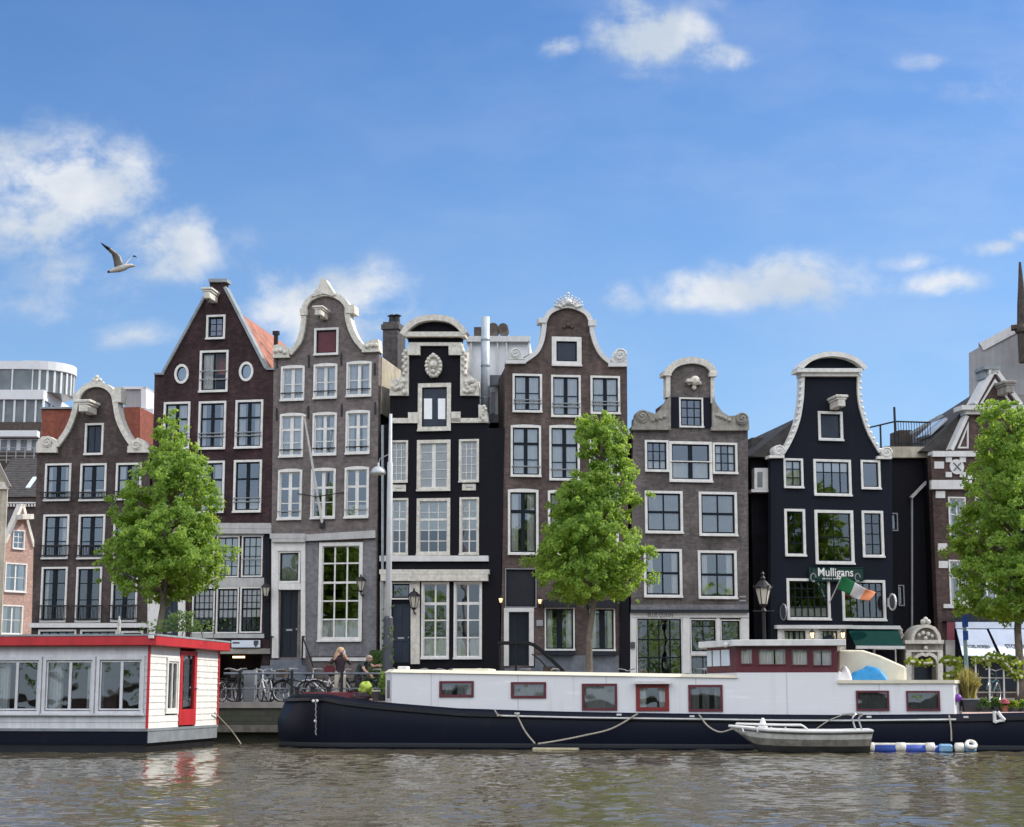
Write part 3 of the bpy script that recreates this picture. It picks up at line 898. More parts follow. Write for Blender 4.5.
# ---------- h4: black ornate house
h = House('canal_house', 'black house with cream arched pediment, carved cartouche and white blinds in its windows', 'house', O4, -7)
dd = dict(frame='cream_stone')
fr = h.window((418, 383.3, 451, 431), 5.0, cols=1, rows=(), fill='door_blue', border=.05, **dd)
mb = MB(); h.rect(mb, 424, 398.5, 432, 419, .02, .045); h.rect(mb, 438, 398.5, 445.3, 419, .02, .045); mb.build('door_pane', 'blind_white', fr)
W1 = dict(sash='white_paint', curtain=('blind', 1.), border=.035, bar=.022, gl='glass_clear', **dd)
h.window((389.8, 440.5, 408, 482.8), 2.2, cols=3, rows=(.2, .4, .6, .8), **W1)
h.window((417, 440, 450.5, 491), 4., cols=2, rows=(.2, .4, .6, .8), mull=.14, **W1)
h.window((459, 439.3, 479, 482.4), 2.4, cols=3, rows=(.2, .4, .6, .8), **W1)
W1.update(curtain=('blind', .57), gl='glass_low', bar=.03)
h.window((390.6, 498.3, 408.2, 555.3), 2.3, cols=2, rows=((.22, .02), (.36, .08), .57, .78), mull=.04, **W1)
h.window((416.7, 498.3, 450.2, 555.3), 3.5, cols=3, rows=((.22, .02), (.36, .08), .57, .78), **W1)
h.window((459.5, 497.3, 479, 555), 2.5, cols=2, rows=((.22, .02), (.36, .08), .57, .78), mull=.04, **W1)
for b in ((421.4, 582, 449.2, 659), (453.8, 581.6, 482, 659)):
    h.window(b, 2.6, sash='white_paint', cols=2, rows=((.27, .1), .5, .74), mull=.06, bar=.05, border=.04, gl='glass_low', curtain=('low', .25))
h.window((391, 582.5, 411, 599.5), 1.6, cols=1, rows=(), gl='glass_low', sill=False)
h.door((391, 602.5, 410.3, 663), 'door_blue')
arc = smooth([(403.5, 336), (409, 328.3), (420, 321.3), (435, 319), (450, 321), (460, 327.3), (466, 335)], 5)
out = h.foot(379.7, 498) + h.poly([(504.5, 428), (488.5, 428), (487.5, 421), (478.5, 405), (478.5, 396), (461, 395), (460.5, 346), (463, 334)] + list(reversed(arc)) + [(406, 334), (409.5, 346), (408.8, 396), (390, 396), (390, 423), (383.5, 425)])
h.wall(out, 'black_wall')
m = h.px2m(435)
mb = MB().band(h.poly(arc), 6 * m, -.3, .4)
h.rect(mb, 405, 331.6, 465, 336.4, -.28, .36); h.rect(mb, 409, 342.3, 461.5, 345.6, -.12, .36)
h.rect(mb, 407.3, 345.8, 420, 354.8, -.16, .36); h.rect(mb, 448.6, 345.8, 462.6, 354.8, -.16, .36)
mb.build('pediment', 'cream_stone', h.root)
mb = MB()
for sx, ps in ((-1, [(404.2, 352), (403.3, 362), (404.8, 372), (400, 378), (391.5, 381), (390, 396), (409, 396), (409.3, 352)]),
               (1, [(461, 352), (468, 352), (466.8, 362), (465.5, 371), (471, 376), (478.5, 381), (479.5, 396), (460.6, 396)])):
    mb.prism(h.poly(ps), -.12, .35)
    cx = 435 + sx * 26
    for k in range(8): h.ball(mb, cx + sx * (2.8 + (2 if k % 2 else 0)), 352 + k * 3.2, 2.2, -.14)
    for k in range(13): h.ball(mb, 435 + sx * (29 + rnd.random() * 13), 380 + rnd.random() * 13, 2.0 + rnd.random(), -.15)
mb.prism(h.poly([(478.8, 405), (484, 406), (487, 412), (488.3, 422), (479, 422)]), -.12, .35)
for k in range(6): h.ball(mb, 480 + rnd.random() * 6, 407 + k * 2.5, 1.9, -.14)
mb.build('scroll_ornament', 'cream_stone', h.root)
mb = MB()
uu, zz = h.P(434, 366.5)
mb.prism([(uu + 8.4 * m * math.cos(k * .3927) * (1 + .07 * (k % 2)), zz + 11.5 * m * math.sin(k * .3927) * (1 + .07 * (k % 2))) for k in range(16)], -.1, .02)
for k in range(16): h.ball(mb, 434 + 7.0 * math.cos(k * .3927), 366.5 + 9.8 * math.sin(k * .3927), 2.0, -.13)
h.ball(mb, 434, 365.5, 4.4, -.14); h.ball(mb, 434, 356, 2.4, -.16); h.ball(mb, 434, 372, 2.2, -.2)
mb.build('cartouche', 'cream_stone', h.root)
h.part('string_course', 'cream_stone', [(390, 418, 408, 423), (451.5, 418, 488, 422.6), (408, 412.2, 417.7, 423), (451.2, 411.6, 460.4, 422)], -.09, .05)
h.part('lintel_band', 'grey_white', [(379.5, 555.6, 488.4, 561.2)], -.13, .05)
h.part('cornice', 'cream_stone', [(379.3, 569.4, 489, 574), (380.5, 574.2, 487.6, 580.8)], -.25, .05)
pl = h.part('date_plaque', 'cream_stone', [(391.6, 484.6, 405.8, 491.4), (462, 483.8, 475.8, 490.4)], -.05, .03, bevel=.01)
o = MB(); h.rect(o, 396, 487.6, 402, 488.6, -.06, -.045); h.rect(o, 466, 486.6, 472.5, 487.6, -.06, -.045); o.build('carved_date', 'letter_grey', pl)
h.part('door_surround', 'cream_stone', [(410.6, 581, 419.6, 664), (380, 581, 384.4, 672), (384.6, 581, 391, 672)], -.07, .05)
uL, uR = h.P(384, 425)[0], h.P(488, 425)[0]
z4 = h.P(435, 426)[1]
h.body(uL, h.P(503, 428)[0], z4, h.P(495, 430)[1], 'black_tar')
h.roof([(uL + .1, z4), (uR, z4), (h.P(462, 400)[0], h.P(462, 398)[1]), (h.P(452, 350)[0], h.P(452, 349)[1]), (h.P(418, 350)[0], h.P(418, 349)[1]), (h.P(407, 400)[0], h.P(407, 398)[1])], 'tiles_dark')
MB().box(uR, h.P(503, 428)[0], .36, h.depth, z4 - .6, z4 - .3).build('flat_roof', 'lead_grey', h.root)
wall_lantern(h, 414, 588, 613, 'black lantern on the cream pilaster beside the blue door of the black house', reach=.4)
dp = h.part('downpipe', 'lead_grey', [(381.2, 425, 383.4, 672)], -.2, -.1)
H4 = h

# glass roof terrace structure between the black and the brown house
h = House('roof_extension', 'pale glazed roof extension with steel beams between the black and brown houses', 'building', PL(O=O4, yaw=-7).W(PL(O=O4, yaw=-7).P(466, 694)[0], 3.2, -GZ), -3, 5, GZ)
h.P0 = h.P
mb = MB(); z0 = h.P(490, 424)[1]
for x in (471, 497.5, 506.5, 529): h.rect(mb, x - .7, 338.5, x + .7, 424, -.02, .1)
h.rect(mb, 466, 336, 530, 341.5, -.08, .15); h.rect(mb, 466, 418, 530, 422, -.02, .15)
mb.build('frame', 'grey_white', h.root)
h.part('glazing', 'blind_white', [(466.6, 341, 529.6, 418)], .16, 4.)
h.part('steel_beam', 'blue_stone', [(488, 375, 508, 385.5), (488, 414.5, 508, 422.5)], -.3, -.03)
h.part('curtain', 'letter_grey', [(490.5, 392, 495, 413)], .02, .12)
mb = MB()
for x, r in ((493.5, 5.6), (503.5, 5.2)):
    u, z = h.P(x, 329.5, 1.5); q = r * h.px2m()
    mb.prism([(u + q * math.cos(k * .3927), z + q * math.sin(k * .3927)) for k in range(16)], 1.2, 2.)
h.rect(mb, 474, 327, 482, 336, 1.3, 2.)
mb.build('roof_vent', 'wood_dark', h.root)
mb = MB(); u, z = h.P(485.5, 317, -.8); u2, z2 = h.P(485.5, 424, -.8)
mb.lathe([(.17, z2 - .3), (.165, z)], (u, -.8, 0), 14); o = mb.build('vertical_duct', 'duct_metal', h.root, smooth=True)
bm_ = MB()
for y in (340, 366, 398): bm_.lathe([(.185, -.03), (.185, .03)], (u, -.8, h.P(485, y, -.8)[1]), 14)
bm_.build('duct_clamp', 'grey_metal', o)

# ---------- h5: brown neck gable
h = House('canal_house', 'brown brick house with white neck gable and leafy crest behind the middle tree', 'house', O5, 6)
h.window((551.7, 337, 581.4, 366.2), 5.6, cols=1, rows=(), fill='door_blue')
mb = MB()
for b in ((512.5, 374, 542, 412.5), (551, 375.2, 580.7, 417.3), (590.4, 376, 620, 414.2)):
    h.window(b, 2.6, rows=(.5,), mull=.14, rail=('grey_metal', .24, .32), curtain=('full',))
for b in ((510.6, 425.7, 541, 476.9), (549.2, 426, 579.6, 480.5), (589, 426.5, 619, 478)):
    h.window(b, 2.6, rows=((.34, .1), .68), mull=.14, rail=('grey_metal', .2), curtain=('full',), arch=1)
for b in ((507.8, 490, 538.4, 554.8), (547.8, 491, 578.5, 555.3), (588, 491.5, 618.5, 556)):
    h.window(b, 2.9, rows=((.32, .12),), mull=.14, curtain=('sides', .33), arch=1.2)
h.window((505.2, 568.6, 536.3, 607.5), .9, frame='letter_grey', cols=1, rows=(), fill='awning_black', sill=False)
h.window((544.6, 607.5, 574.5, 650.4), 1.6, rows=(), mull=.2, gl='glass_low', curtain=('sides', .25))
h.window((589.5, 608, 615, 650.8), 1.6, rows=(), mull=.2, gl='glass_low', curtain=('sides', .25))
h.door((509, 612, 529, 666), 'door_dark')
curve = smooth([(524.5, 361), (536, 352.5), (541.3, 342), (543.6, 330), (544.8, 321), (551, 311.6), (567.5, 306.2), (584, 312), (590.4, 321.5), (592, 333), (595.6, 345), (602, 356), (611, 363.5)], 4)
out = h.foot(499.8, 629.2) + h.poly([(627, 355), (611, 365)] + list(reversed(curve)) + [(524.5, 363), (505.6, 363)])
out[2] = h.P(627, 365.5)
h.wall(out, 'brick_h5')
m = h.px2m(560)
mb = MB().band(h.poly(curve), 4.6 * m, -.13, .42)
h.rect(mb, 538.6, 317.5, 546.5, 322.5, -.18, .44); h.rect(mb, 588.6, 319.5, 596.5, 325.5, -.18, .44)
h.rect(mb, 505.6, 359.8, 526, 363.4, -.14, .4); h.rect(mb, 608.6, 362.6, 627.6, 366.4, -.14, .4)
mb.build('gable_coping', 'grey_white', h.root)
mb = MB()
mb.prism(h.poly([(509, 360), (509.5, 352), (514, 348), (519.5, 350), (521, 356), (524.5, 360)]), -.13, .3)
h.volute(mb, 515, 354, 5, -.16, .3); h.volute(mb, 619.5, 355.5, 6.5, -.16, .3)
mb.prism(h.poly([(609, 363), (612, 357), (625, 354), (627, 363)]), -.13, .3)
mb.build('scroll_ornament', 'grey_white', h.root)
mb = MB()
for k in range(-5, 6):
    a = k * .27
    for q in range(4):
        r = 5 + q * (2.6 if abs(k) < 5 else 2)
        h.ball(mb, 568 + (r + abs(k) * .6) * math.sin(a), 308.5 - r * math.cos(a) * .92, 1.9 - .25 * q, -.1 - .05 * (k % 2))
h.ball(mb, 568, 303, 3.2, -.2)
h.ball(mb, 567.8, 294.2, 1.6, -.1)
mb.build('crest_ornament', 'grey_white', h.root)
mb = MB()
for x, y, r in ((568, 325, 3), (564, 327, 2), (572, 327, 2), (568, 321.5, 1.6)): h.ball(mb, x, y, r, -.02)
mb.build('gable_relief', 'brick_h5', h.root)
h.part('shop_fascia', 'awning_black', [(544, 599.6, 576, 607.2), (588, 600, 618, 607.8)], -.35, .02)
h.part('door_frame', 'grey_white', [(504, 607.8, 534, 611.8), (504, 612, 508.8, 666), (529.2, 612, 533.8, 666)], -.06, .05)
h.part('plinth', 'blue_stone', [(535, 655.5, 619, 688)], -.08, -.003)
h.part('window_box', 'door_dark', [(545, 651.5, 574.5, 655.2), (589.5, 652, 617, 655.2)], -.25, -.01)
h.part('name_plate', 'letter_grey', [(536.5, 620, 543, 626)], -.03, .01)
h.part('downpipe', 'black_wall', [(620.3, 597, 629, 690)], -.12, .0)
mb = MB(); u0, z, u1, _ = h.rc(505, 667, 534, 668)
for k in range(4): mb.box(u0 - .05, u1 + .1 + .3 * k, -.5 - .3 * k, .02 if k == 0 else -.5 - .3 * (k - 1) + .002, 0, z - .2 * k)
mb.build('stoop', 'blue_stone', h.root)
mb = MB()
mb.tube([(h.P(498, 643, -.9)[0], -.9, h.P(498, 643, -.9)[1])] + [(*[h.P(x, y, -.9)[0]], -.9, h.P(x, y, -.9)[1]) for x, y in ((528, 643), (534, 645), (541, 650), (552, 660), (563, 671), (566, 680))], .065, 6)
for x, y in ((500, 643), (516, 643)): mb.tube([(h.P(x, y, -.9)[0], -.9, h.P(x, y, -.9)[1]), (h.P(x, y, -.9)[0], -.9, 0.1)], .04, 6)
mb.tube([(h.P(x, y, -.9)[0], -.9, h.P(x, y, -.9)[1]) for x, y in ((532, 654), (540, 660), (552, 674))], .025, 5)
mb.build('handrail', 'black_metal', h.root)
uL, uR = h.P(505.8, 365)[0] + .02, h.P(627, 367)[0] - .02
z5 = h.P(560, 366)[1]
h.body(uL, uR, z5, z5, 'brick_h5')
h.roof([(uL + .05, z5), (uR - .05, z5), (h.P(590, 345)[0], h.P(590, 347)[1]), (h.P(545, 345)[0], h.P(545, 344)[1])], 'tiles_dark')
H5 = h
wall_lantern(h, 500.9, 595, 605, 'small lit wall lamp left of the black awning over the brown house door', True, .2)
wall_lantern(h, 540, 596, 606, 'small lit wall lamp right of the black awning over the brown house door', True, .2)

# ---------- h6
h = House('canal_house', 'grey brown house with low neck gable, two round stone volutes and a triple window', 'house', O6, 8)
h.window((679, 397.7, 703, 427.6), 1.9, cols=3, rows=(.33, .67), bar=.035, sill=True)
h.window((644.8, 440.2, 668.5, 471.8), 2.6, cols=3, rows=(.33, .67), bar=.035, curtain=('low', .35))
h.window((669, 441.6, 712, 482.2), 3.4, rows=(.5,), mull=.16, rail=('white_paint', .5), curtain=('low', .5))
h.window((712.5, 442.8, 737.2, 474), 2.6, cols=3, rows=(.33, .67), bar=.035, curtain=('sides', .3))
D = dict(mull=.05, bar=.09, border=.07)
for b, c in (((644.8, 491, 682.7, 533.4), ('full', 1, 'curtain_grey')), ((698.8, 492, 737, 536), ('full', 1, 'curtain_grey'))): h.window(b, 3.0, rows=(.5,), curtain=c, **D)
for b, c in (((643.7, 549, 682, 597.4), ('sides', .22)), ((698, 550.6, 736.8, 598.8), ('sides', .22))): h.window(b, 3.0, rows=(.5,), curtain=c, gl='glass', **D)
h.window((636.5, 617.8, 682.4, 692), 1.2, cols=4, rows=(.29, (.54, .05)), mull=.04, bar=.05, gl='glass_low', sill=False, border=.05)
h.window((690.2, 619, 716.6, 652.6), 1.2, cols=2, rows=(.2,), mull=.03, gl='glass_low', sill=False)
h.window((690.2, 655, 716.6, 692), 1.2, cols=2, rows=(), mull=.03, gl='glass_low', sill=False)
h.window((720.4, 619.8, 740.8, 660), 1.2, cols=1, rows=(.5,), gl='glass_low', sill=False)
cu = smooth([(635, 425), (652, 416), (662, 407.5), (667, 397), (668, 385), (668, 374)], 4)
cr = smooth([(713, 375), (713.6, 388), (715, 403), (723, 414.5), (733, 419), (746, 427)], 4)
arc = smooth([(667, 374), (672, 367), (680, 362.6), (691.5, 360.8), (703, 363), (710, 368), (714, 375)], 4)
out = h.foot(629.8, 749) + h.poly([(747.8, 429), (734, 428)] + list(reversed(cr)) + list(reversed(arc[1:-1])) + list(reversed(cu)) + [(633.3, 428)])
out = h.foot(629.8, 749) + h.poly([(747.8, 429), (716, 428), (715, 403), (713.5, 376)] + list(reversed(arc[1:-1])) + [(667.4, 375), (667.4, 397), (666, 428), (633.3, 428)])
h.wall(out, 'brick_h6')
m = h.px2m(690)
mb = MB().band(h.poly(arc), 6.4 * m, -.16, .42)
h.rect(mb, 663.3, 371, 671.5, 375.4, -.2, .44); h.rect(mb, 709.5, 372, 717, 376.2, -.2, .44)
h.rect(mb, 666.4, 375.2, 670.4, 397, -.12, .38); h.rect(mb, 711, 376.2, 714.4, 403, -.12, .38)
mb.build('gable_coping', 'cream_stone', h.root)
mb = MB().prism(h.poly([(633, 429.4), (633.5, 419), (640, 412), (648, 412), (654, 414.5), (660.5, 409.6), (666, 401), (670, 394), (670, 429.4)]), -.14, .34)
mb.prism(h.poly([(711.4, 430), (711.4, 397), (716, 405), (721.5, 412.5), (728, 416.5), (736, 416), (743, 415), (747.8, 421), (748.4, 430)]), -.14, .34)
h.volute(mb, 641.2, 417, 6.4, -.2, .3); h.volute(mb, 740.6, 419.4, 6, -.2, .3)
for x in range(652, 668, 4): h.ball(mb, x, 421 - (x - 652) * .3, 2.1, -.14)
for x in range(716, 732, 4): h.ball(mb, x, 416 + (x - 716) * .4, 2.1, -.14)
h.rect(mb, 632.3, 426.2, 670.6, 429.6, -.18, .36); h.rect(mb, 711.2, 426.9, 748.8, 430.3, -.18, .36)
mb.build('scroll_ornament', 'stone_grey', h.root)
h.part('attic_body', 'brick_h6', [(671, 398, 711, 432)], .36, 3.)
h.part('shutter', 'navy_wall', [(670.6, 397, 678.8, 427.6), (703.2, 397.5, 711, 428)], -.04, .02)
mb = MB(); h.ball(mb, 694, 381.5, 5, -.14); h.rect(mb, 687.2, 378.5, 700, 381.6, -.3, .02)
for x in (688.5, 699): h.ball(mb, x, 383.5, 2.2, -.1)
h.ball(mb, 693.5, 388, 2.4, -.1); mb.build('gable_mask', 'cream_stone', h.root)
h.part('cornice', 'brick_base', [(631, 604.6, 748.6, 609.6)], -.1, .05); h.part('lead_strip', 'door_dark', [(630.6, 609.8, 749, 612.6)], -.22, .05)
h.part('shopfront_frame', 'grey_white', [(630.3, 612.8, 749, 617.6), (630.3, 617.8, 636.2, 692), (682.6, 617.8, 690, 692), (716.8, 618.2, 720.2, 692), (741, 618.2, 749, 692), (690.4, 652.8, 716.6, 654.8), (720.4, 660.2, 740.8, 692)], -.08, .04)
h.part('letter_box', 'letter_dark', [(630.8, 642, 635, 648.5)], -.14, -.085)
h.part('name_plate', 'letter_grey', [(739.5, 596, 746, 597.4), (739.5, 600, 746, 601.4)], -.02, .01)
u, z = h.P(660.5, 615.2, -.09)
lettering('shop_lettering', 'BLUE QUEEN', h.px2m(660) * 25, 'letter_dark', h.root, Matrix.Translation((u, -.085, z)) @ Matrix.Rotation(R(90), 4, 'X') @ Matrix.Scale(1.2, 4, (0, 1, 0)))
uL, uR = h.P(633.4, 430)[0] + .02, h.P(747.6, 431)[0] - .02
z6 = h.P(690, 431)[1]
h.body(uL, uR, z6, z6, 'brick_h6')
h.roof([(uL + .05, z6), (uR - .05, z6), (h.P(690, 412)[0], h.P(690, 414)[1])], 'tiles_dark')
H6 = h

# ---------- h7: navy black pub house
h = House('pub_house', 'navy black pub house with arched white pediment and beaded white gable edges', 'house', O7, 10)
h.window((818, 411.6, 842.6, 440.8), 3.0, cols=1, rows=(), fill='door_blue')
E = dict(bar=.035, border=.05)
h.window((783.5, 458.5, 803, 488.2), 2.5, cols=2, rows=(.33, .67), mull=.035, curtain=('full',), **E)
h.window((813.5, 459.5, 851, 496), 2.9, cols=4, rows=(.33,), mull=.035, curtain=('blind', .33), **E)
h.window((860.8, 460.2, 880.2, 489.3), 2.5, cols=1, rows=(), **E)
h.window((784.5, 509, 805.3, 556.3), 2.9, cols=2, rows=(.25, .5, .75), mull=.03, gl='glass_low', **E)
h.window((814.8, 510.2, 853.5, 564.3), 3.4, cols=2, rows=(.5,), mull=.02, gl='glass_low', **E)
h.window((862, 510.8, 883.4, 557.4), 2.9, cols=2, rows=(.25, .5, .75), mull=.03, gl='glass_low', **E)
h.window((786.7, 578.5, 830, 620), 3.0, cols=6, rows=(.2, .45, .72), gl='glass_low', curtain=('low', .3), **E)
h.window((842, 580, 885.4, 620.8), 3.0, cols=6, rows=(.25,), gl='glass_low', **E)
h.window((783, 629.5, 806.5, 652), 1.3, cols=4, rows=(), gl='glass', curtain=('full',), sill=False, **E)
h.window((819, 629.8, 838, 652), 1.0, cols=4, rows=(), gl='glass', curtain=('full',), sill=False, mull=.03, bar=.03, border=.03)
h.window((874, 648.6, 896, 672), 1.3, cols=3, rows=(.5,), gl='glass_low', sill=False, **E)
eL = [(783.5, 455), (789, 446), (794.3, 435), (798, 425), (800.3, 416.5), (802, 406), (803.2, 395), (804, 376)]
eR = [(856.5, 376), (857, 398), (861, 417), (867.7, 435), (878, 453)]
eL, eR = smooth(eL, 3), smooth(eR, 3)
arc = smooth([(797.5, 370), (805, 362.5), (816, 357.3), (830, 355.6), (844, 357.6), (855, 362.6), (862.6, 370)], 5)
out = h.foot(770.3, 893.5) + h.poly([(891.8, 458), (879, 457)] + list(reversed(eR)) + [(856.5, 370.6)] + [(861, 370.4)] + list(reversed(arc[1:-1])) + [(799, 370.4), (804, 370.6)] + list(reversed(eL)) + [(783, 457), (771, 457)])
h.wall(out, 'navy_wall')
m = h.px2m(830)
mb = MB().band(h.poly(arc), 4.6 * m, -.34, .42)
h.rect(mb, 797.5, 368.2, 862.6, 371.8, -.34, .38); h.rect(mb, 801.5, 372, 858.6, 376, -.2, .38)
mb.build('pediment', 'white_paint', h.root)
mb = MB().band(h.poly(eL), 3.2 * m, -.10, .38, side=1); mb.band(h.poly(eR), 3.2 * m, -.10, .38, side=1)
for E_, sx in ((eL, -1), (eR, 1)):
    acc = 0
    for i in range(len(E_) - 1):
        p, q = Vector(E_[i]), Vector(E_[i + 1]); L = (q - p).length; s_ = -acc % 6.5
        while s_ < L:
            c = p + (q - p) * (s_ / L); h.ball(mb, c.x + sx * 3.0, c.y, 2.1, -.02, 1.4); s_ += 6.5
        acc += L
h.volute(mb, 777.5, 451.2, 5.6, -.16, .3); h.volute(mb, 885, 453, 5.6, -.16, .3)
h.rect(mb, 769.6, 455, 784.5, 457.8, -.17, .34); h.rect(mb, 877.4, 456, 892, 458.8, -.17, .34)
mb.build('gable_coping', 'white_paint', h.root)
h.beam(826, 398.8, 840.5, 411.4)
h.part('shop_cornice', 'grey_white', [(776.5, 625, 853, 628.6)], -.25, .03); h.part('shopfront_frame', 'grey_white', [(778, 628.8, 782.8, 690), (806.7, 628.8, 818.8, 690), (838.2, 629, 846, 690), (782.9, 652.2, 806.6, 690), (818.9, 652.2, 838, 690)], -.06, .03)
u0, z0, u1, z1 = h.rc(821.5, 633, 835.5, 640); um = (u0 + u1) / 2; rr = (u1 - u0) * .36
MB().prism([(um - rr, z0 - .1)] + [(um + rr, z0 - .1)] + [(um + rr * math.cos(k * math.pi / 10), z0 + rr * math.sin(k * math.pi / 10)) for k in range(11)], -.02, -.05).build('fanlight', 'door_dark', h.root)
# awning (top edge on the wall, bottom edge out in front)
ta, tb = h.P(848, 629.5, -.08), h.P(898, 629.5, -.08); ba, bb = h.P(856, 646.5, -1.5), h.P(904.5, 646.5, -1.5)
mb = MB(); q = [(ta[0], -.08, ta[1]), (tb[0], -.08, tb[1]), (bb[0], -1.5, bb[1]), (ba[0], -1.5, ba[1])]
mb.add(q + [(a, b, c - .04) for a, b, c in q], [(0, 1, 2, 3), (7, 6, 5, 4), (0, 3, 7, 4), (1, 5, 6, 2), (2, 6, 7, 3), (0, 4, 5, 1)])
aw = mb.build('awning', 'awning_green', h.root)
mb = MB().box(ta[0] - .05, tb[0] + .05, -.2, -.07, ta[1] + .02, ta[1] + .15); mb.box(ba[0], bb[0], -1.56, -1.46, bb[1] - .09, bb[1] + .02); mb.build('awning_bar', 'grey_white', aw)
uL, uR = h.P(771, 458)[0] + .02, h.P(891.6, 459)[0] - .02
z7 = h.P(830, 459)[1]
h.body(uL, uR, z7 - .02, z7 - .02, 'black_tar')
rz = h.P(800, 415)
rf = h.roof([(h.P(752, 454)[0], h.P(752, 455)[1]), (uR, z7), (h.P(858, 420)[0], rz[1] - .1), (h.P(830, 400)[0], rz[1] + .25), (rz[0] + .1, rz[1])], 'tiles_dark')
sw = MB().box(h.P(757, 500)[0], uL - .005, .7, h.depth, 0, h.P(757, 457)[1]).build('side_wing', 'black_tar', h.root)
d = MB(); h.rect(d, 754.5, 468, 770.6, 489, .35, .69); d = d.build('dormer', 'grey_white', h.root)
o = MB(); h.rect(o, 757.5, 472, 762.5, 487, .33, .36); o.build('dormer_window', 'modern_glass', d)
h.part('gutter', 'grey_white', [(751.5, 489.3, 771, 492)], .3, .72)
h.part('chimney', 'brick_chimney', [(752, 437.5, 765, 456)], 2.6, 3.5)
H7 = h
sg = thing('pub_sign', 'dark green pub sign board lettered Mulligans in pale letters above the pub windows', 'sign', h.W(0, 0, 0), h.yaw)
mb = MB(); h.rect(mb, 809.3, 567.3, 863.3, 581.3, -.16, -.1); mb.build('board', 'sign_green', sg)
mb = MB(); u0, z0, u1, z1 = h.rc(810, 568, 862.6, 580.6)
mb.prism([(u0, z0), (u1, z0), (u1, z1), (u0, z1)], -.175, -.162, [[(u0 + .03, z0 + .03), (u1 - .03, z0 + .03), (u1 - .03, z1 - .03), (u0 + .03, z1 - .03)]]); mb.build('border', 'awning_green', sg)
u, z = h.P(835.5, 572.6, -.17); R90 = Matrix.Rotation(R(90), 4, 'X')
lettering('lettering', 'Mulligans', h.px2m(835) * 35, 'letter_white', sg, Matrix.Translation((u, -.172, z)) @ R90 @ Matrix.Scale(1.15, 4, (0, 1, 0)), bold=.01)
u, z = h.P(834, 579.3, -.17)
lettering('small_lettering', 'IRISH MUSIC', h.px2m(835) * 23, 'letter_white', sg, Matrix.Translation((u, -.172, z)) @ Matrix.Scale(.75, 4, (0, 0, 1)) @ R90)
mb = MB()
for x in (813.4, 857.6):
    u, z = h.P(x, 577.5, -.17); mb.tube([(u + .1 * math.cos(k * .6), -.172, z + .15 * math.sin(k * .6)) for k in range(9)], .022, 4); mb.box(u - .05, u + .05, -.185, -.165, z - .17, z - .1)
mb.build('harp_emblem', 'letter_grey', sg)
for x, y, lab in ((784, 612, 'dark round hanging sign on the left edge of the pub front'), (893, 602, 'white rimmed half round hanging sign on the right edge of the pub front')):
    t = thing('hanging_sign', lab, 'sign', h.W(0, 0, 0), h.yaw)
    u, z = h.P(x, y, -.5); q = 7.4 * m
    pts = [(-.5 + .2 * math.cos(k * .3927) * 1.6, z + q * math.sin(k * .3927)) for k in range(16)]
    MB().prism(pts, u - .03, u + .03, axis='x').build('disc', 'letter_dark', t)
    MB().tube([(u - .02, a, b) for a, b in pts], .022 if x < 800 else .035, 5, True).build('rim', 'letter_grey' if x < 800 else 'grey_white', t)
    MB().box(u - .015, u + .015, -.5, 0, z + q, z + q + .03).box(u - .015, u + .015, -.03, -.002, z - q, z + q).build('bracket', 'black_metal', t)
    if x > 800: 
        mb = MB(); h.rect(mb, 887.5, 598, 890.5, 607, -.06, -.01); mb.build('plate', 'letter_grey', t)
wall_lantern(h, 812.3, 628.5, 641, 'lit black wall lantern left of the pub doorway fanlight', True, .3)
wall_lantern(h, 843, 628.5, 641, 'lit black wall lantern between the pub doorway and the green awning', True, .3)
# Irish flag
fl = thing('flag', 'green white and orange flag flying on a slanted pole over the pub front', 'flag', h.W(0, 0, 0), h.yaw)
a = h.P(829.5, 602.5, -.05); b = h.P(842.3, 575.5, -1.3)
pa, pb = Vector((a[0], -.05, a[1])), Vector((b[0], -1.3, b[1]))
MB().tube([pa, pb], .025, 6).ball(tuple(pb), .05).build('pole', 'grey_white', fl)
mb = MB(); nx, nz = 24, 8
top0, top1, bot0, bot1 = h.P(842.2, 576.4, -1.27), h.P(876.4, 593.0, -1.3), h.P(837.8, 589.6, -1.0), h.P(868.5, 602.0, -1.25)
vs = []
for i in range(nx + 1):
    s_ = i / nx
    t0 = Vector(top0) * (1 - s_) + Vector(top1) * s_; t1 = Vector(bot0) * (1 - s_) + Vector(bot1) * s_
    sag = .10 * math.sin(s_ * math.pi)
    for j in range(nz + 1):
        f = j / nz; p = t0 * (1 - f) + t1 * f
        vs.append((p.x, -1.27 + .27 * f * (1 - s_) + .06 * math.sin(s_ * 9 + f * 2.5) * (.3 + s_), p.y - sag * .4 * f + .03 * math.sin(s_ * 8)))
for i in range(nx):
    mb.cur = 0 if i < nx * .34 else 1 if i < nx * .67 else 2
    mb.f += [(i * (nz + 1) + j, (i + 1) * (nz + 1) + j, (i + 1) * (nz + 1) + j + 1, i * (nz + 1) + j + 1) for j in range(nz)]; mb.mi += [mb.cur] * nz
mb.v = vs
o = mb.build('cloth', ['flag_green', 'flag_white', 'flag_orange'], fl, smooth=True, fix=False)
md = o.modifiers.new('thick', 'SOLIDIFY'); md.thickness = .008

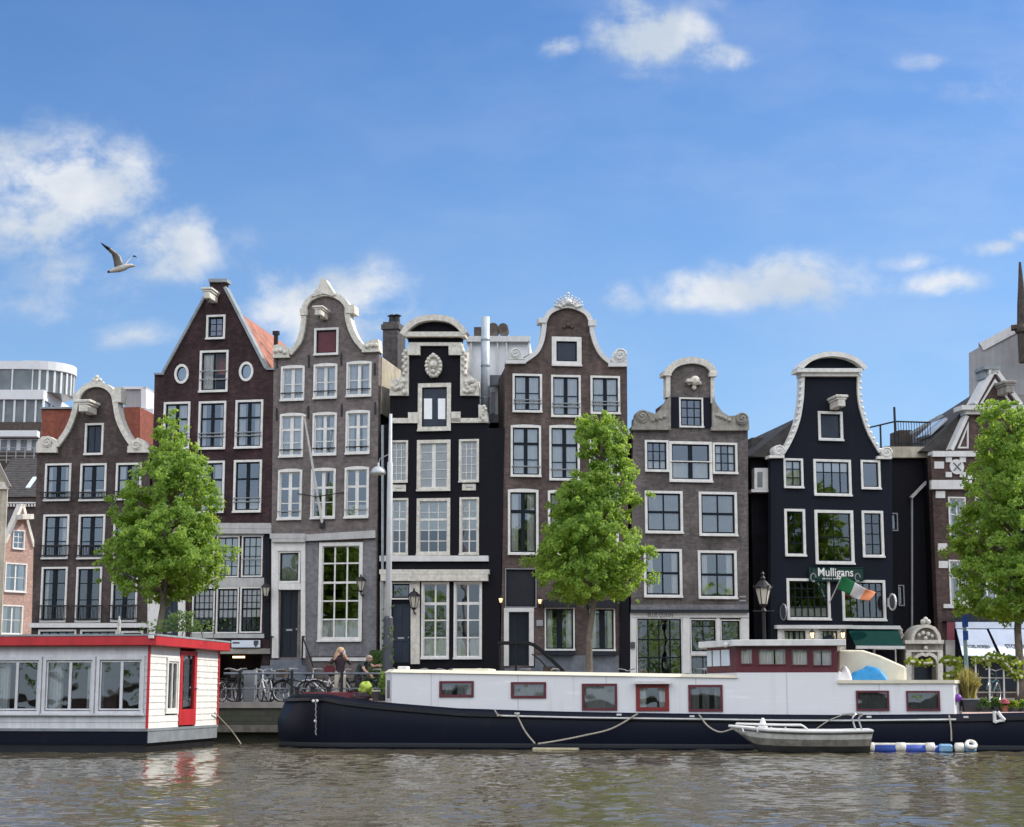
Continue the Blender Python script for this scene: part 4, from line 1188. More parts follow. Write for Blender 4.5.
# ---------- annex with roof terrace, right of the pub
h = House('annex_building', 'dark annex with cream eaves and a railed roof terrace, set back beside the pub', 'building', PL(O=O7, yaw=10).W(PL(O=O7, yaw=10).P(886, 694)[0], 2.6, -GZ), 10, 6)
out = [(h.P(886, 690)[0], 0), (h.P(936, 690)[0], 0), h.P(936, 446), h.P(886, 446)]
h.window((890.5, 513, 897.5, 531), 1.2, cols=1, rows=(), frame='letter_grey', sill=False)
h.window((898, 585, 904, 606), 1.2, cols=1, rows=(), frame='letter_grey', sill=False)
h.wall(out, 'black_wall')
h.body(out[0][0], out[1][0], out[2][1] - .05, out[2][1] - .05, 'black_tar')
h.part('flat_roof', 'lead_grey', [(886, 446, 936, 447.5)], .35, 6)
h.part('cornice', 'cream_plaster', [(889.5, 446.5, 930, 457.5)], -.25, -.003)
h.part('downpipe', 'grey_metal', [(911.5, 497, 913, 660)], -.12, -.02)
mb = MB().band([h.P(910.5, 498, -.2), h.P(929, 479, -.2)], .1, -.3, -.15); mb.build('gutter', 'grey_trim', h.root)
mb = MB(); u0, u1 = h.P(874, 440)[0], h.P(934, 440)[0]; zt, zb_ = h.P(905, 420.5)[1], h.P(905, 446)[1]
ua = h.P(899, 440)[0]
mb.tube([(u0, 4, zb_ + 1.0), (ua, .3, zt)], .035, 5); mb.tube([(ua, .3, zt), (u1, .3, zt)], .035, 5); mb.tube([(ua, .3, zb_ + .15), (u1, .3, zb_ + .15)], .02, 5)
for k in range(5): 
    f = k / 4; mb.tube([(u0 + (ua - u0) * f, 4 - 3.7 * f, zb_), (u0 + (ua - u0) * f, 4 - 3.7 * f, zb_ + 1.0 + (zt - zb_ - 1.0) * f)], .04, 5)
for k in range(14): mb.tube([(ua + (u1 - ua) * k / 13, .3, zb_), (ua + (u1 - ua) * k / 13, .3, zt)], .014, 4)
mb.tube([(ua - .03, .28, zb_ - .4), (ua - .03, .28, h.P(898.6, 406)[1])], .05, 6)
mb.build('terrace_railing', 'black_metal', h.root)
mb = MB(); mb.prism(h.poly([(910.5, 432), (941, 414), (944, 416), (911.5, 434.5)], .8), .8, 1.); mb.build('stair_beam', 'lead_grey', h.root)
h.part('roof_hatch', 'wood_dark', [(899.5, 430, 912, 446)], 1.4, 2.4)

# ---------- ornate stone gateway
h = House('stone_gateway', 'ornate pale stone gateway with arched pediment and urns beside the pub', 'gateway', PL(O=O7, yaw=10).W(PL(O=O7, yaw=10).P(897, 694)[0], .4, -GZ), 10, 1)
aw_ = [(914 + 11 * (1 - math.cos(k * math.pi / 10)), 664 - 9 * math.sin(k * math.pi / 10) + (2 if k == 5 else 0)) for k in range(11)]
hole = [(h.P(914, 690)[0], .05)] + h.poly(aw_) + [(h.P(936, 690)[0], .05)]
h.holes.append(hole)
out = h.foot(904.5, 943) + h.poly([(943, 644), (939, 640), (938, 634)] + [(924.5 + 13.5 * math.cos(k * math.pi / 10), 640 - 14 * math.sin(k * math.pi / 10)) for k in range(11)] + [(908, 640), (905, 644)])
MB().prism(out, 0, .6, h.holes).build('wall', 'stone_grey', h.root)
m = h.px2m(925); mb = MB()
mb.band(h.poly([(924.5 + 13.5 * math.cos(k * math.pi / 12), 640 - 14 * math.sin(k * math.pi / 12)) for k in range(13)]), 3 * m, -.16, .65)
h.rect(mb, 905, 640, 944, 643.6, -.2, .62); h.rect(mb, 906.5, 650, 942.5, 652, -.1, .02)
mb.band(h.poly(aw_), 3 * m, -.1, .1, side=1)
h.rect(mb, 906, 652, 911.5, 690, -.12, .02); h.rect(mb, 938, 652, 943, 690, -.12, .02)
mb.build('moulding', 'cream_stone', h.root)
mb = MB()
for x, y, r in ((922, 622, 2.6), (927, 622, 2.6), (924.5, 619.5, 2.4), (918, 635, 1.8), (922, 633, 2), (927, 634, 2), (931, 636, 1.6), (924.5, 638, 2), (924.5, 648, 2)): h.ball(mb, x, y, r, -.1)
mb.build('carving', 'cream_stone', h.root)
mb = MB()
for x in (902.5, 937.5):
    u, z = h.P(x, 641, -.1); mb.lathe([(.14, -.3), (.14, 0), (.06, .05), (.16, .22), (.1, .36), (.13, .42), (.03, .55)], (u, .15, z), 10)
mb.build('urn', 'stone_grey', h.root, smooth=True)
h.part('door', 'door_dark', [(913, 655, 937, 692)], .4, .5)

# ---------- h8: red brown brick with white stone bands
h = House('brick_house', 'red brown brick house with white stone bands, rosette and triangular dormer behind the right tree', 'house', O8, 11)
h.O = h.W(h.P(930, 694)[0], 1.6, -GZ); h.O.z = 0; h.root.location = (h.O.x, h.O.y, GZ)
for b in ((948.5, 497, 966, 540), (975, 497, 994, 540), (1006, 497, 1026, 540), (1040, 497, 1062, 540), (949, 560, 968, 604), (977, 560, 997, 604), (1008, 560, 1029, 604)):
    h.window(b, 1.5, rows=(.4,), cols=2, mull=.06, sash='white_paint', curtain=('sides', .25))
out = h.foot(940.5, 1304) + h.poly([(1300, 408), (968, 408), (952, 449), (931, 455)])  # outline stretched unseen to the right to keep sun off the awnings
h.wall(out, 'brick_h8')
m = h.px2m(980)
mb = MB()
h.rect(mb, 933, 451, 980, 456.5, -.12, .36); h.rect(mb, 962, 405, 1302, 409.5, -.35, .4); h.rect(mb, 966, 409.6, 1300, 414, -.2, .3)
h.rect(mb, 931.5, 480, 972, 489, -.16, .02)
for y in (461.5, 491, 543.3, 561): h.rect(mb, 934.5 + (y - 461) * .045, y, 944 + (y - 461) * .04, y + 7, -.05, .02)
for y in (474, 515, 560): h.rect(mb, 968, y, 976, y + 5, -.05, .02); h.rect(mb, 996, y, 1006, y + 5, -.05, .02)
h.rect(mb, 944, 604, 1300, 608, -.1, .02)
mb.band(h.poly([(951, 450), (966.5, 416)]), 3.2 * m, -.1, .4)
mb.prism(h.poly([(957, 448.5), (968, 422), (968, 448.5)]), -.06, .02, [h.poly([(959.5, 447), (966.6, 429), (966.6, 447)])])
mb.build('stone_band', 'grey_white', h.root)
mb = MB()
mb.lathe([(.3, 0), (.3, .06)], (0, 0, 0), 16)
mb.xf(Matrix.Translation((*[h.P(956, 467)[0]], -.04, h.P(956, 467)[1])) @ Matrix.Rotation(R(90), 4, 'X'))
for dx, dy in ((-1, -1), (1, -1), (1, 1), (-1, 1)): h.rect(mb, 956 + dx * 7 - 3, 467 + dy * 7.5 - 2.6, 956 + dx * 7 + 3, 467 + dy * 7.5 + 2.6, -.06, .02)
rs = mb.build('rosette', 'grey_white', h.root)
mb = MB(); u, z = h.P(956, 467); 
for a in (.785, 2.356): mb.tube([(u - .22 * math.cos(a), -.12, z - .22 * math.sin(a)), (u + .22 * math.cos(a), -.12, z + .22 * math.sin(a))], .025, 4)
mb.build('grille', 'blue_stone', rs)
# dormer gable
tri = [(974.5, 404.6), (993.2, 372), (1020, 404.8)]
g = MB().prism(h.poly(tri), .02, .5).build('dormer_gable', 'brick_h8', h.root)
mb = MB(); mb.band(h.poly([(974.5, 404), (993.4, 370)]), 4 * m, -.1, .6); mb.band(h.poly([(995, 370), (1020.5, 405)]), 4 * m, -.1, .6)
mb.prism(h.poly([(979.5, 403.6), (994.5, 379), (1012, 404)]), -.05, .0, [h.poly([(982.5, 402.2), (994.6, 382.4), (1008.6, 402.4)])])
h.rect(mb, 989, 367.5, 998.5, 374, -.1, .5)
mb.build('gable_coping', 'grey_white', g)
mb = MB(); h.rect(mb, 984.5, 365.8, 1000.5, 369, -.14, .8); h.rect(mb, 984.2, 369, 988.8, 378, .05, .8); h.rect(mb, 998.8, 369, 1000.5, 380, .05, .8); mb.build('gable_cap', 'lead_grey', g)
h.beam(993.5, 384, 1008, 397.5, .8, 'stone_grey')
mb = MB()
mb.add([( *[h.P(932, 449)[0]], .4, h.P(932, 449)[1]), (h.P(1300, 408)[0], .4, h.P(966, 414)[1]), (h.P(1300, 408)[0], 4.5, h.P(977, 380)[1] + .6), (h.P(968, 388)[0] + .9, 4.5, h.P(977, 380)[1] + .6), (h.P(968, 414)[0], .4, h.P(966, 414)[1])], [(0, 1, 4), (0, 4, 3), (4, 1, 2, 3)])
ux, zx = h.P(932, 450)
uy, zy = h.P(966.5, 410)
zt = h.P(977, 388, 3)[1]
mb = MB()
P_ = [(ux - .3, .36, zx), (uy, .36, zy), (h.P(1300, 405)[0], .36, zy), (ux - .3, 8, zx), (h.P(975, 380, 4)[0], 4, zt), (h.P(1300, 380, 4)[0], 4, zt), (h.P(1300, 405)[0], 8, zy), (h.P(1300, 405)[0], .36, zx - .5), (h.P(1300, 405)[0], 8, zx - .5)]
mb.add(P_, [(0, 1, 4, 3), (1, 2, 5, 4), (4, 5, 6, 3), (0, 3, 8, 7), (0, 7, 2, 1), (7, 8, 6, 5, 2), (3, 6, 8)])
rf = mb.build('roof', 'tiles_dark', h.root)
# skylight on the left roof slope
nrm = (Vector(P_[1]) - Vector(P_[0])).cross(Vector(P_[3]) - Vector(P_[0])).normalized()
if nrm.x > 0: nrm = -nrm
e1 = (Vector(P_[1]) - Vector(P_[0])).normalized(); e2 = (Vector(P_[3]) - Vector(P_[0])).normalized()
base = Vector(P_[0]) + e1 * (.52 * (Vector(P_[1]) - Vector(P_[0])).length) + e2 * 1.2 + nrm * .05
q = [base, base + e1 * 1.05, base + e1 * 1.05 + e2 * 1.3, base + e2 * 1.3]
MB().add([tuple(x) for x in q] + [tuple(x - nrm * .1) for x in q], [(0, 1, 2, 3), (0, 4, 5, 1), (1, 5, 6, 2), (2, 6, 7, 3), (3, 7, 4, 0)]).build('skylight', 'skylight', rf)
uL, uR = h.P(932, 456)[0], h.P(1300, 456)[0]; z8 = h.P(940, 456)[1]
h.body(uL + .02, uR, z8 - .02, z8, 'black_tar')
# white shop awnings
sb = h.part('shop_front', 'door_dark', [(955, 612, 1300, 690)], -.03, -.003)
h.part('fascia', 'awning_white', [(955.5, 622, 1090, 628.4)], -.12, -.035)
h.part('pilaster', 'grey_white', [(946, 640, 955, 672)], -.1, -.003)
def awning(x0, x1, xb0, xb1, txt):
    ta, tb = h.P(x0, 629, -.1), h.P(x1, 629.4, -.1); ba, bb = h.P(xb0, 655, -1.5), h.P(xb1, 656.6, -1.5)
    q = [(ta[0], -.1, ta[1]), (tb[0], -.1, tb[1]), (bb[0], -1.5, bb[1]), (ba[0], -1.5, ba[1])]
    a = MB().add(q + [(x, y, z - .03) for x, y, z in q], [(0, 1, 2, 3), (7, 6, 5, 4), (0, 3, 7, 4), (1, 5, 6, 2), (2, 6, 7, 3), (0, 4, 5, 1)]).build('awning', 'awning_white', h.root)
    c = (Vector(q[0]) + Vector(q[1])) * .5 * .33 + (Vector(q[2]) + Vector(q[3])) * .5 * .67
    ang = math.atan2(q[0][2] - q[3][2], 1.4)
    lettering('lettering', txt, (q[2][0] - q[3][0]) * .68, 'letter_dark', a, Matrix.Translation(c + Vector((0, -.012, .012))) @ Matrix.Rotation(ang, 4, 'X') @ Matrix.Scale(1.7, 4, (0, 1, 0)), bold=.025)
awning(956.4, 986.6, 962.5, 998.6, 'STOEL-SOREN')
awning(989, 1040, 1001.5, 1050, 'STOEL-SOREN')
H8 = h
bn = thing('banner', 'dull red vertical banner on the brick house corner beside the white awnings', 'banner', h.W(0, 0, 0), h.yaw)
mb = MB(); h.rect(mb, 947, 621.5, 954.5, 640, -.34, -.31); mb.build('cloth', 'banner_red', bn)
mb = MB(); h.rect(mb, 946, 620.6, 955.4, 621.6, -.36, -.01); mb.build('rod', 'black_metal', bn)

# ---------- far things above the roofs
Y = 140.
b0 = House('office_building', 'white modern office building with glazed rounded tower, far left behind the houses', 'building', at(-60, 694, Y), 0, 14, GZ)
h = b0; h.O = Vector((at(-60, 694, Y).x, Y, 0)); h.root.location = (h.O.x, h.O.y, GZ)
u = lambda x, y, v=0: h.P(x, y, v)
mb = MB()
x1, x2 = u(42.5, 400)[0], u(64, 380)[0]
def zz(y): return u(20, y)[1]
mb.box(u(-60, 400)[0], x1, 0, 14, 0, zz(422)); mb.build('wall', 'wood_dark', h.root)
mb = MB(); mb.box(u(-60, 400)[0], x1 + .1, -.15, 14.1, zz(399.5), zz(390)); mb.build('white_band', 'modern_white', h.root)
mb = MB(); mb.box(u(-60, 400)[0], x1, 0.1, 14, zz(422), zz(399.5)); mb.build('glazing', 'modern_glass', h.root)
mb = MB()
for k in range(13): mb.box(u(-58 + k * 10.6 - 24, 410)[0], u(-58 + k * 10.6 - 22.2, 410)[0], -.02, .12, zz(422), zz(399.5)) if -58 + k * 10.6 - 24 < 42 else None
for k in range(6): mb.box(x1 - .02, x1 + .1, k * 2.3, k * 2.3 + .35, zz(422), zz(399.5))
mb.build('mullion', 'modern_white', h.root)
cx, rr = u(30, 380)[0], u(64, 380)[0] - u(30, 380)[0]
mb = MB(); mb.lathe([(rr, zz(368.5)), (rr * 1.03, zz(368)), (rr * 1.03, zz(359.5)), (.1, zz(359.4))], (cx, rr + .5, 0), 28); mb.box(u(-60, 380)[0], cx, .4, rr * 2, zz(368), zz(360)); tw = mb.build('tower_roof', 'modern_white', h.root)
mb = MB(); mb.lathe([(rr * .96, zz(390)), (rr * .96, zz(368.3))], (cx, rr + .5, 0), 28); mb.box(u(-60, 380)[0], cx, .5, rr * 2, zz(390), zz(368.3)); tg = mb.build('tower_glazing', 'modern_glass', h.root)
mb = MB()
for k in range(-9, 5):
    a = k * math.pi / 14 * 1.0
    mb.box(-.09, .09, -.05, .05, zz(390), zz(368.3)); mb.xf(Matrix.Translation((cx + rr * .975 * math.cos(a), rr + .5 + rr * .975 * math.sin(a), 0)) @ Matrix.Rotation(a + math.pi / 2, 4, 'Z'), len(mb.v) - 8)
for k in range(6): mb.box(u(-60 + k * 14, 380)[0], u(-58.6 + k * 14, 380)[0], .38, .48, zz(390), zz(368.3))
mb.build('tower_mullion', 'modern_white', h.root)
mb = MB(); mb.box(u(10, 352)[0], u(25, 352)[0], 4, 7, zz(361), zz(351.5)); mb.box(u(2, 356)[0], u(8, 356)[0], 3, 5, zz(361), zz(356.5)); mb.build('roof_plant', 'lead_grey', h.root)
mb = MB(); mb.box(u(0, 435)[0], u(40, 435)[0], -.9, -.02, zz(438), zz(432)); mb.build('sunshade', 'modern_white', h.root)
mb = MB(); mb.box(u(-20, 445)[0], u(41.5, 445)[0], -.06, -.01, zz(450.5), zz(439)); lw = mb.build('lower_glazing', 'modern_white', h.root)
mb = MB()
for x in (0, 9.5, 20, 31): mb.box(u(x + 1, 445)[0], u(x + 7, 445)[0], -.10, -.07, zz(450), zz(440))
mb.build('pane', 'modern_glass', lw)
mb = MB()
for y in (450, 454, 458, 462): mb.box(u(-20, y)[0], u(40, y)[0], -1.25, -1.2, zz(y) - .02, zz(y) + .03)
for x in range(-16, 42, 9): mb.box(u(x, 450)[0], u(x, 450)[0] + .06, -1.26, -1.19, zz(465), zz(450))
mb.build('balcony_railing', 'grey_metal', h.root)

h = House('brick_building', 'plain orange red brick building behind the brown neck gable, beside the white offices', 'building', at(42, 694, 74), -6, 7)
mb = MB().prism(h.poly([(41.5, 408.5), (140, 407), (140, 480), (41.5, 480)]), 0, 7); mb.build('wall', 'brick_red', h.root)
mb = MB().prism(h.poly([(41, 407.4), (78, 407.2), (78, 409), (41, 409)]), -.1, 7.1); mb.build('coping', 'lead_grey', h.root)
mb = MB().box(h.P(43, 690)[0], h.P(139, 690)[0], .1, 6.9, 0, h.P(90, 480)[1] - .003); mb.build('lower_wall', 'brick_h1', h.root)
h = House('rooftop_plant_room', 'pale louvred rooftop plant room with white edges right of the brown neck gable', 'plant room', at(120, 694, 80), -6, 5)
h.part('louvre', 'concrete', [(124.5, 388, 141, 408)], 0, 4)
h.part('frame', 'modern_white', [(123, 386.5, 146, 389), (141, 386.5, 146, 408)], -.1, 4.1)
h.part('parapet', 'modern_white', [(137, 408.5, 153, 425)], -.2, 4.1)
MB().box(h.P(125, 690)[0], h.P(152, 690)[0], .1, 4, 0, h.P(130, 425)[1]).build('tower_wall', 'concrete', h.root)

h = House('church_building', 'bare grey rendered church side wall with sloping top, far right above the roofs', 'church', at(968, 694, 88), -16, 3)
out = [(h.P(971, 690)[0], 0), (h.P(1120, 690)[0], 0), h.P(1120, 268), h.P(1017, 327), h.P(985, 344), h.P(968.8, 353)]
h.wall(out, 'concrete')
MB().box(out[0][0] + 1., out[1][0] - .01, .345, 3, 0, h.P(1000, 352)[1]).build('nave_block', 'concrete', h.root)
mb = MB().band([h.P(981.5, 347), h.P(1017, 328), h.P(1120, 269)], .45, -.08, .5); mb.build('coping', 'grey_white', h.root)
h.part('vent_pipe', 'lead_grey', [(978.5, 342.5, 980, 354), (981.5, 344, 986.5, 350)], .1, .6)
sp = MB()
u_, z_ = h.P(1023.5, 334, -1.2); _, zt_ = h.P(1022.5, 262, -1.2)
sp.lathe([(.30, -1.5), (.30, 0), (.42, .1), (.42, .3), (.30, .5), (.24, 1.6), (.15, 2.6), (.06, zt_ - z_)], (u_, -1.2, z_), 8)
sp.box(u_ - .6, u_ + .2, -1.5, -.9, z_ + 1.55 - 1.3, z_ + 1.75 - 1.3)
h2_ = sp.build('pinnacle', 'wood_dark', h.root)

# ---------- pink gable house & small roof at far left
h = House('brick_house', 'small pink brick house with plain pointed gable and white windows at the far left', 'house', at(-6, 694, 105), 50, 7)
h.window((12.5, 530, 24.5, 549.5), 1.2, sash='white_paint', rows=(.33, .66), cols=2, mull=.04, border=.04)
h.window((4.5, 563, 26.5, 592.5), 1.4, sash='white_paint', rows=(.5,), cols=2, mull=.1, border=.05, curtain=('sides', .3))
h.window((1, 605, 22.5, 635), 1.4, sash='white_paint', rows=(.5,), cols=2, mull=.1, border=.05, curtain=('sides', .3))
out = h.foot(-6, 30.5) + h.poly([(33.5, 546), (22.5, 505), (5.5, 542), (-3, 545)])
h.wall(out, 'brick_pink')
m = h.px2m(20)
mb = MB().band(h.poly([(33.6, 547), (22.3, 504.5)]), 2.4 * m, -.12, .4); mb.band(h.poly([(21.8, 504.5), (4.8, 543)]), 2.4 * m, -.12, .4)
mb.build('gable_coping', 'cream_stone', h.root)
h.part('hoisting_beam', 'cream_stone', [(23, 514, 34, 519)], -.8, .05)
h.body(out[0][0] + .02, h.P(31, 600)[0] - .02, h.P(10, 546)[1], h.P(10, 546)[1], 'brick_pink')
h.roof([h.P(-2, 546), h.P(33, 547), h.P(22.4, 508)], 'tiles_dark')
h = House('cream_house', 'cream rendered house edge with grey coped gable cut by the left picture edge', 'house', at(-60, 694, 98), 10, 3)
out = h.foot(-60, -2.5) + h.poly([(7.5, 487), (-4, 455), (-30, 440), (-60, 487)])
out = [(h.P(-60, 690)[0], 0), (h.P(-1.5, 690)[0], 0), h.P(7.5, 486), h.P(-8, 456), h.P(-60, 486)]
h.wall(out, 'cream_plaster')
mb = MB().band(h.poly([(9.5, 487), (-6, 455)]), 3.2 * h.px2m(0), -.2, .5); mb.build('gable_coping', 'stone_grey', h.root)
h.part('cornice', 'cream_stone', [(-20, 482, 8.5, 489)], -.15, -.004)
h = House('tiled_house', 'dark house with grey pantiled roof and white dentils behind the small pink house', 'house', at(5, 694, 124), -5, 6)
zA, zB = h.P(20, 497)[1], h.P(20, 458, 5)[1]
MB().box(h.P(-14, 690)[0], h.P(45, 690)[0], 0, 6, 0, zA).build('wall', 'wood_dark', h.root)
rf = MB().add([(h.P(-14, 497)[0], -.2, zA + .002), (h.P(45, 497)[0], -.2, zA + .002), (h.P(45, 460)[0], 5, zB), (h.P(-14, 460)[0], 5, zB), (h.P(-14, 497)[0], 6, zA + .002), (h.P(45, 497)[0], 6, zA + .002)], [(0, 1, 2, 3), (3, 2, 5, 4), (0, 3, 4), (1, 5, 2), (0, 4, 5, 1)]).build('roof', 'tiles_dark', h.root)
u0, z0 = h.P(25, 486, .8); u1, z1 = h.P(36, 476, 2.0)
f = lambda y: zA + (zB - zA) * (y + .2) / 5.2 + .06
MB().add([(u0, .9, f(.9)), (u1, .9, f(.9)), (u1, 2.3, f(2.3)), (u0, 2.3, f(2.3)), (u0, .9, f(.9) - .15), (u1, .9, f(.9) - .15), (u1, 2.3, f(2.3) - .15), (u0, 2.3, f(2.3) - .15)], [(0, 1, 2, 3), (0, 4, 5, 1), (1, 5, 6, 2), (2, 6, 7, 3), (3, 7, 4, 0)]).build('skylight', 'skylight', rf)
mb = MB()
for k in range(10): h.rect(mb, 7 + k * 3, 503.5, 8.6 + k * 3, 506.5, -.3, -.003)
h.rect(mb, 5, 502, 37, 503.3, -.35, -.003); mb.build('dentil_cornice', 'grey_white', h.root)
from mathutils import noise
# ------------------------------------------------------------------ ground, quay, water
QY = 53.0
o = MB().quad((-400, QY + .3, GZ), (400, QY + .3, GZ), (400, 900, GZ), (-400, 900, GZ)).build('street', 'street_clinker', fix=False); tag(o, kind='structure')
o = MB().box(-400, 400, QY, QY + .8, -1.5, GZ - .16).build('quay_wall', 'quay_stone'); tag(o, kind='structure')
o = MB().box(-400, 400, QY - .06, QY + .55, GZ - .158, GZ + .02).build('quay_coping', 'pavement'); tag(o, kind='structure')
o = MB().quad((-400, 900, -2), (-400, -300, -2), (400, -300, -2), (400, 900, -2)).build('canal_bed', 'wood_dark', fix=False); tag(o, kind='structure')
mb = MB().box(-400, 400, QY - .30, QY - .002, .32, .52)
o = mb.build('fender_beam', 'timber_beam'); tag(o, kind='structure')
# pavement with a kerb along the house fronts
front = [(-40, 64.5 + 3.2)] + [(p.x, p.y) for p in (O1, O2, O3, O4, PL(495, 62., -7).world(496), O6, O7, O8)] + [(40, O8.y + 4)]
mb = MB()
for (xa, ya), (xb, yb) in zip(front[:-1], front[1:]):
    mb.add([(xa, ya - 2.2, GZ - .01), (xb, yb - 2.2, GZ - .01), (xb, yb - .002, GZ - .01), (xa, ya - .002, GZ - .01), (xa, ya - 2.2, GZ + .12), (xb, yb - 2.2, GZ + .12), (xb, yb - .002, GZ + .12), (xa, ya - .002, GZ + .12)],
           [(4, 5, 6, 7), (0, 1, 5, 4)])
o = mb.build('pavement', 'pavement', fix=False); tag(o, kind='structure')

# water: one wide sheet with a really wavy part in front of the boats
rs = np.random.RandomState(3)
x = np.arange(-17, 17.01, .06); y = np.concatenate([np.arange(11, 28, .06), np.arange(28, 53.2, .10)])
X, Yg = np.meshgrid(x, y)
Z = np.zeros_like(X)
for i in range(46):
    lam = .24 * (6.5 ** (rs.rand() ** 1.3)); k = 2 * np.pi / lam
    a = rs.normal(-1.45, .75); amp = WAVE * (.5 + rs.rand()) / k
    ph = k * (X * math.cos(a) + Yg * math.sin(a)) + rs.rand() * 6.28 + .8 * np.sin(X * rs.rand() * .7 + Yg * rs.rand() * .6 + rs.rand() * 6)
    Z += amp * (np.sin(ph) - .28 * np.cos(2 * ph))
patch = .85 + .5 * np.sin(X * .35 + 1.3 * np.sin(Yg * .25)) * np.sin(Yg * .45 + X * .1)
Z *= patch
ed = np.minimum(1, np.minimum(np.minimum(X + 17, 17 - X) / 1.5, np.minimum(Yg - 11, 53.2 - Yg + .2) / 1.5)).clip(0, 1)
Z *= ed
ny, nx = X.shape
me = bpy.data.meshes.new('canal_water')
verts = np.stack([X, Yg, Z], -1).reshape(-1, 3)
big = np.array([(-400, -300, 0), (400, -300, 0), (400, 11, 0), (-400, 11, 0), (-17, 11, 0), (17, 11, 0), (-400, 53.2, 0), (-17, 53.2, 0), (17, 53.2, 0), (400, 53.2, 0)], float)
idx = np.arange(nx * ny).reshape(ny, nx)
quads = np.stack([idx[:-1, :-1], idx[:-1, 1:], idx[1:, 1:], idx[1:, :-1]], -1).reshape(-1, 4)
o0 = nx * ny
ext = [(0, 1, 2, 5), (0, 5, 4, 3), (3, 4, 7, 6), (5, 2, 9, 8)]
me.from_pydata(np.concatenate([verts, big]).tolist(), [], quads.tolist() + [tuple(o0 + i for i in f) for f in ext])
me.polygons.foreach_set('use_smooth', [True] * len(me.polygons)); me.materials.append(M['canal_water']); me.update()
o = bpy.data.objects.new('canal_water', me); COL.objects.link(o); tag(o, kind='structure')

# ------------------------------------------------------------------ floating house on the left
class Box(PL):
    pass
fh = PL(147.6, 43.6, -8, 0)
root = thing('floating_house', 'low white clapboard floating house with flat red edged roof, moored on the left', 'houseboat', (fh.O.x, fh.O.y, 0), fh.yaw)
Lx, Wd = -9.5, 5.7
zh = fh.P(147, 729)[1]; zw = fh.P(150, 647)[1] + .03
# hull
MB().box(Lx, 0.02, -.02, Wd + .02, .22, zh).build('hull', 'hull_navy', root)
MB().box(Lx + .1, -.06, .08, Wd - .08, -.6, .222).build('waterline_hull', 'hull_black', root)
MB().box(.0205, .035, .03, Wd - .03, .24, zh - .065).build('sunlit_hull_end', 'bin_grey', root)  # sunlit grey of the dark hull end, painted on as a thin plate
mb = MB().box(Lx, .05, -.05, -.021, zh - .06, zh + .01).box(.021, .05, -.021, Wd, zh - .06, zh + .01); mb.build('hull_rim', 'bin_grey', root)
fx = PL(O=fh.W(0, 0, 0), yaw=math.degrees(fh.yaw) + 90, zb=0)       # the right hand side wall: u runs away from the canal
# clapboards on both walls, cut round the openings
def clap(n0, n1, z0, z1, holes, mk_, board=.165):
    mb = MB(); z = z0
    while z < z1 - .01:
        zt = min(z + board, z1)
        cuts = sorted([(a, b) for a, zb0, b, zb1 in holes if zb0 < zt - .02 and zb1 > z + .02])
        x = n0; segs = []
        for a, b in cuts:
            if a > x: segs.append((x, a))
            x = max(x, b)
        if x < n1: segs.append((x, n1))
        for a, b in segs:
            pr = [(-.026, z), (.05, z), (.05, zt), (-.010, zt)]
            i0 = len(mb.v)
            for uu in (a, b):
                for v, zz_ in pr: mb.v.append(mk_(uu, v, zz_))
            for f in ((0, 1, 2, 3), (7, 6, 5, 4), (0, 4, 5, 1), (1, 5, 6, 2), (2, 6, 7, 3), (3, 7, 4, 0)): mb.f.append(tuple(i0 + q for q in f)); mb.mi.append(0)
        z = zt
    return mb
Fpan = [(-3, 658, 41, 713), (44.5, 657.8, 94.2, 713), (98, 657.4, 149, 713)]
fro = []
for x0, y0, x1, y1 in Fpan:
    ym, xm = (y0 + y1) / 2, (x0 + x1) / 2
    fro.append((fh.P(x0, ym)[0], fh.P(xm, y1)[1], fh.P(x1, ym)[0], fh.P(xm, y0)[1]))
w = fro[1][2] - fro[1][0]
fro = [(fro[1][0] - 3.06 * w * k, fro[1][1], fro[1][2] - 3.06 * w * k, fro[1][3]) for k in (0,)] + [(fro[2][0] + .0, fro[2][1], min(fro[2][2], -.12), fro[2][3])]
step = fro[1][0] - fro[0][0]
fro = [(fro[0][0] - step * k, fro[0][1], fro[0][0] - step * k + w, fro[0][3]) for k in (3, 2, 1)] + fro
mkf = lambda u, v, z: (u, v, z)
mks = lambda u, v, z: (-v, u, z)
def sidebox(x0, y0, x1, y1):
    ym, xm = (y0 + y1) / 2, (x0 + x1) / 2
    return (fx.P(x0, ym)[0], fx.P(xm, y1)[1], fx.P(x1, ym)[0], fx.P(xm, y0)[1])
sw_ = sidebox(165, 658, 181.6, 713.5); sd = sidebox(178.6, 645, 195, 725)
sw_ = (sw_[0], sw_[1], min(sw_[2], sd[0] - .1), sw_[3])
sd = (sd[0], zh + .05, sd[2], zw - .06)
mb = clap(Lx, -.02, zh, zw, [(a - .01, b, c + .01, d) for a, b, c, d in fro], mkf); fw_ = mb.build('wall', 'shade_white', root)
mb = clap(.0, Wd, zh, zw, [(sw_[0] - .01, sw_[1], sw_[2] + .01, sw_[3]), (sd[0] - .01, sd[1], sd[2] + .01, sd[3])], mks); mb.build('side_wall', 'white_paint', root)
MB().box(Lx, -.05, Wd - .06, Wd, zh, zw).box(Lx, Lx + .05, .05, Wd - .06, zh, zw).build('back_wall', 'shade_white', root)
MB().box(Lx + .05, -.06, .06, Wd - .08, zh - .05, zh + .02).build('floor', 'wood_dark', root)
MB().box(Lx + .05, -.07, 2.9, 2.96, zh + .02, zw - .02).build('partition', 'wood_dark', root)
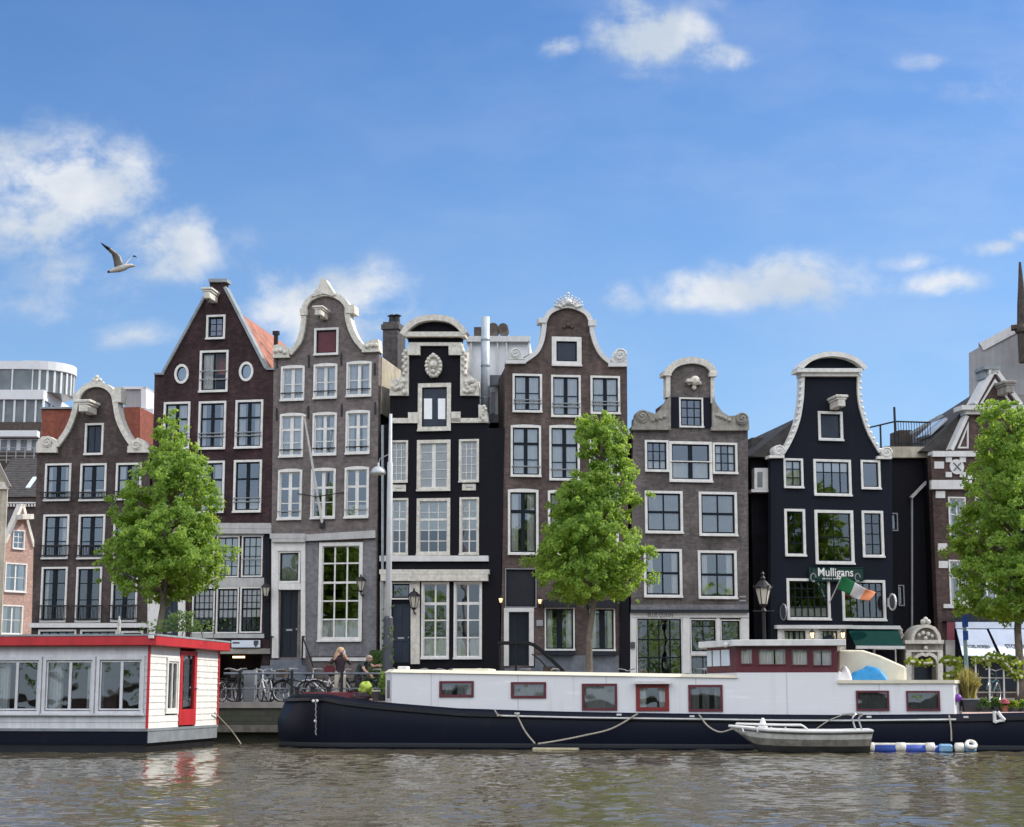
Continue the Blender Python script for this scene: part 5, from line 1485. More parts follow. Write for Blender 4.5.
for i, (a, b, c, d) in enumerate(fro):
    mb = MB().prism([(a - .03, b - .03), (c + .03, b - .03), (c + .03, d + .03), (a - .03, d + .03)], -.07, .06, [[(a + .045, b + .05), (c - .045, b + .05), (c - .045, d - .06), (a + .045, d - .06)]])
    fr = mb.build('window', 'shade_white', root)
    m_ = (a + c) / 2 + .03; mb = MB()
    for p, q in ((a + .06, m_), (m_, c - .06)):
        mb.prism([(p, b + .07), (q, b + .07), (q, d - .08), (p, d - .08)], -.03, .03, [[(p + .035, b + .11), (q - .035, b + .11), (q - .035, d - .115), (p + .035, d - .115)]])
    mb.build('sash', 'shade_white', fr)
    MB().quad((a + .06, 0, b + .06), (c - .06, 0, b + .06), (c - .06, 0, d - .08), (a + .06, 0, d - .08)).build('pane', 'glass_low', fr, fix=False)
    cb_ = MB()
    def wav(x0, x1, v=.22):
        n = 26; vs = []
        for k in range(n + 1):
            X_ = x0 + (x1 - x0) * k / n; y_ = v + .035 * math.sin(k * 1.25)
            vs += [(X_, y_, b), (X_, y_, d)]
        cb_.add(vs, [(2 * k, 2 * k + 2, 2 * k + 3, 2 * k + 1) for k in range(n)])
    wav(a, a + .30 * (c - a) if i != 4 else a + .06); wav(c - (.12 if i != 3 else .2) * (c - a), c)
    cb_.build('curtain', 'blind_white', fr)
    MB().box(a - .06, c + .06, -.13, -.072, b - .06, b - .01).build('sill', 'shade_white', fr)
# a table and a chair back glimpsed through the windows
MB().box(-5.9, -3.2, 1.2, 2.1, zh + .70, zh + .75).box(-5.7, -5.62, 1.3, 1.4, zh, zh + .7).box(-3.5, -3.42, 1.3, 1.4, zh, zh + .7).box(-2.6, -1.4, 1.5, 2.2, zh, zh + .95).build('furniture', 'maroon', root)
a, b, c, d = sw_
mb = MB(); mb.prism([(a, b), (c, b), (c, d), (a, d)], -.06, .06, [[(a + .09, b + .09), (c - .09, b + .09), (c - .09, d - .09), (a + .09, d - .09)]])
T = Matrix.Rotation(R(90), 4, 'Z')
mb.xf(T); fr = mb.build('window', 'white_paint', root)
mb = MB(); m_ = (a + c) / 2
for p, q in ((a + .08, m_ + .02), (m_ - .02, c - .08)): mb.prism([(p, b + .08), (q, b + .08), (q, d - .08), (p, d - .08)], -.03, .03, [[(p + .06, b + .14), (q - .06, b + .14), (q - .06, d - .14), (p + .06, d - .14)]])
mb.xf(T); mb.build('sash', 'white_paint', fr)
MB().quad((0, a + .08, b + .08), (0, c - .08, b + .08), (0, c - .08, d - .08), (0, a + .08, d - .08)).build('pane', 'glass_low', fr, fix=False)
cb_ = MB(); n = 20; vs = []
for k in range(n + 1): vs += [(-.2 + .03 * math.sin(k * 1.3), m_ + .2 + (c - m_ - .1) * k / n, b), (-.2 + .03 * math.sin(k * 1.3), m_ + .2 + (c - m_ - .1) * k / n, d)]
cb_.add(vs, [(2 * k, 2 * k + 2, 2 * k + 3, 2 * k + 1) for k in range(n)]); cb_.build('curtain', 'curtain', fr, fix=False)
a, b, c, d = sd
mb = MB(); mb.prism([(a, b), (c, b), (c, d), (a, d)], -.05, .04, [[(a + .19, b + .42), (c - .19, b + .42), (c - .19, d - .12), (a + .19, d - .12)]]); mb.xf(T)
dr = mb.build('door', 'red_paint', root)
MB().quad((.0, a + .18, b + .41), (.0, c - .18, b + .41), (.0, c - .18, d - .11), (.0, a + .18, d - .11)).build('pane', 'glass_low', dr, fix=False)
MB().quad((-.1, a + .23, b + .49), (-.1, c - .23, b + .49), (-.1, c - .23, d - .13), (-.1, a + .23, d - .13)).build('curtain', 'curtain', dr, fix=False)
MB().ball((.08, c - .12, (b + d) / 2), .04).build('handle', 'chrome', dr)
MB().box(-.012, .045, -.042, .01, zh, zw).build('corner_post', 'red_paint', root); MB().box(.03, .05, Wd - .05, Wd + .03, zh, zw).build('corner_post', 'red_paint', root)
zt = fh.P(150, 634.6, -.25)[1]; zb_ = fh.P(150, 645.3, -.25)[1]
MB().box(Lx, .28, -.25, Wd + .25, zb_, zt - .03).build('roof', 'red_paint', root, bevel=.015)
MB().box(Lx, .29, -.26, Wd + .26, zt - .028, zt + .02).build('roof_edge', 'lead_grey', root)
p = fh.P(148, 637, -.35)
MB().box(p[0] + .0, p[0] + .13, -.33, -.255, p[1] - .03, p[1] + .05).build('roof_lamp', 'grey_white', root)
pl_ = thing('roof_plant', 'sparse grey green plant growing on the red edged roof of the floating house', 'plant', fh.W(-.4, 3.6, zt + .02), 0)
mb = MB()
for k in range(7): mb.tube([(-.9 + k * .3, 0, 0), (-.9 + k * .3 + rnd.uniform(-.1, .1), rnd.uniform(-.1, .1), .3)], .015, 4)
mb.build('stem', 'trunk', pl_)
mb = MB()
for k in range(620):
    bx = rnd.gauss(0, .42); hgt = rnd.random() ** 1.2 * (.55 if abs(bx) < .35 else .32); bx2 = bx
    c = Vector((bx2, rnd.uniform(-.25, .25), .2 + hgt)); d1 = Vector((rnd.gauss(0, 1), rnd.gauss(0, 1), rnd.gauss(0, 1))).normalized() * .05; d2 = d1.cross(Vector((rnd.gauss(0, 1), rnd.gauss(0, 1), 1))).normalized() * .03
    mb.quad(tuple(c - d1), tuple(c + d2), tuple(c + d1), tuple(c - d2))
mb.build('foliage', 'leaf_dull', pl_, fix=False)

# ------------------------------------------------------------------ barge
bg_ = PL(281, 47.4, -8.6, 0); bg = PL(O=bg_.world(258), yaw=-8.6, zb=0)
root = thing('barge', 'long navy hulled barge with white cabin and maroon wheelhouse', 'houseboat', (bg.O.x, bg.O.y, 0), bg.yaw)
BW = 4.4; UL = 24.2
tops = [bg.P(x, y) for x, y in ((286, 694.6), (300, 693.6), (319, 693.6), (340, 697.5), (370, 701), (400, 703.7), (466, 709), (580, 712), (690, 713.7), (838, 715), (962, 714), (1024, 712.5))]
tops[0] = (0.0, tops[0][1]); tops.append((UL, tops[-1][1] + .1))
def ztop(u):
    for (a, b), (c, d) in zip(tops[:-1], tops[1:]):
        if u <= c: return b + (d - b) * (u - a) / max(1e-6, c - a)
    return tops[-1][1]
def half(u, inset):
    L0, L1 = 2.9, 2.2
    hw = BW / 2 - inset
    if u < L0 + inset: q = (L0 - u) / (L0 - inset); return hw * math.sqrt(max(0, 1 - max(0, min(1, q)) ** 2.2))
    if u > UL - L1: q = (u - (UL - L1)) / (L1 - inset); return hw * math.sqrt(max(0, 1 - max(0, min(1, q)) ** 2.4))
    return hw
def ring(inset, zf, n=40, bow=0):
    us = [inset + (UL - 2 * inset) * .5 * (1 - math.cos(math.pi * k / n)) for k in range(n + 1)]
    near = [(u, BW / 2 - half(u, inset), zf(u)) for u in us]
    far = [(u, BW / 2 + half(u, inset), zf(u)) for u in reversed(us[1:-1])]
    sh = lambda u: u + bow * max(0, 1 - u / 3.2)
    return [(sh(a), b, c) for a, b, c in near + far]
def loft(name, rings, mat, cap=False, parent=None, smooth=True):
    mb = MB(); n = len(rings[0])
    for r in rings: mb.v += r
    for i in range(len(rings) - 1):
        for k in range(n): mb.f.append((i * n + k, i * n + (k + 1) % n, (i + 1) * n + (k + 1) % n, (i + 1) * n + k)); mb.mi.append(0)
    if cap: mb.f.append(tuple((len(rings) - 1) * n + k for k in range(n))); mb.mi.append(0)
    return mb.build(name, mat, parent, smooth=smooth)
loft('hull', [ring(.35, lambda u: -.7), ring(.10, lambda u: -.15), ring(.03, lambda u: .16), ring(.0, lambda u: .5 * ztop(u)), ring(.03, lambda u: ztop(u) - .14, bow=.20), ring(.10, lambda u: ztop(u), bow=.30), ring(.17, lambda u: ztop(u), bow=.32), ring(.18, lambda u: ztop(u) - .10, bow=.32)], 'hull_navy', parent=root)
loft('deck', [ring(.175, lambda u: ztop(u) - .13, bow=.33), ring(.19, lambda u: ztop(u) - .08, bow=.33)], 'deck_pink', True, root, False)
loft('rub_rail', [ring(.035, lambda u: ztop(u) - .20, bow=.17), ring(-.05, lambda u: ztop(u) - .19, bow=.18), ring(-.05, lambda u: ztop(u) - .12, bow=.21), ring(.06, lambda u: ztop(u) - .11, bow=.21)], 'hull_black', parent=root, smooth=False)
loft('waterline_stripe', [ring(.072, lambda u: .015), ring(.022, lambda u: .10), ring(.016, lambda u: .155)], 'hull_stripe', parent=root)
mb = MB(); mb.tube([(bg.P(x, y, -.06)[0], -.07, bg.P(x, y, -.06)[1]) for x, y in ((497, 715.6), (580, 717.6), (690, 719), (780, 720.3), (842, 720.6), (900, 720), (956, 719.5))], .022, 6); mb.build('white_line', 'grey_white', root)
V = .32
def bpoly(pts, v=V): return [bg.P(x, y, v) for x, y in pts]
def uz(x, y, v=V): return bg.P(x, y, v)
# fore cabin: plan with a chamfered front end
uA, zA = uz(392, 672.4); uB, zB = uz(738, 678.0); uA0 = uz(385.5, 690, 1.0)[0]
def cabin(name, plan, zfun0, zfun1, mat, parent, holes_near=()):
    """plan: list of (u,v), starting with the near side edge p0->p1, anticlockwise"""
    mb = MB(); n = len(plan)
    for (u, v) in plan: mb.v.append((u, v, zfun0(u)))
    for (u, v) in plan: mb.v.append((u, v, zfun1(u)))
    for k in range(n):
        if k == 0 and holes_near: continue
        mb.f.append((k, (k + 1) % n, n + (k + 1) % n, n + k)); mb.mi.append(0)
    mb.f.append(tuple(n + k for k in range(n))); mb.mi.append(0)
    if holes_near:
        (u0, v0), (u1, _) = plan[0], plan[1]
        mb.prism([(u0, zfun0(u0)), (u1, zfun0(u1)), (u1, zfun1(u1)), (u0, zfun1(u0))], v0, v0 + .06, holes_near)
    return mb.build(name, mat, parent)
zc = lambda u: zA + (zB - zA) * (u - uA) / (uB - uA)
Wn = [(439.4, 681, 473.8, 697.2), (511, 682, 546.2, 698.2), (582, 683.6, 617.2, 710.4), (636, 684.2, 669, 711), (688.4, 684.8, 722.8, 711.5)]
def prc(b, v=V):
    x0, y0, x1, y1 = b; ym, xm = (y0 + y1) / 2, (x0 + x1) / 2
    return uz(x0, ym, v)[0], uz(xm, y1, v)[1], uz(x1, ym, v)[0], uz(xm, y0, v)[1]
hol = []
def bwin(b, mat='maroon', parent=None, fr_w=.065, cur=None, gl='glass_low', v=V):
    a, z0, c, z1 = prc(b, v)
    mb = MB().prism([(a, z0), (c, z0), (c, z1), (a, z1)], v - .035, v + .07, [[(a + fr_w, z0 + fr_w), (c - fr_w, z0 + fr_w), (c - fr_w, z1 - fr_w), (a + fr_w, z1 - fr_w)]])
    f = mb.build('window', mat, parent)
    MB().quad((a + fr_w - .01, v + .02, z0 + fr_w - .01), (c - fr_w + .01, v + .02, z0 + fr_w - .01), (c - fr_w + .01, v + .02, z1 - fr_w + .01), (a + fr_w - .01, v + .02, z1 - fr_w + .01)).build('pane', gl, f, fix=False)
    if cur:
        mb = MB(); n = 24
        for s0, s1 in cur:
            vs = []
            for k in range(n + 1):
                X_ = a + (c - a) * (s0 + (s1 - s0) * k / n); y_ = v + .10 + .02 * math.sin(k * 1.4)
                vs += [(X_, y_, z0), (X_, y_, z1)]
            mb.add(vs, [(2 * k, 2 * k + 2, 2 * k + 3, 2 * k + 1) for k in range(n)])
        mb.build('curtain', 'curtain_grey' if mat != 'maroon_bright' else 'curtain', f)
    hol.append([(a + .02, z0 + .02), (c - .02, z0 + .02), (c - .02, z1 - .02), (a + .02, z1 - .02)])
    return f
bwin(Wn[0], parent=root, cur=[(0, .35), (.5, 1)]); bwin(Wn[1], parent=root, cur=[(0, 1)]); bwin(Wn[2], parent=root, cur=[(0, 1)])
f = bwin(Wn[3], 'maroon_bright', root, .1, [(0, .3), (.7, 1)]); tag(f, 'bright red framed window under a small white hood')
a, z0, c, z1 = prc((634, 681.2, 671, 683.8)); MB().box(a, c, V - .22, V - .037, z0, z1).build('hood', 'grey_white', f)
bwin(Wn[4], parent=root, cur=[(0, .3), (.4, .6), (.75, 1)])
zd = lambda u: ztop(u) - .09
fc = cabin('fore_cabin', [(uA, V), (uB, V), (uB, BW - .4), (uA, BW - .4), (uA0, BW - 1.), (uA0, 1.0)], zd, zc, 'cabin_white', root, list(hol))
mb = MB().add([(uA0 - .03, .95, zc(uA0)), (uA - .02, V - .05, zc(uA)), (uB, V - .05, zc(uB)), (uB, BW - .35, zc(uB)), (uA, BW - .35, zc(uA)), (uA0 - .03, BW - .95, zc(uA0))] +
            [(uA0 + .08, 1.05, zc(uA0) + .09), (uA + .06, V + .1, zc(uA) + .09), (uB, V + .1, zc(uB) + .09), (uB, BW - .5, zc(uB) + .09), (uA + .06, BW - .5, zc(uA) + .09), (uA0 + .08, BW - 1.05, zc(uA0) + .09)],
            [(k, (k + 1) % 6, 6 + (k + 1) % 6, 6 + k) for k in range(6)] + [(6, 7, 8, 9, 10, 11), (5, 4, 3, 2, 1, 0)])
mb.build('cabin_roof', 'tarp_cream', root)
# little dark window in the chamfered front of the cabin
e1 = Vector((uA, V, 0)) - Vector((uA0, 1.0, 0)); L = e1.length; e1.normalize(); nn = Vector((e1.y, -e1.x, 0))
mb = MB(); p = Vector((uA0, 1., 0)) + e1 * L * .28 + nn * .01; q = Vector((uA0, 1., 0)) + e1 * L * .72 + nn * .01; za, zb2 = uz(388, 698)[1], uz(388, 680)[1]
mb.add([(p.x, p.y, za), (q.x, q.y, za), (q.x, q.y, zb2), (p.x, p.y, zb2)] + [(p.x - nn.x * .05, p.y - nn.y * .05, za), (q.x - nn.x * .05, q.y - nn.y * .05, za), (q.x - nn.x * .05, q.y - nn.y * .05, zb2), (p.x - nn.x * .05, p.y - nn.y * .05, zb2)],
       [(0, 1, 2, 3), (0, 4, 5, 1), (1, 5, 6, 2), (2, 6, 7, 3), (3, 7, 4, 0)]); mb.build('front_window', 'modern_glass', root)
a, z0, c, z1 = prc((452, 668.6, 489, 673), 1.0); MB().box(a, c, 1.0, 2.2, z0 - .1, z1).build('roof_hatch', 'tarp_cream', root, bevel=.02)
a, z0, c, z1 = prc((397.5, 666.2, 407, 672), 1.0); MB().box(a, c, 1.0, 1.4, z0 - .1, z1).build('vent_box', 'grey_white', root, bevel=.02)
# wheelhouse
uW0, uW1 = uz(736.3, 660)[0], uz(837.5, 660)[0]
uWf = uz(707, 660, 2.1)[0]
zs, zm, zr = uz(787, 672.5)[1], uz(787, 672.4)[1], uz(787, 645.2)[1]
plan = [(uW0, V), (uW1, V), (uW1, BW - .4), (uW0 - .2, BW - .4), (uWf, BW - 1.2), (uWf, 2.1)]
cabin('wheelhouse_base', [(u + (0.002 if k else 0), v + .002) for k, (u, v) in enumerate(plan)], zd, lambda u: zs, 'cabin_white', root)
wroot = None
hol = []
wh_w = []
for b, cur in (((739.7, 648.2, 753, 664.8), [(0, 1)]), ((757.6, 648.4, 786.5, 665.3), [(0, .55), (.62, 1)]), ((791, 648.8, 808.3, 665.8), [(0, 1)]), ((812.3, 649.2, 832.5, 666.3), [(0, .42), (.5, 1)])):
    wh_w.append(bwin(b, 'maroon', root, .03, cur, 'glass_clear'))
    for c_ in kids(wh_w[-1]):
        if c_.name.startswith('curtain'): c_.data.materials[0] = M['curtain']
wl = cabin('wheelhouse_wall', plan[:5] + [plan[5]], lambda u: zs + .003, lambda u: zr, 'maroon', root, list(hol))
# angled windscreen: five narrow panes standing just proud of the chamfered wall
p0, p1 = Vector((uWf, 2.1, 0)), Vector((uW0, V, 0)); e1 = (p1 - p0); L = e1.length; e1.normalize(); nn = Vector((e1.y, -e1.x, 0))
za, zb2 = uz(720, 666, 1.2)[1], uz(720, 650, 1.2)[1]
for s0, s1 in ((.04, .19), (.24, .48), (.53, .80)):
    mb = MB(); mb.prism([(s0 * L, za), (s1 * L, za), (s1 * L, zb2), (s0 * L, zb2)], -.03, -.005)
    mb.xf(Matrix(((e1.x, -nn.x, 0, p0.x), (e1.y, -nn.y, 0, p0.y), (0, 0, 1, 0), (0, 0, 0, 1))))
    mb.build('windscreen', 'sign_white', root)
zr2 = uz(770, 639.8)[1]
ov = .22
rp = [(uW0 - .1, V - ov), (uW1 + .22, V - ov), (uW1 + .22, BW - .2), (uW0 - .3, BW - .2), (uWf - ov, BW - 1.1), (uWf - ov, 1.9)]
MB().prism(rp, zr - .02, zr2, axis='z').build('wheelhouse_roof', 'grey_white', root, bevel=.012)
mb = MB(); u_, z_ = uz(725.5, 645, .2); mb.ball((u_, .25, z_), .07); mb.build('deck_lamp', 'grey_white', root)
# aft cabin
hol = []
bwin((856, 690.6, 889.2, 710.8), 'maroon', root, .05, [(0, 1)]); bwin((906.2, 690.8, 940, 710.8), 'maroon', root, .05, [(0, 1)])
for w_ in kids(root):
    if w_.name.startswith('window') and w_.location.length == 0:
        for c_ in kids(w_):
            if c_.name.startswith('curtain') and min(v.co.x for v in c_.data.vertices) > uW1: c_.data.materials[0] = M['curtain_dark']
uR0, uR1, uR2 = uz(838, 700)[0], uz(954, 700)[0], uz(961.5, 700, 1.2)[0]
zq = uz(900, 683.5)[1]
cabin('aft_cabin', [(uR0 + .004, V + .004), (uR1, V + .004), (uR2, 1.2), (uR2, BW - .5), (uR0 + .004, BW - .5)], zd, lambda u: zq, 'cabin_white', root, list(hol))
MB().prism([(uR0, V - .05), (uR1 + .03, V - .05), (uR2 + .06, 1.2), (uR2 + .06, BW - .45), (uR0, BW - .45)], zq + .003, zq + .09, axis='z').build('aft_roof', 'tarp_cream', root)
MB().box(uA + .1, uW0 - .1, V + .5, BW - .6, zd(5) + .02, zd(5) + .06).build('cabin_floor', 'wood_dark', root)
# dodger behind the wheelhouse
mb = MB().prism([uz(837.9, 682, 1.35), uz(907, 682, 1.35), uz(906.4, 667, 1.35), uz(880, 655.4, 1.35), uz(863, 650, 1.35), uz(837.9, 650, 1.35)], 1.35, 3.5)
mb.build('canvas_dodger', 'tarp_cream', root, bevel=.05)
def lumpy(name, label, cat, box, v0, v1, mat, seed, amp=.12):
    a, z0, c, z1 = prc(box, v0); r_ = random.Random(seed)
    t = MB(); n, m_ = 22, 10; vs = []
    for j in range(m_ + 1):
        for i in range(n + 1):
            s_, q = i / n, j / m_
            hgt = (math.sin(math.pi * min(1, max(0, q))) ** .45) * (math.sin(math.pi * s_) ** .35)
            vs.append((a + (c - a) * s_, v0 + (v1 - v0) * q, z0 + (z1 - z0) * hgt * (1 - amp + amp * 2 * r_.random() * .5 + amp * math.sin(s_ * 9 + q * 5))))
    t.add(vs, [(j * (n + 1) + i, j * (n + 1) + i + 1, (j + 1) * (n + 1) + i + 1, (j + 1) * (n + 1) + i) for j in range(m_) for i in range(n)])
    t.v = [tuple(bg.W(*p)) for p in t.v]
    o = t.build(name, mat, smooth=True, fix=False); 
    md = o.modifiers.new('sub', 'SUBSURF'); md.levels = md.render_levels = 1
    return tag(o, label, cat)
lumpy('tarpaulin', 'crumpled bright blue tarpaulin lying on the barge cabin roof behind the wheelhouse', 'tarpaulin', (850, 666, 888.5, 681.5), .5, 1.25, 'tarp_blue', 4, .10)
lumpy('sack', 'slumped white sack lying between the blue tarpaulin and the wheelhouse', 'sack', (836.5, 666.5, 852.5, 681.8), .4, .95, 'tarp_white', 5, .16)
# bow fittings
mb = MB(); mb.box(.9, 2.6, 1.2, 3.2, ztop(2) - .1, ztop(2) + .09); mb.build('fore_hatch', 'maroon', root, bevel=.03)
mb = MB(); u_, z_ = uz(319, 693, .15)
mb.tube([(uz(316, y, .12)[0] + .015 * math.sin(i * 2.2), .10, uz(316, y, .12)[1]) for i, y in enumerate(range(699, 736, 2))], .016, 5)
mb.build('anchor_chain', 'letter_grey', root)
mb = MB()
for x, y in ((313.5, 701), (317.5, 701), (315.5, 721)): mb.ball((uz(x, y, .15)[0], .12, uz(x, y, .1)[1]), .042)
mb.build('bow_fitting', 'grey_white', root)
mb = MB()
for x in (296, 312, 328, 350): 
    u_, z_ = uz(x, 692, 1.2); mb.lathe([(.07, -.3), (.07, .05), (.11, .06), (.11, .1)], (u_, 1.3, ztop(u_) + .1), 8)
mb.build('bollard', 'black_metal', root)
mb = MB(); z_ = ztop(16)
for x, y in ((517, 713.4), (619, 714.6), (692, 716.3), (869, 716.8), (966, 717)): mb.box(uz(x - 2.4, y, -.07)[0], uz(x + 2.4, y, -.07)[0], -.075, .0, uz(x, y + .9, -.07)[1], uz(x, y - .9, -.07)[1])
mb.build('fairlead', 'grey_white', root)

an = thing('anchor', 'white painted anchor hung over the dark barge side near the flower pots', 'anchor', bg.W(0, 0, 0), bg.yaw)
def bp(x, y, v): u_, z_ = bg.P(x, y, v); return (u_, v, z_)
MB().tube([bp(994.5, 711, -.1), bp(994.8, 722.5, -.1)], .045, 6).build('shank', 'grey_white', an)
MB().tube([bp(994.5, 722.6, -.1), bp(999.5, 720.8, -.12), bp(1004.5, 720.6, -.1)], .035, 6).tube([bp(997.6, 711.8, -.11), bp(1001, 716.5, -.12), bp(1004.6, 720.2, -.11)], .045, 6).build('fluke', 'grey_white', an)

# ropes
def rope(label, pts, r=.022, sag=None):
    p3 = []
    for x, y, v in pts: p3.append(bg.W(bg.P(x, y, v)[0], v, bg.P(x, y, v)[1]))
    out = smooth([tuple(p) for p in p3], 6)
    o = MB().tube(out, r, 6).build('mooring_rope', 'rope')
    tag(o, label, 'rope', 'ropes hung along the barge side')
rope('pale rope sagging from under the bright red window down to the floating plank', [(638, 713.5, -.12), (612, 728.5, -.16), (584, 735.5, -.18), (559, 740.5, -.2), (538, 743.8, -.25)])
rope('pale rope dropping steeply from the barge rail to the left end of the plank', [(516, 713, -.12), (525, 731, -.16), (535, 743.5, -.25)])
rope('short pale rope end at the rail below the second low cabin window', [(494.5, 709.5, -.11), (497.5, 714.2, -.13), (502, 716, -.13)], .018)
rope('slack rope from the last fore cabin window to the dinghy bow', [(699, 714.5, -.12), (708, 726, -.2), (720, 732, -.35), (732, 729, -.55)])
rope('thin rope from the wheelhouse side sloping right to the dinghy stern arch', [(812, 732, -.25), (828, 721, -.16), (842, 715.2, -.12)], .014)
rope('thin grey line dropping straight from the aft cabin to the blue floats', [(949, 715, -.12), (951, 728, -.12), (951.5, 741, -.14)], .02)
p1 = fh.W(.1, 5.2, .95); p2 = at(231, 730, 50.5); p3 = hit_z(241, 744, .02)
o = MB().tube(smooth([tuple(p1), tuple(p2), tuple(p3)], 6), .02, 6).build('mooring_rope', 'rope'); tag(o, 'loose rope curving from the floating house into the water by the quay', 'rope')
pk = MB(); a = bg.P(533, 747, -.5); c = bg.P(578.5, 747.5, -.5)
pk.box(a[0], c[0], -.62, -.34, .0, .06)
pk.xf(Matrix.Translation((bg.O.x, bg.O.y, 0)) @ Matrix.Rotation(bg.yaw, 4, 'Z'))
tag(pk.build('plank', 'wood_plank', bevel=.01), 'pale yellow wooden plank floating against the barge hull', 'plank')

# dinghy
dg_ = PL(729, 45.2, -8.6, 0); dv = 0
root = thing('dinghy', 'weathered pale grey open dinghy tied up under the barge wheelhouse', 'dinghy', bg.W(bg.P(729, 720, -1.5)[0], -1.5, 0), bg.yaw)
uo = bg.P(729, 720, -1.5)[0]
def dp_(x, y): u_, z_ = bg.P(x, y, -1.5); return u_ - uo, z_
DL = dp_(871, 735)[0]; st = [(0, 726), (.12, 727.6), (.3, 729.7), (.5, 730.8), (.75, 731), (1, 730.2)]
mb = MB(); n = 18; m_ = 12; vs = []
for i in range(n + 1):
    s_ = i / n; yy = np.interp(s_, [a for a, b in st], [b for a, b in st]); zt_ = dp_(729 + 142 * s_, yy)[1]
    hb = .78 * (1 - max(0, (.45 - s_) / .45) ** 2.3) * (1 - .12 * max(0, s_ - .7))
    hb = max(hb, .015)
    zk = -.16 + .34 * max(0, 1 - s_ / .16) ** 1.5
    for j in range(m_ + 1):
        q = j / m_ * 2 - 1; aq = abs(q)
        vs.append((s_ * DL + .75 * (1 - aq ** 1.6) * (1 - s_) ** 4 - .18 * s_ ** 6 * (1 - aq), hb * math.copysign(aq ** .72, q), zk + (zt_ - zk) * aq ** 1.75))
mb.v = list(vs)
for i in range(n):
    for j in range(m_):
        mb.f.append((i * (m_ + 1) + j, (i + 1) * (m_ + 1) + j, (i + 1) * (m_ + 1) + j + 1, i * (m_ + 1) + j + 1)); mb.mi.append(1 if 1 < j < m_ - 2 else 2 if 0 < j < m_ - 1 else 0)
mb.f.append(tuple(n * (m_ + 1) + j for j in range(m_ + 1))); mb.mi.append(0)
hl = mb.build('hull', ['dinghy_grey', 'dinghy_dark', 'stone_grey'], root, smooth=False, fix=False); md = hl.modifiers.new('thick', 'SOLIDIFY'); md.thickness = .04; md.offset = 0
gw = MB()
for sgn_ in (0, m_): gw.tube([vs[i * (m_ + 1) + sgn_] for i in range(n + 1)], .035, 6)
gw.tube([vs[n * (m_ + 1)], vs[n * (m_ + 1) + m_]], .035, 6); gw.build('gunwale', 'grey_white', root)
rb = MB()
for sgn_ in (-1, 1):
    pts = []
    for i in range(n + 1):
        v0_, v1_ = Vector(vs[i * (m_ + 1) + (0 if sgn_ < 0 else m_)]), Vector(vs[i * (m_ + 1) + (1 if sgn_ < 0 else m_ - 1)])
        p = v0_ * .72 + v1_ * .28; p.y *= 1.03; pts.append(tuple(p))
    rb.tube(pts, .022, 5)
rb.build('rubbing_strake', 'dinghy_dark', root)
MB().box(DL * .30, DL * .34, -.40, .40, .24, .28).box(DL * .55, DL * .60, -.42, .42, .24, .28).box(DL * .86, DL * .95, -.38, .38, .24, .28).build('thwart', 'wood_plank', root)
mb = MB(); zg = lambda x, y: dp_(x, y)[1]
rail_pts = [(dp_(x, y)[0], -.6, dp_(x, y)[1] + .05) for x, y in ((736, 725.8), (760, 726.4), (785, 726.9), (801, 727), (804, 728.5), (807, 731))]
mb.tube(rail_pts, .022, 6)
for x in (744, 758, 773, 787): mb.tube([(dp_(x, 730)[0], -.6, dp_(x, 731.5)[1]), (dp_(x - 2, 726)[0], -.6, dp_(x, 726.4)[1])], .02, 6)
mb.tube([(a, .6, c) for a, b, c in rail_pts], .022, 6); mb.build('side_rail', 'grey_white', root)
mb = MB(); u_, z_ = dp_(763, 731); mb.lathe([(.12, -.02), (.12, .14), (.08, .2), (.05, .30), (.02, .33)], (u_, -.2, z_), 10); mb.build('engine_cover', 'tarp_white', root, smooth=True)
mb = MB()
for k, (x0, x1) in enumerate(((844, 852), (852, 858.5))): 
    a = dp_(x0, 714.5); c = dp_(x1, 731)
    mb.tube(smooth([(dp_(x0 - 3, 715.5)[0], -.5 + k * .2, a[1]), (a[0] + .25, -.5 + k * .2, a[1] + .02), (c[0], -.5 + k * .2, (a[1] + c[1]) / 2 + .1), (c[0] + .08, -.5 + k * .2, c[1])], 5), .025, 6)
mb.build('stern_arch', 'chrome', root)

# floats behind the dinghy
root = thing('float_pontoon', 'string of blue floats with white fenders lying at the barge hull behind the dinghy', 'pontoon', bg.W(bg.P(870, 745, -.8)[0], -.8, 0), bg.yaw)
uo = bg.P(870, 745, -.8)[0]
def fp_(x): return bg.P(x, 745, -.8)[0] - uo
MB().tube([(fp_(868), 0, .06), (fp_(942), 0, .06)], .12, 10).build('blue_tube', 'float_blue', root, smooth=True)
MB().tube([(fp_(866), .05, .185), (fp_(930), .05, .185)], .045, 8).build('deck_edge', 'fender_white', root)
mb = MB()
for x, r in ((872, 2.5), (900.5, 5.5), (930, 5), (959, 5)): 
    u_ = fp_(x); h_ = (fp_(x + r) - fp_(x - r)) / 2
    mb.tube([(u_ - h_ * 1.0, -.04, .12), (u_ - h_ * .8, -.04, .12), (u_ + h_ * .8, -.04, .12), (u_ + h_, -.04, .12)], [.05, .125, .125, .05], 10)
mb.build('fender', 'fender_white', root, smooth=True)
mb = MB().box(fp_(938.5), fp_(952), -.16, .16, .0, .21); mb.build('light_blue_tank', 'float_light', root, bevel=.04)
mb = MB(); 
mb.tube([(fp_(966) + .11 * math.cos(k * .52) + .12, -.05 + .16 * math.sin(k * .52), .20 + .07 * math.sin(k * .52)) for k in range(12)], .055, 6, True); mb.build('life_ring', 'fender_white', root, smooth=True)
MB().box(fp_(964), fp_(976), -.12, .2, .0, .20).build('inner_float', 'float_light', root, bevel=.05)

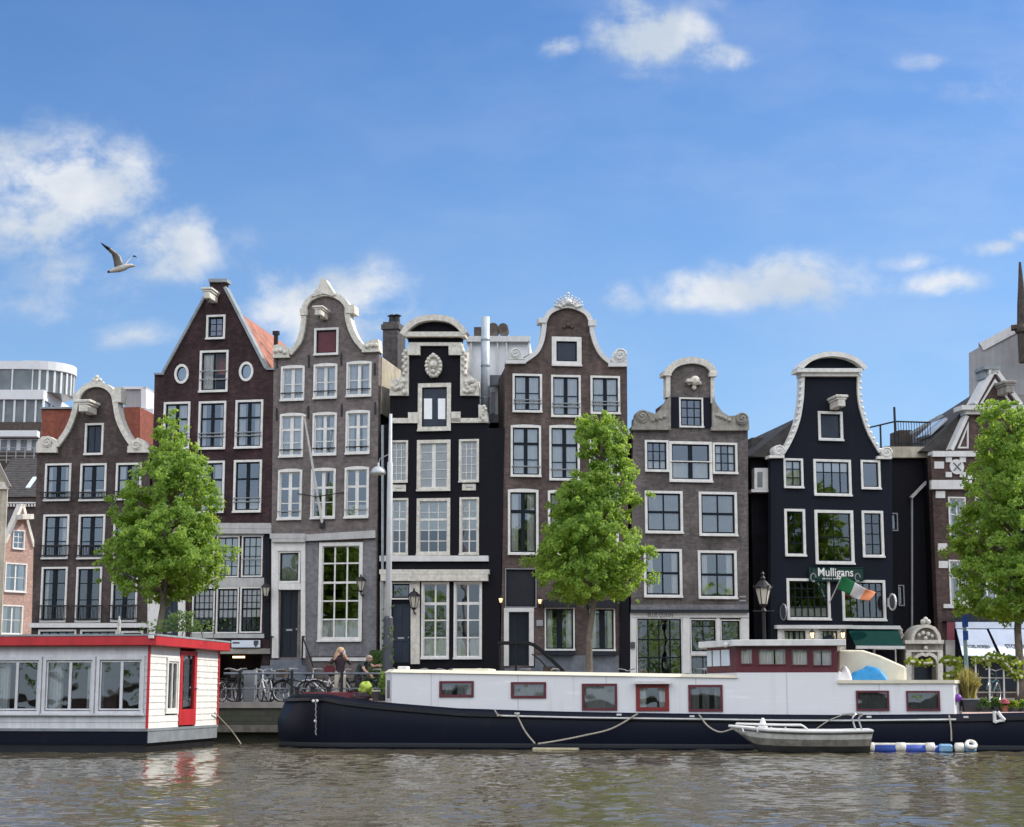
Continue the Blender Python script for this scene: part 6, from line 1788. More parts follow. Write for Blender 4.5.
# ------------------------------------------------------------------ pots and plants on the barge's after deck
def tuft(name, label, x, ybase, v, wpx, hpx, pot, leafm, n, kind='bush', pot_h=.28, cat='plant', seed=1, flowers=None):
    r_ = random.Random(seed)
    u_, z_ = bg.P(x, ybase, v); m_ = abs(bg.P(x + 1, ybase, v)[0] - u_)
    t = thing(name, label, cat, bg.W(u_, v, z_), bg.yaw)
    W_, H_ = wpx * m_, hpx * m_
    if pot: MB().lathe([(W_ * .28, 0), (W_ * .36, pot_h), (W_ * .39, pot_h), (W_ * .39, pot_h + .03), (W_ * .33, pot_h + .03)], n=12).build('pot', pot, t)
    mb = MB()
    for k in range(n):
        if kind == 'grass':
            a = r_.uniform(0, 6.28); lean = r_.random() ** .8; b0 = Vector((r_.gauss(0, W_ * .10), r_.gauss(0, .08), pot_h))
            tip = b0 + Vector((math.cos(a) * W_ * .55 * lean, math.sin(a) * W_ * .4 * lean, H_ * (1.02 - .45 * lean * lean) * r_.uniform(.7, 1)))
            mid = b0 * .5 + tip * .5 + Vector((0, 0, H_ * .14 * lean)); s_ = Vector((math.sin(a), -math.cos(a), 0)) * .014
            mb.add([tuple(b0 - s_), tuple(b0 + s_), tuple(mid + s_), tuple(mid - s_), tuple(tip)], [(0, 1, 2, 3), (3, 2, 4)])
            if r_.random() < .4:
                for q in range(3):
                    c = mid * (1 - q * .3) + tip * (q * .3); d1 = Vector((r_.gauss(0, 1), r_.gauss(0, 1), r_.gauss(0, 1))).normalized() * .03; d2 = d1.cross(Vector((.3, 1, .2))).normalized() * .02
                    mb.quad(tuple(c - d1), tuple(c + d2), tuple(c + d1), tuple(c - d2))
        else:
            a, b = r_.uniform(0, 6.28), r_.random() ** .5; zf = r_.random()
            c = Vector((math.cos(a) * b * W_ * .5 * (1 - .4 * zf), math.sin(a) * b * W_ * .4 * (1 - .4 * zf), pot_h + H_ * zf * (.75 + .25 * math.sin(a * 3))))
            d1 = Vector((r_.gauss(0, 1), r_.gauss(0, 1), r_.gauss(0, .8))).normalized() * r_.uniform(.03, .06); d2 = d1.cross(Vector((r_.gauss(0, 1), r_.gauss(0, 1), 1))).normalized() * .03
            mb.quad(tuple(c - d1), tuple(c + d2), tuple(c + d1), tuple(c - d2))
    mb.build('foliage', leafm, t, fix=False)
    if flowers:
        mb = MB()
        for k in range(flowers[1]):
            a = r_.uniform(0, 6.28); mb.ball((math.cos(a) * W_ * .4 * r_.random(), math.sin(a) * W_ * .35 - .05, pot_h + H_ * r_.uniform(.5, 1)), .035, n=6, m=4)
        mb.build('flower', flowers[0], t)
    return t
tuft('ornamental_grass', 'tall straw yellow ornamental grass in a dark pot at the end of the aft cabin', 969, 711.5, 1.0, 27, 36, None, 'leaf_gold', 520, 'grass', .3, seed=2)
t = thing('planter_box', 'dark square planter box under the straw yellow grass', 'planter', bg.W(*[bg.P(973.5, 711.5, .75)[0], .75, bg.P(973.5, 711.5, .75)[1]]), bg.yaw)
MB().prism([(-.22, 0), (.22, 0), (.27, .30), (-.27, .30)], 0, .45).build('box', 'planter_dark', t); MB().box(-.29, .29, -.02, .47, .302, .34).build('rim', 'letter_grey', t)
G = 'potted plants along the barge after deck'
tag(tuft('potted_plant', 'grey green wide bushy potted plant beside the straw yellow grass', 985, 711.5, .6, 15, 9.5, 'planter_dark', 'leaf_dull', 420, pot_h=.1, seed=3), group=G)
tag(tuft('potted_plant', 'grey green potted plant with upright spikes left of the pink flowers', 996, 711.5, .7, 13, 11, 'planter_dark', 'leaf_dull', 380, pot_h=.1, seed=4), group=G)
tag(tuft('potted_plant', 'small potted plant with pink red flowers between green ones', 1005, 711.5, .6, 10, 7, 'terracotta', 'leaf', 200, pot_h=.12, seed=5, flowers=('flower_pink', 26)), group=G)
tag(tuft('potted_plant', 'bright lime green potted plant right of the pink flowers', 1014.5, 711.5, .6, 12, 7.5, 'planter_dark', 'leaf_lime', 320, pot_h=.1, seed=6), group=G)
tag(tuft('potted_plant', 'dull green potted plant at the far right end of the row', 1024, 711.5, .65, 11, 8, 'planter_dark', 'leaf', 300, pot_h=.1, seed=7), group=G)
u_, z_ = bg.P(957.8, 698, .55)
o = MB().ball((0, 0, 0), .105, n=16, m=12).build('buoy', 'purple', smooth=True); MB().tube([(0, 0, .1), (.0, .1, .3)], .012, 5).build('cord', 'rope', o)
o.location = bg.W(u_, .55, z_); tag(o, 'round purple buoy hanging on the end wall of the aft cabin', 'buoy')

# ------------------------------------------------------------------ trees
def tree(label, px, prof, trunkpx, Y, seed, n_clump=330, leaf='leaf', gaps=.16):
    r_ = random.Random(seed)
    base = at(px, 694, Y); base.z = GZ
    t = thing('street_tree', label, 'tree', base, 0, 'young trees along the quay')
    def loc(x, y): p = at(x, y, Y); return p.x - base.x, p.z - GZ
    rows = []
    for y, xl, xr in prof:
        a, z_ = loc(xl, y); b, _ = loc(xr, y); rows.append((z_, (a + b) / 2, (b - a) / 2))
    rows.sort()
    zs_ = [q[0] for q in rows]
    def cr(z_): return np.interp(z_, zs_, [q[1] for q in rows]), np.interp(z_, zs_, [q[2] for q in rows])
    ztop_ = zs_[-1]; z0_ = zs_[0]
    ph_ = [r_.uniform(0, 6.28) for _ in range(6)]
    def lobe(a, z_): return 1 + .10 * math.sin(2 * a + 2.6 * z_ + ph_[0]) + .09 * math.sin(3 * a - 4.1 * z_ + ph_[1]) + .07 * math.sin(5 * a + 7.3 * z_ + ph_[2]) + .05 * math.sin(9.5 * z_ + ph_[3])
    clumps = []
    wts = [cr(z0_ + (ztop_ - z0_) * (k + .5) / 40)[1] ** 1.5 + .08 for k in range(40)]
    while len(clumps) < n_clump:
        k = r_.choices(range(40), wts)[0]; z_ = z0_ + (ztop_ - z0_) * (k + r_.random()) / 40
        cx, rad = cr(z_); rad *= .87 + .10 * (z_ - z0_) / (ztop_ - z0_); a = r_.uniform(0, 6.2832); q = r_.random() ** .38
        s_ = r_.uniform(.15, .36) * min(1, .45 + rad * .5)
        rr = max(0, rad * lobe(a, z_) - s_ * .35) * q * (1 + r_.gauss(0, .08))
        c = Vector((cx + rr * math.cos(a), rr * math.sin(a), z_ + r_.gauss(0, .06)))
        if noise.noise(Vector((c.x * 1.25, c.y * 1.25, c.z * 1.0)) + Vector((seed * 3.1, 0, 0))) < -.20: continue
        if r_.random() < .06: c = Vector((cx + (c.x - cx) * 1.13, c.y * 1.13, c.z + .08)); s_ *= .7
        clumps.append((c, s_))
    loose = []
    while len(loose) < n_clump * .5:
        k = r_.choices(range(40), wts)[0]; z_ = z0_ + (ztop_ - z0_) * (k + r_.random()) / 40
        cx, rad = cr(z_); rad *= .88 + .10 * (z_ - z0_) / (ztop_ - z0_); a = r_.uniform(0, 6.2832); rr = rad * lobe(a, z_) * r_.random() ** .33 * (1.02 + r_.gauss(0, .07)); loose.append((Vector((cx + rr * math.cos(a), rr * math.sin(a), z_ + r_.gauss(0, .1))), r_.uniform(.10, .2)))
    V_ = []; F_ = []; tint = []
    for c, s_ in clumps + loose:
        ct = r_.gauss(.42, .2); nl = int(62 * (s_ / .26) ** 1.6)
        for k in range(nl):
            d = Vector((r_.gauss(0, 1), r_.gauss(0, 1), r_.gauss(0, 1) * .75)); d = d * (s_ * .62 * r_.random() ** .4 / max(.3, d.length) * 1.25)
            p = c + d
            rad_ = Vector((p.x, p.y, 0)); rad_ = rad_ * (.75 / max(.3, rad_.length))
            nrm = (Vector((r_.gauss(0, .55), r_.gauss(0, .55), .6 + r_.gauss(0, .45))) + d * 1.2 + rad_).normalized()
            ax = nrm.cross(Vector((r_.gauss(0, 1), r_.gauss(0, 1), r_.gauss(0, 1)))).normalized(); ay = nrm.cross(ax)
            L_ = r_.uniform(.035, .072); W_ = L_ * r_.uniform(.6, .85); o_ = len(V_)
            V_ += [tuple(p - ax * L_), tuple(p - ay * W_ - nrm * .012), tuple(p + ax * L_), tuple(p + ay * W_ - nrm * .012)]
            F_ += [(o_, o_ + 1, o_ + 2), (o_, o_ + 2, o_ + 3)]
            tv = min(1, max(0, ct + r_.gauss(0, .2))); tint += [tv] * 4
    me = bpy.data.meshes.new('crown'); me.from_pydata(V_, [], F_); me.materials.append(M[leaf])
    at_ = me.attributes.new('tint', 'FLOAT', 'POINT'); at_.data.foreach_set('value', tint); me.update()
    o = bpy.data.objects.new('crown', me); COL.objects.link(o); o.parent = t
    w = trunkpx / 2 / (F / Y)
    tip = Vector((cr(ztop_ - .9)[0], 0, ztop_ - .5)); mb = MB(); n = 12
    pts = [Vector((0, 0, -.02)).lerp(tip, k / n) + Vector((.05 * math.sin(k * 1.7), .04 * math.cos(k * 1.3), 0)) * (1 if k else 0) for k in range(n + 1)]
    mb.tube(pts, [w * 1.35] + [w * (1 - .82 * k / n) for k in range(1, n + 1)], 9)
    trk = mb.build('trunk', 'trunk', t, smooth=True)
    mb = MB()
    for c, s_ in clumps[::5]:
        k = min(n - 1, max(1.0, (c.z - .35 * Vector((c.x, c.y, 0)).length - .3) / max(.1, tip.z) * n)); a = pts[int(k)].lerp(pts[int(k) + 1], k % 1)
        if c.z < a.z + .05 or a.z < z0_ + .1: continue
        m_ = a.lerp(c, .5) + Vector((r_.gauss(0, .06), r_.gauss(0, .06), .02))
        mb.tube([a, m_, c], [w * .38, w * .22, w * .08], 5)
    mb.build('limb', 'trunk', trk)
    # a little iron guard ring round the foot
    return t
tree('bushy bright green young tree standing behind the red roofed floating house', 156.5, [(411, 172, 178), (418, 160, 186), (427, 150, 191), (437, 150, 194), (447, 152, 197), (458, 146, 212), (472, 136, 216), (487, 124, 216), (502, 119, 217), (520, 113, 224), (535, 103, 226), (548, 97, 231), (558, 96, 233), (570, 100, 228), (582, 110, 217), (592, 118, 210), (598, 140, 196)], 9, 54.6, 11, 620)
tree('slender bright green young tree standing behind the barge in front of the brown house', 586.5, [(414, 596, 606), (420, 578, 618), (430, 574, 631), (445, 573, 634), (456, 576, 632), (464, 587, 636), (475, 572, 637), (490, 556, 638), (505, 549, 641), (520, 545, 640), (535, 536, 646), (550, 532, 650), (562, 530, 652), (575, 531, 651), (588, 534, 645), (598, 552, 636)], 8, 54.6, 12, 600)
tree('broad duller green tree in front of the red brown brick house at the right edge', 1020, [(400, 992, 1006), (408, 980, 1030), (420, 976, 1050), (440, 972, 1062), (460, 968, 1066), (480, 962, 1072), (500, 955, 1076), (525, 948, 1080), (550, 945, 1084), (575, 946, 1084), (595, 948, 1078), (610, 956, 1070), (619, 985, 1055)], 9, 54.6, 13, 760)

# ------------------------------------------------------------------ quay furniture
Yq = 53.6
rl = thing('quay_railing', 'thin blue grey metal railing along the quay edge behind the barge bow', 'railing', at(225, 694, Yq) * 1, 0)
b0_ = at(225, 694, Yq); rl.location = (b0_.x, Yq, GZ)
def q(x, y, Y=Yq): p = at(x, y, Y); return (p.x - b0_.x, Y - Yq, p.z - GZ)
mb = MB().tube([q(224, 673.5), q(396, 673.5)], .032, 6).tube([q(224, 688.6), q(396, 688.6)], .024, 6); mb.build('rail', 'blue_stone', rl)
for x in (239.5, 291.5, 341.5, 394): MB().box(q(x, 700)[0] - .042, q(x, 700)[0] + .042, -.04, .04, 0, q(x, 672)[2] + .05).build('post', 'black_metal', rl)
# overhead lamp pole
P0 = at(387.4, 694, 54.2); tl = thing('lamp_pole', 'tall slim white lamp pole with darker lower sleeve and climbing leaves, beside the black house', 'pole', (P0.x, 54.2, GZ), 0)
zz_ = lambda y: at(387, y, 54.2).z - GZ
MB().lathe([(.095, 0), (.09, zz_(463)), (.06, zz_(463) + .05), (.05, zz_(414))], n=12).build('pole', 'lamp_grey', tl, smooth=True)
MB().lathe([(.16, 0), (.15, zz_(618)), (.11, zz_(616))], n=12).build('lower_sleeve', 'letter_dark', tl)
mb = MB()
for k in range(90):
    a = rnd.uniform(0, 6.28); z_ = rnd.uniform(.4, zz_(600)); c = Vector((.17 * math.cos(a), .17 * math.sin(a), z_)); d1 = Vector((rnd.gauss(0, 1), rnd.gauss(0, 1), rnd.gauss(0, 1))).normalized() * .05; d2 = d1.cross(Vector((.2, 1, .4))).normalized() * .04
    mb.quad(tuple(c - d1), tuple(c + d2), tuple(c + d1), tuple(c - d2))
mb.build('climbing_leaves', 'leaf_dull', tl, fix=False)
Lp = at(378.3, 474, 54.2); ll = thing('street_lamp', 'grey dome shaped street lamp hung beside the slim white pole', 'lamp', (Lp.x, 54.2, Lp.z), 0)
r_ = .235
r_ = .25
MB().lathe([(r_, 0), (r_ * .97, .07), (r_ * .82, .155), (r_ * .5, .225), (r_ * .15, .255), (.03, .28), (.03, .36)], n=18).build('shade', 'lamp_grey', ll, smooth=True)
MB().lathe([(r_ * .96, -.01), (r_ * .6, -.03), (.02, -.035)], n=18).build('diffuser', 'lamp_glass', ll, smooth=True)
MB().tube([(.0, 0, .34), (.05, 0, .50), (P0.x - Lp.x, 0, .66)], .018, 6).build('hanger', 'grey_metal', ll)
# classic lantern
Lb = at(765.5, 694, 56); tl = thing('lamp_post', 'ornate black street lantern with glass sides, standing before the dark gap by the pub', 'street lamp', (Lb.x, 56, GZ), 0)
zz_ = lambda y: at(765.5, y, 56).z - GZ
MB().lathe([(.2, 0), (.2, .25), (.12, .35), (.1, .9), (.13, .95), (.07, 1.05), (.06, zz_(612)), (.1, zz_(611)), (.05, zz_(608)), (.05, zz_(604))], n=12).build('post', 'black_metal', tl)
zg0, zg1 = zz_(604), zz_(588.5)
MB().lathe([(.13, zg0), (.25, zg1)], n=6).build('glass', 'lamp_glass', tl)
mb = MB().lathe([(.30, zg1 + .005), (.27, zg1 + .08), (.12, zg1 + .24), (.07, zg1 + .27), (.09, zg1 + .34), (.03, zg1 + .42), (.06, zg1 + .48), (.01, zg1 + .56)], n=12); mb.lathe([(.05, zg0 - .09), (.15, zg0 - .005), (.1, zg0)], n=6)
for k in range(6):
    a = k * math.pi / 3; mb.tube([(.13 * math.cos(a), .13 * math.sin(a), zg0), (.255 * math.cos(a), .255 * math.sin(a), zg1)], .016, 4); mb.ball((.3 * math.cos(a), .3 * math.sin(a), zg1 + .06), .035, n=6, m=4)
mb.build('lantern_frame', 'black_metal', tl)
MB().tube([(-.32, 0, zz_(611)), (.32, 0, zz_(611))], .02, 6).ball((-.32, 0, zz_(611)), .03).ball((.32, 0, zz_(611)), .03).build('ladder_bar', 'black_metal', tl)
MB().ball((0, 0, zg0 + .16), .07, .07, .12).build('bulb', 'lamp_lit', tl)
# slim post with a white finial behind the floating house
Lb = at(116.5, 694, 56); tl = thing('bollard_post', 'slim post with pale pointed finial showing above the floating house roof', 'post', (Lb.x, 56, GZ), 0)
zz_ = lambda y: at(116.5, y, 56).z - GZ
MB().lathe([(.07, 0), (.06, zz_(634))], n=10).build('shaft', 'black_metal', tl); MB().lathe([(.05, zz_(634)), (.065, zz_(630)), (.045, zz_(626)), (.06, zz_(623)), (.02, zz_(616))], n=10).build('finial', 'grey_white', tl)
# blue topped sign pole at right
Lb = at(967.5, 694, 57); tl = thing('sign_pole', 'grey green pole with a blue pointed sign on top before the white awnings', 'sign pole', (Lb.x, 57, GZ), 0)
zz_ = lambda y: at(967.5, y, 57).z - GZ
MB().lathe([(.075, 0), (.07, zz_(626))], n=10).build('pole', 'pole_green', tl)
MB().prism([(-.1, zz_(627)), (.1, zz_(627)), (.1, zz_(620)), (0, zz_(613)), (-.1, zz_(620))], -.09, -.076).box(-.085, .085, -.095, -.078, zz_(640), zz_(631)).build('blue_sign', 'road_sign_blue', tl)
# bin
Lb = at(247.5, 694, 55); bn = thing('waste_bin', 'tall grey rectangular waste container between the bicycles on the quay', 'bin', (Lb.x, 55.3, GZ), 0)
MB().box(-.19, .19, 0, .4, 0, .95).build('body', 'bin_grey', bn, bevel=.02); MB().box(-.21, .21, -.02, .42, .952, 1.02).build('lid', 'lead_grey', bn)
# white guard rail on the right, with garlands
rr_ = thing('terrace_fence', 'weathered pale metal pipe fence of the cafe terrace on the right', 'fence', (at(990, 694, 54.5).x, 54.5, GZ), 0)
def q2(x, y, Y=54.5): p = at(x, y, Y); return (p.x - rr_.location.x, Y - 54.5, p.z - GZ)
for y in (660.5, 678, 692.5): MB().tube([q2(976, y), q2(1046, y)], .022, 6).build('rail', 'stone_grey', rr_)
for x in (977, 990.5, 1005, 1019, 1034): MB().tube([q2(x - .6, 702), q2(x - 1.5, 657)], .028, 6).build('post', 'grey_white', rr_)
def garland(label, pts, Y, n, r=.09):
    P_ = [at(x, y, Y) for x, y in pts]; o0 = P_[0].copy()
    t = thing('garland', label, 'garland', o0, 0, 'flower garlands on the terrace'); mb = MB(); c_ = smooth([tuple(p - o0) for p in P_], 12)
    for k in range(n):
        p = Vector(c_[int(rnd.random() * (len(c_) - 1))]) + Vector((rnd.gauss(0, r), rnd.gauss(0, r), rnd.gauss(0, r)))
        d1 = Vector((rnd.gauss(0, 1), rnd.gauss(0, 1), rnd.gauss(0, 1))).normalized() * rnd.uniform(.04, .08); d2 = d1.cross(Vector((.3, .9, .2))).normalized() * .05
        mb.quad(tuple(p - d1), tuple(p + d2), tuple(p + d1), tuple(p - d2))
    mb.build('leaves', 'leaf_lime', t, fix=False)
    mb = MB()
    for k in range(len(pts) * 3):
        p = Vector(c_[int(rnd.random() * (len(c_) - 1))]); mb.ball((p.x, p.y - .08, p.z), .05, n=6, m=4)
    mb.build('blossom', 'tarp_cream', t)
    MB().tube(c_, .012, 4).build('cord', 'black_metal', t)
garland('yellow green garland strung across the stone gateway opening', [(908, 661), (920, 663), (932, 663)], 56.5, 130, .05)
garland('yellow green garland bunch between the gateway and the sign pole', [(944, 661), (952, 660), (959, 662)], 55.5, 170, .07)
garland('yellow green garland along the top of the terrace fence under the awnings', [(977, 661), (990, 658), (1002, 659), (1010, 664), (1019, 662)], 54.4, 230, .09)
garland('yellow green garland hanging down between fence posts at the right edge', [(1004, 663), (1010, 668), (1013, 673), (1022, 677)], 54.4, 130, .09)
garland('low yellow green shrub garland left of the straw grass', [(946, 676), (953, 675), (960, 673)], 55.0, 150, .08)

# ------------------------------------------------------------------ bicycles
def wheel_(t, x, col):
    o = MB().tube([(x + .33 * math.cos(k * .3142), 0, .34 + .33 * math.sin(k * .3142)) for k in range(20)], .022, 6, True).build('wheel', 'rubber', t)
    MB().tube([(x + .29 * math.cos(k * .3142), 0, .34 + .29 * math.sin(k * .3142)) for k in range(20)], .012, 4, True).build('rim', 'chrome', o)
    mb = MB()
    for k in range(12): mb.tube([(x, 0, .34), (x + .29 * math.cos(k * .5236), 0, .34 + .29 * math.sin(k * .5236))], .004, 3)
    mb.lathe([(.03, 0), (.03, .01)], (x, 0, .335), 6); mb.build('spokes', 'grey_metal', o)
def bicycle(label, px, Y, yaw, col, basket=False, lean=0):
    p = at(px, 694, Y)
    t = thing('bicycle', label, 'bicycle', (p.x, Y, GZ), R(yaw), 'bicycles parked along the quay'); t.rotation_euler.x = R(lean)
    wheel_(t, -.52, col); wheel_(t, .54, col)
    mb = MB()
    bb, seat, hd, ft = (-.08, 0, .30), (-.22, 0, .78), (.36, 0, .82), (.54, 0, .34)
    for a, b in ((bb, seat), (bb, (.38, 0, .66)), ((-.52, 0, .34), bb), ((-.52, 0, .34), (-.20, 0, .68)), ((-.2, 0, .62), (.37, 0, .74)), ((.38, 0, .62), (.33, 0, .98))): mb.tube([a, b], .02, 6)
    mb.build('frame', col, t)
    MB().tube([(.36, 0, .8), (.46, .05, .5), ft], .016, 5).tube([(.36, 0, .8), (.46, -.05, .5), ft], .016, 5).build('fork', col, t)
    MB().tube([(.12, -.27, 1.05), (.25, -.25, 1.07), (.34, -.1, 1.04), (.34, 0, 1.0), (.34, .1, 1.04), (.25, .25, 1.07), (.12, .27, 1.05)], .016, 6).build('handlebar', 'chrome', t)
    MB().ball((-.27, 0, .88), .14, .09, .05).tube([seat, (-.25, 0, .86)], .016, 5).build('saddle', 'rubber', t)
    for x in (-.52, .54): MB().tube([(x + .37 * math.cos(k * .25), 0, .34 + .37 * math.sin(k * .25)) for k in range(0, 13)], .018, 5).build('mudguard', col, t)
    MB().box(-.85, -.35, -.07, .07, .74, .76).tube([(-.82, .06, .74), (-.55, .06, .36)], .01, 4).tube([(-.82, -.06, .74), (-.55, -.06, .36)], .01, 4).build('carrier', 'black_metal', t)
    if basket: MB().box(.42, .72, -.18, .18, .78, .80).box(.42, .44, -.18, .18, .8, 1.02).box(.70, .72, -.18, .18, .8, 1.02).box(.44, .70, -.18, -.16, .8, 1.02).box(.44, .70, .16, .18, .8, 1.02).build('basket', 'wood_dark', t)
    return t
bicycle('black bicycle closest to the floating house wall on the quay', 230, 54.6, 70, 'bike_black')
bicycle('dark bicycle leaning at the railing post left of the grey bin', 238, 54.2, 105, 'bike_black', True)
bicycle('white step through bicycle right of the grey waste bin', 265, 54.7, 112, 'bike_white')
bicycle('dark upright bicycle with large wheels parked sideways at the barge bow', 299, 54.3, 172, 'bike_black', True)
bicycle('grey bicycle beside the standing blond person, wheel above the barge bow', 323, 54.7, 168, 'bike_white')
bicycle('black bicycle right of the stooping person, in front of the lamp pole', 384, 54.6, 20, 'bike_black')
bicycle('black bicycle with handlebar up left of the lit black house windows', 417, 55, 10, 'bike_black')
bicycle('teal bicycle standing before the two tall windows of the black house', 441, 55, 60, 'bike_teal')
bicycle('black bicycle behind the low roof hatch of the barge', 472, 55, 5, 'bike_black')
bicycle('pale bicycle before the door steps of the brown house', 520, 55.2, 25, 'bike_white')
bicycle('dark bicycle at the foot of the curved stair rail of the brown house', 562, 55, 170, 'bike_black')
bicycle('black bicycle by the left pilaster of the white shopfront', 626, 55.2, 75, 'bike_black')
bicycle('black bicycle just left of the barge wheelhouse', 696, 55.2, 12, 'bike_black')
bicycle('grey framed bicycle behind the terrace fence right of the straw yellow grass', 994, 55.4, 60, 'bike_teal', False)
bicycle('black bicycle far back by the dark basement shop, behind the grey bin', 250, 57, 15, 'bike_black')
bicycle('dark bicycle behind the white step through bicycle, before the blue stone steps', 279, 56, 130, 'bike_black')
bicycle('black bicycle just right of the standing blond person', 351, 55.8, 160, 'bike_black')
bicycle('teal bicycle under the shrub beside the lamp pole', 371, 56, 20, 'bike_teal')
# paper crates by the curved rail
ct = thing('crate', 'pale slatted crate beside the foot of the curved stair rail', 'crate', (at(550, 694, 58).x, 58, GZ), 0)
zc_ = at(550, 665, 58).z - GZ
mb = MB()
for z_ in (0, .2, .4, .6, .8): mb.box(-.24, .24, -.2, -.18, z_ + .01, z_ + .1 if z_ + .1 < zc_ else zc_)
mb.build('slats', 'grey_white', ct); MB().box(-.23, .23, -.175, .2, 0, zc_ - .05).build('body', 'wood_dark', ct)

# bush behind the stooping person
tb = thing('shrub', 'dark green shrub against the grey house base beside the lamp pole', 'shrub', (at(378, 694, 61.5).x, 61.5, GZ), 0)
mb = MB(); r_ = random.Random(9)
for k in range(1200):
    a, b = r_.uniform(0, 6.28), r_.random() ** .5; z_ = r_.random() * 1.7
    c = Vector((math.cos(a) * b * .55 * (1.1 - z_ / 3), math.sin(a) * b * .5, .1 + z_)); d1 = Vector((r_.gauss(0, 1), r_.gauss(0, 1), r_.gauss(0, 1))).normalized() * .06; d2 = d1.cross(Vector((.3, 1, .2))).normalized() * .04
    mb.quad(tuple(c - d1), tuple(c + d2), tuple(c + d1), tuple(c - d2))
mb.build('foliage', 'leaf_dull', tb, fix=False); MB().tube([(0, 0, 0), (.02, 0, .9)], .04, 6).build('stem', 'trunk', tb)

# ------------------------------------------------------------------ people
def skin_body(name, joints, edges, parent, zones, root_i=0):
    me = bpy.data.meshes.new('tmp'); me.from_pydata([j[0] for j in joints], edges, [])
    o = bpy.data.objects.new('tmp', me); COL.objects.link(o)
    o.modifiers.new('skin', 'SKIN'); sv = me.skin_vertices[0].data
    for i, j in enumerate(joints): sv[i].radius = (j[1], j[1]) if not isinstance(j[1], tuple) else j[1]; sv[i].use_root = (i == root_i)
    s_ = o.modifiers.new('sub', 'SUBSURF'); s_.levels = s_.render_levels = 2
    dg = bpy.context.evaluated_depsgraph_get(); dg.update()
    m2 = bpy.data.meshes.new_from_object(o.evaluated_get(dg)); m2.name = name
    bpy.data.objects.remove(o); bpy.data.meshes.remove(me)
    m2.materials.clear()
    for z in zones[0]: m2.materials.append(M[z])
    pts = [Vector(j[0]) for j in joints]
    for p in m2.polygons:
        c = Vector(p.center); best, bi = 1e9, 0
        for a, b in edges:
            A, B = pts[a], pts[b]; ab = B - A; t_ = max(0, min(1, (c - A).dot(ab) / max(1e-9, ab.length_squared))); q_ = A + ab * t_
            dd_ = (c - q_).length / max(.02, (joints[a][1] if not isinstance(joints[a][1], tuple) else joints[a][1][0]))
            if dd_ < best: best, bi = dd_, (a if t_ < .5 else b)
        p.material_index = zones[1](bi, c); p.use_smooth = True
    ob = bpy.data.objects.new(name, m2); COL.objects.link(ob); ob.parent = parent
    return ob
def add_hand(J, E, wrist_i, d, side, r=.009):
    """palm and five bent fingers at the end of the forearm"""
    w = Vector(J[wrist_i][0]); d = Vector(d).normalized(); s = d.cross(Vector(side)).normalized(); nrm = s.cross(d)
    J.append((tuple(w + d * .05), .030)); p = len(J) - 1; E.append((wrist_i, p))
    for k, L_ in enumerate((.066, .078, .072, .056)):
        b = w + d * .085 + s * (.030 - .020 * k); J.append((tuple(b), r)); i0 = len(J) - 1; E.append((p, i0))
        m_ = b + d * L_ * .5 + nrm * .01; J.append((tuple(m_), r)); E.append((i0, len(J) - 1)); J.append((tuple(m_ + d * L_ * .38 + nrm * .03), r * .85)); E.append((len(J) - 2, len(J) - 1))
    b = w + d * .035 + s * .04; J.append((tuple(b), r * 1.15)); i0 = len(J) - 1; E.append((p, i0)); J.append((tuple(b + d * .045 + s * .02 + nrm * .01), r)); E.append((i0, len(J) - 1))
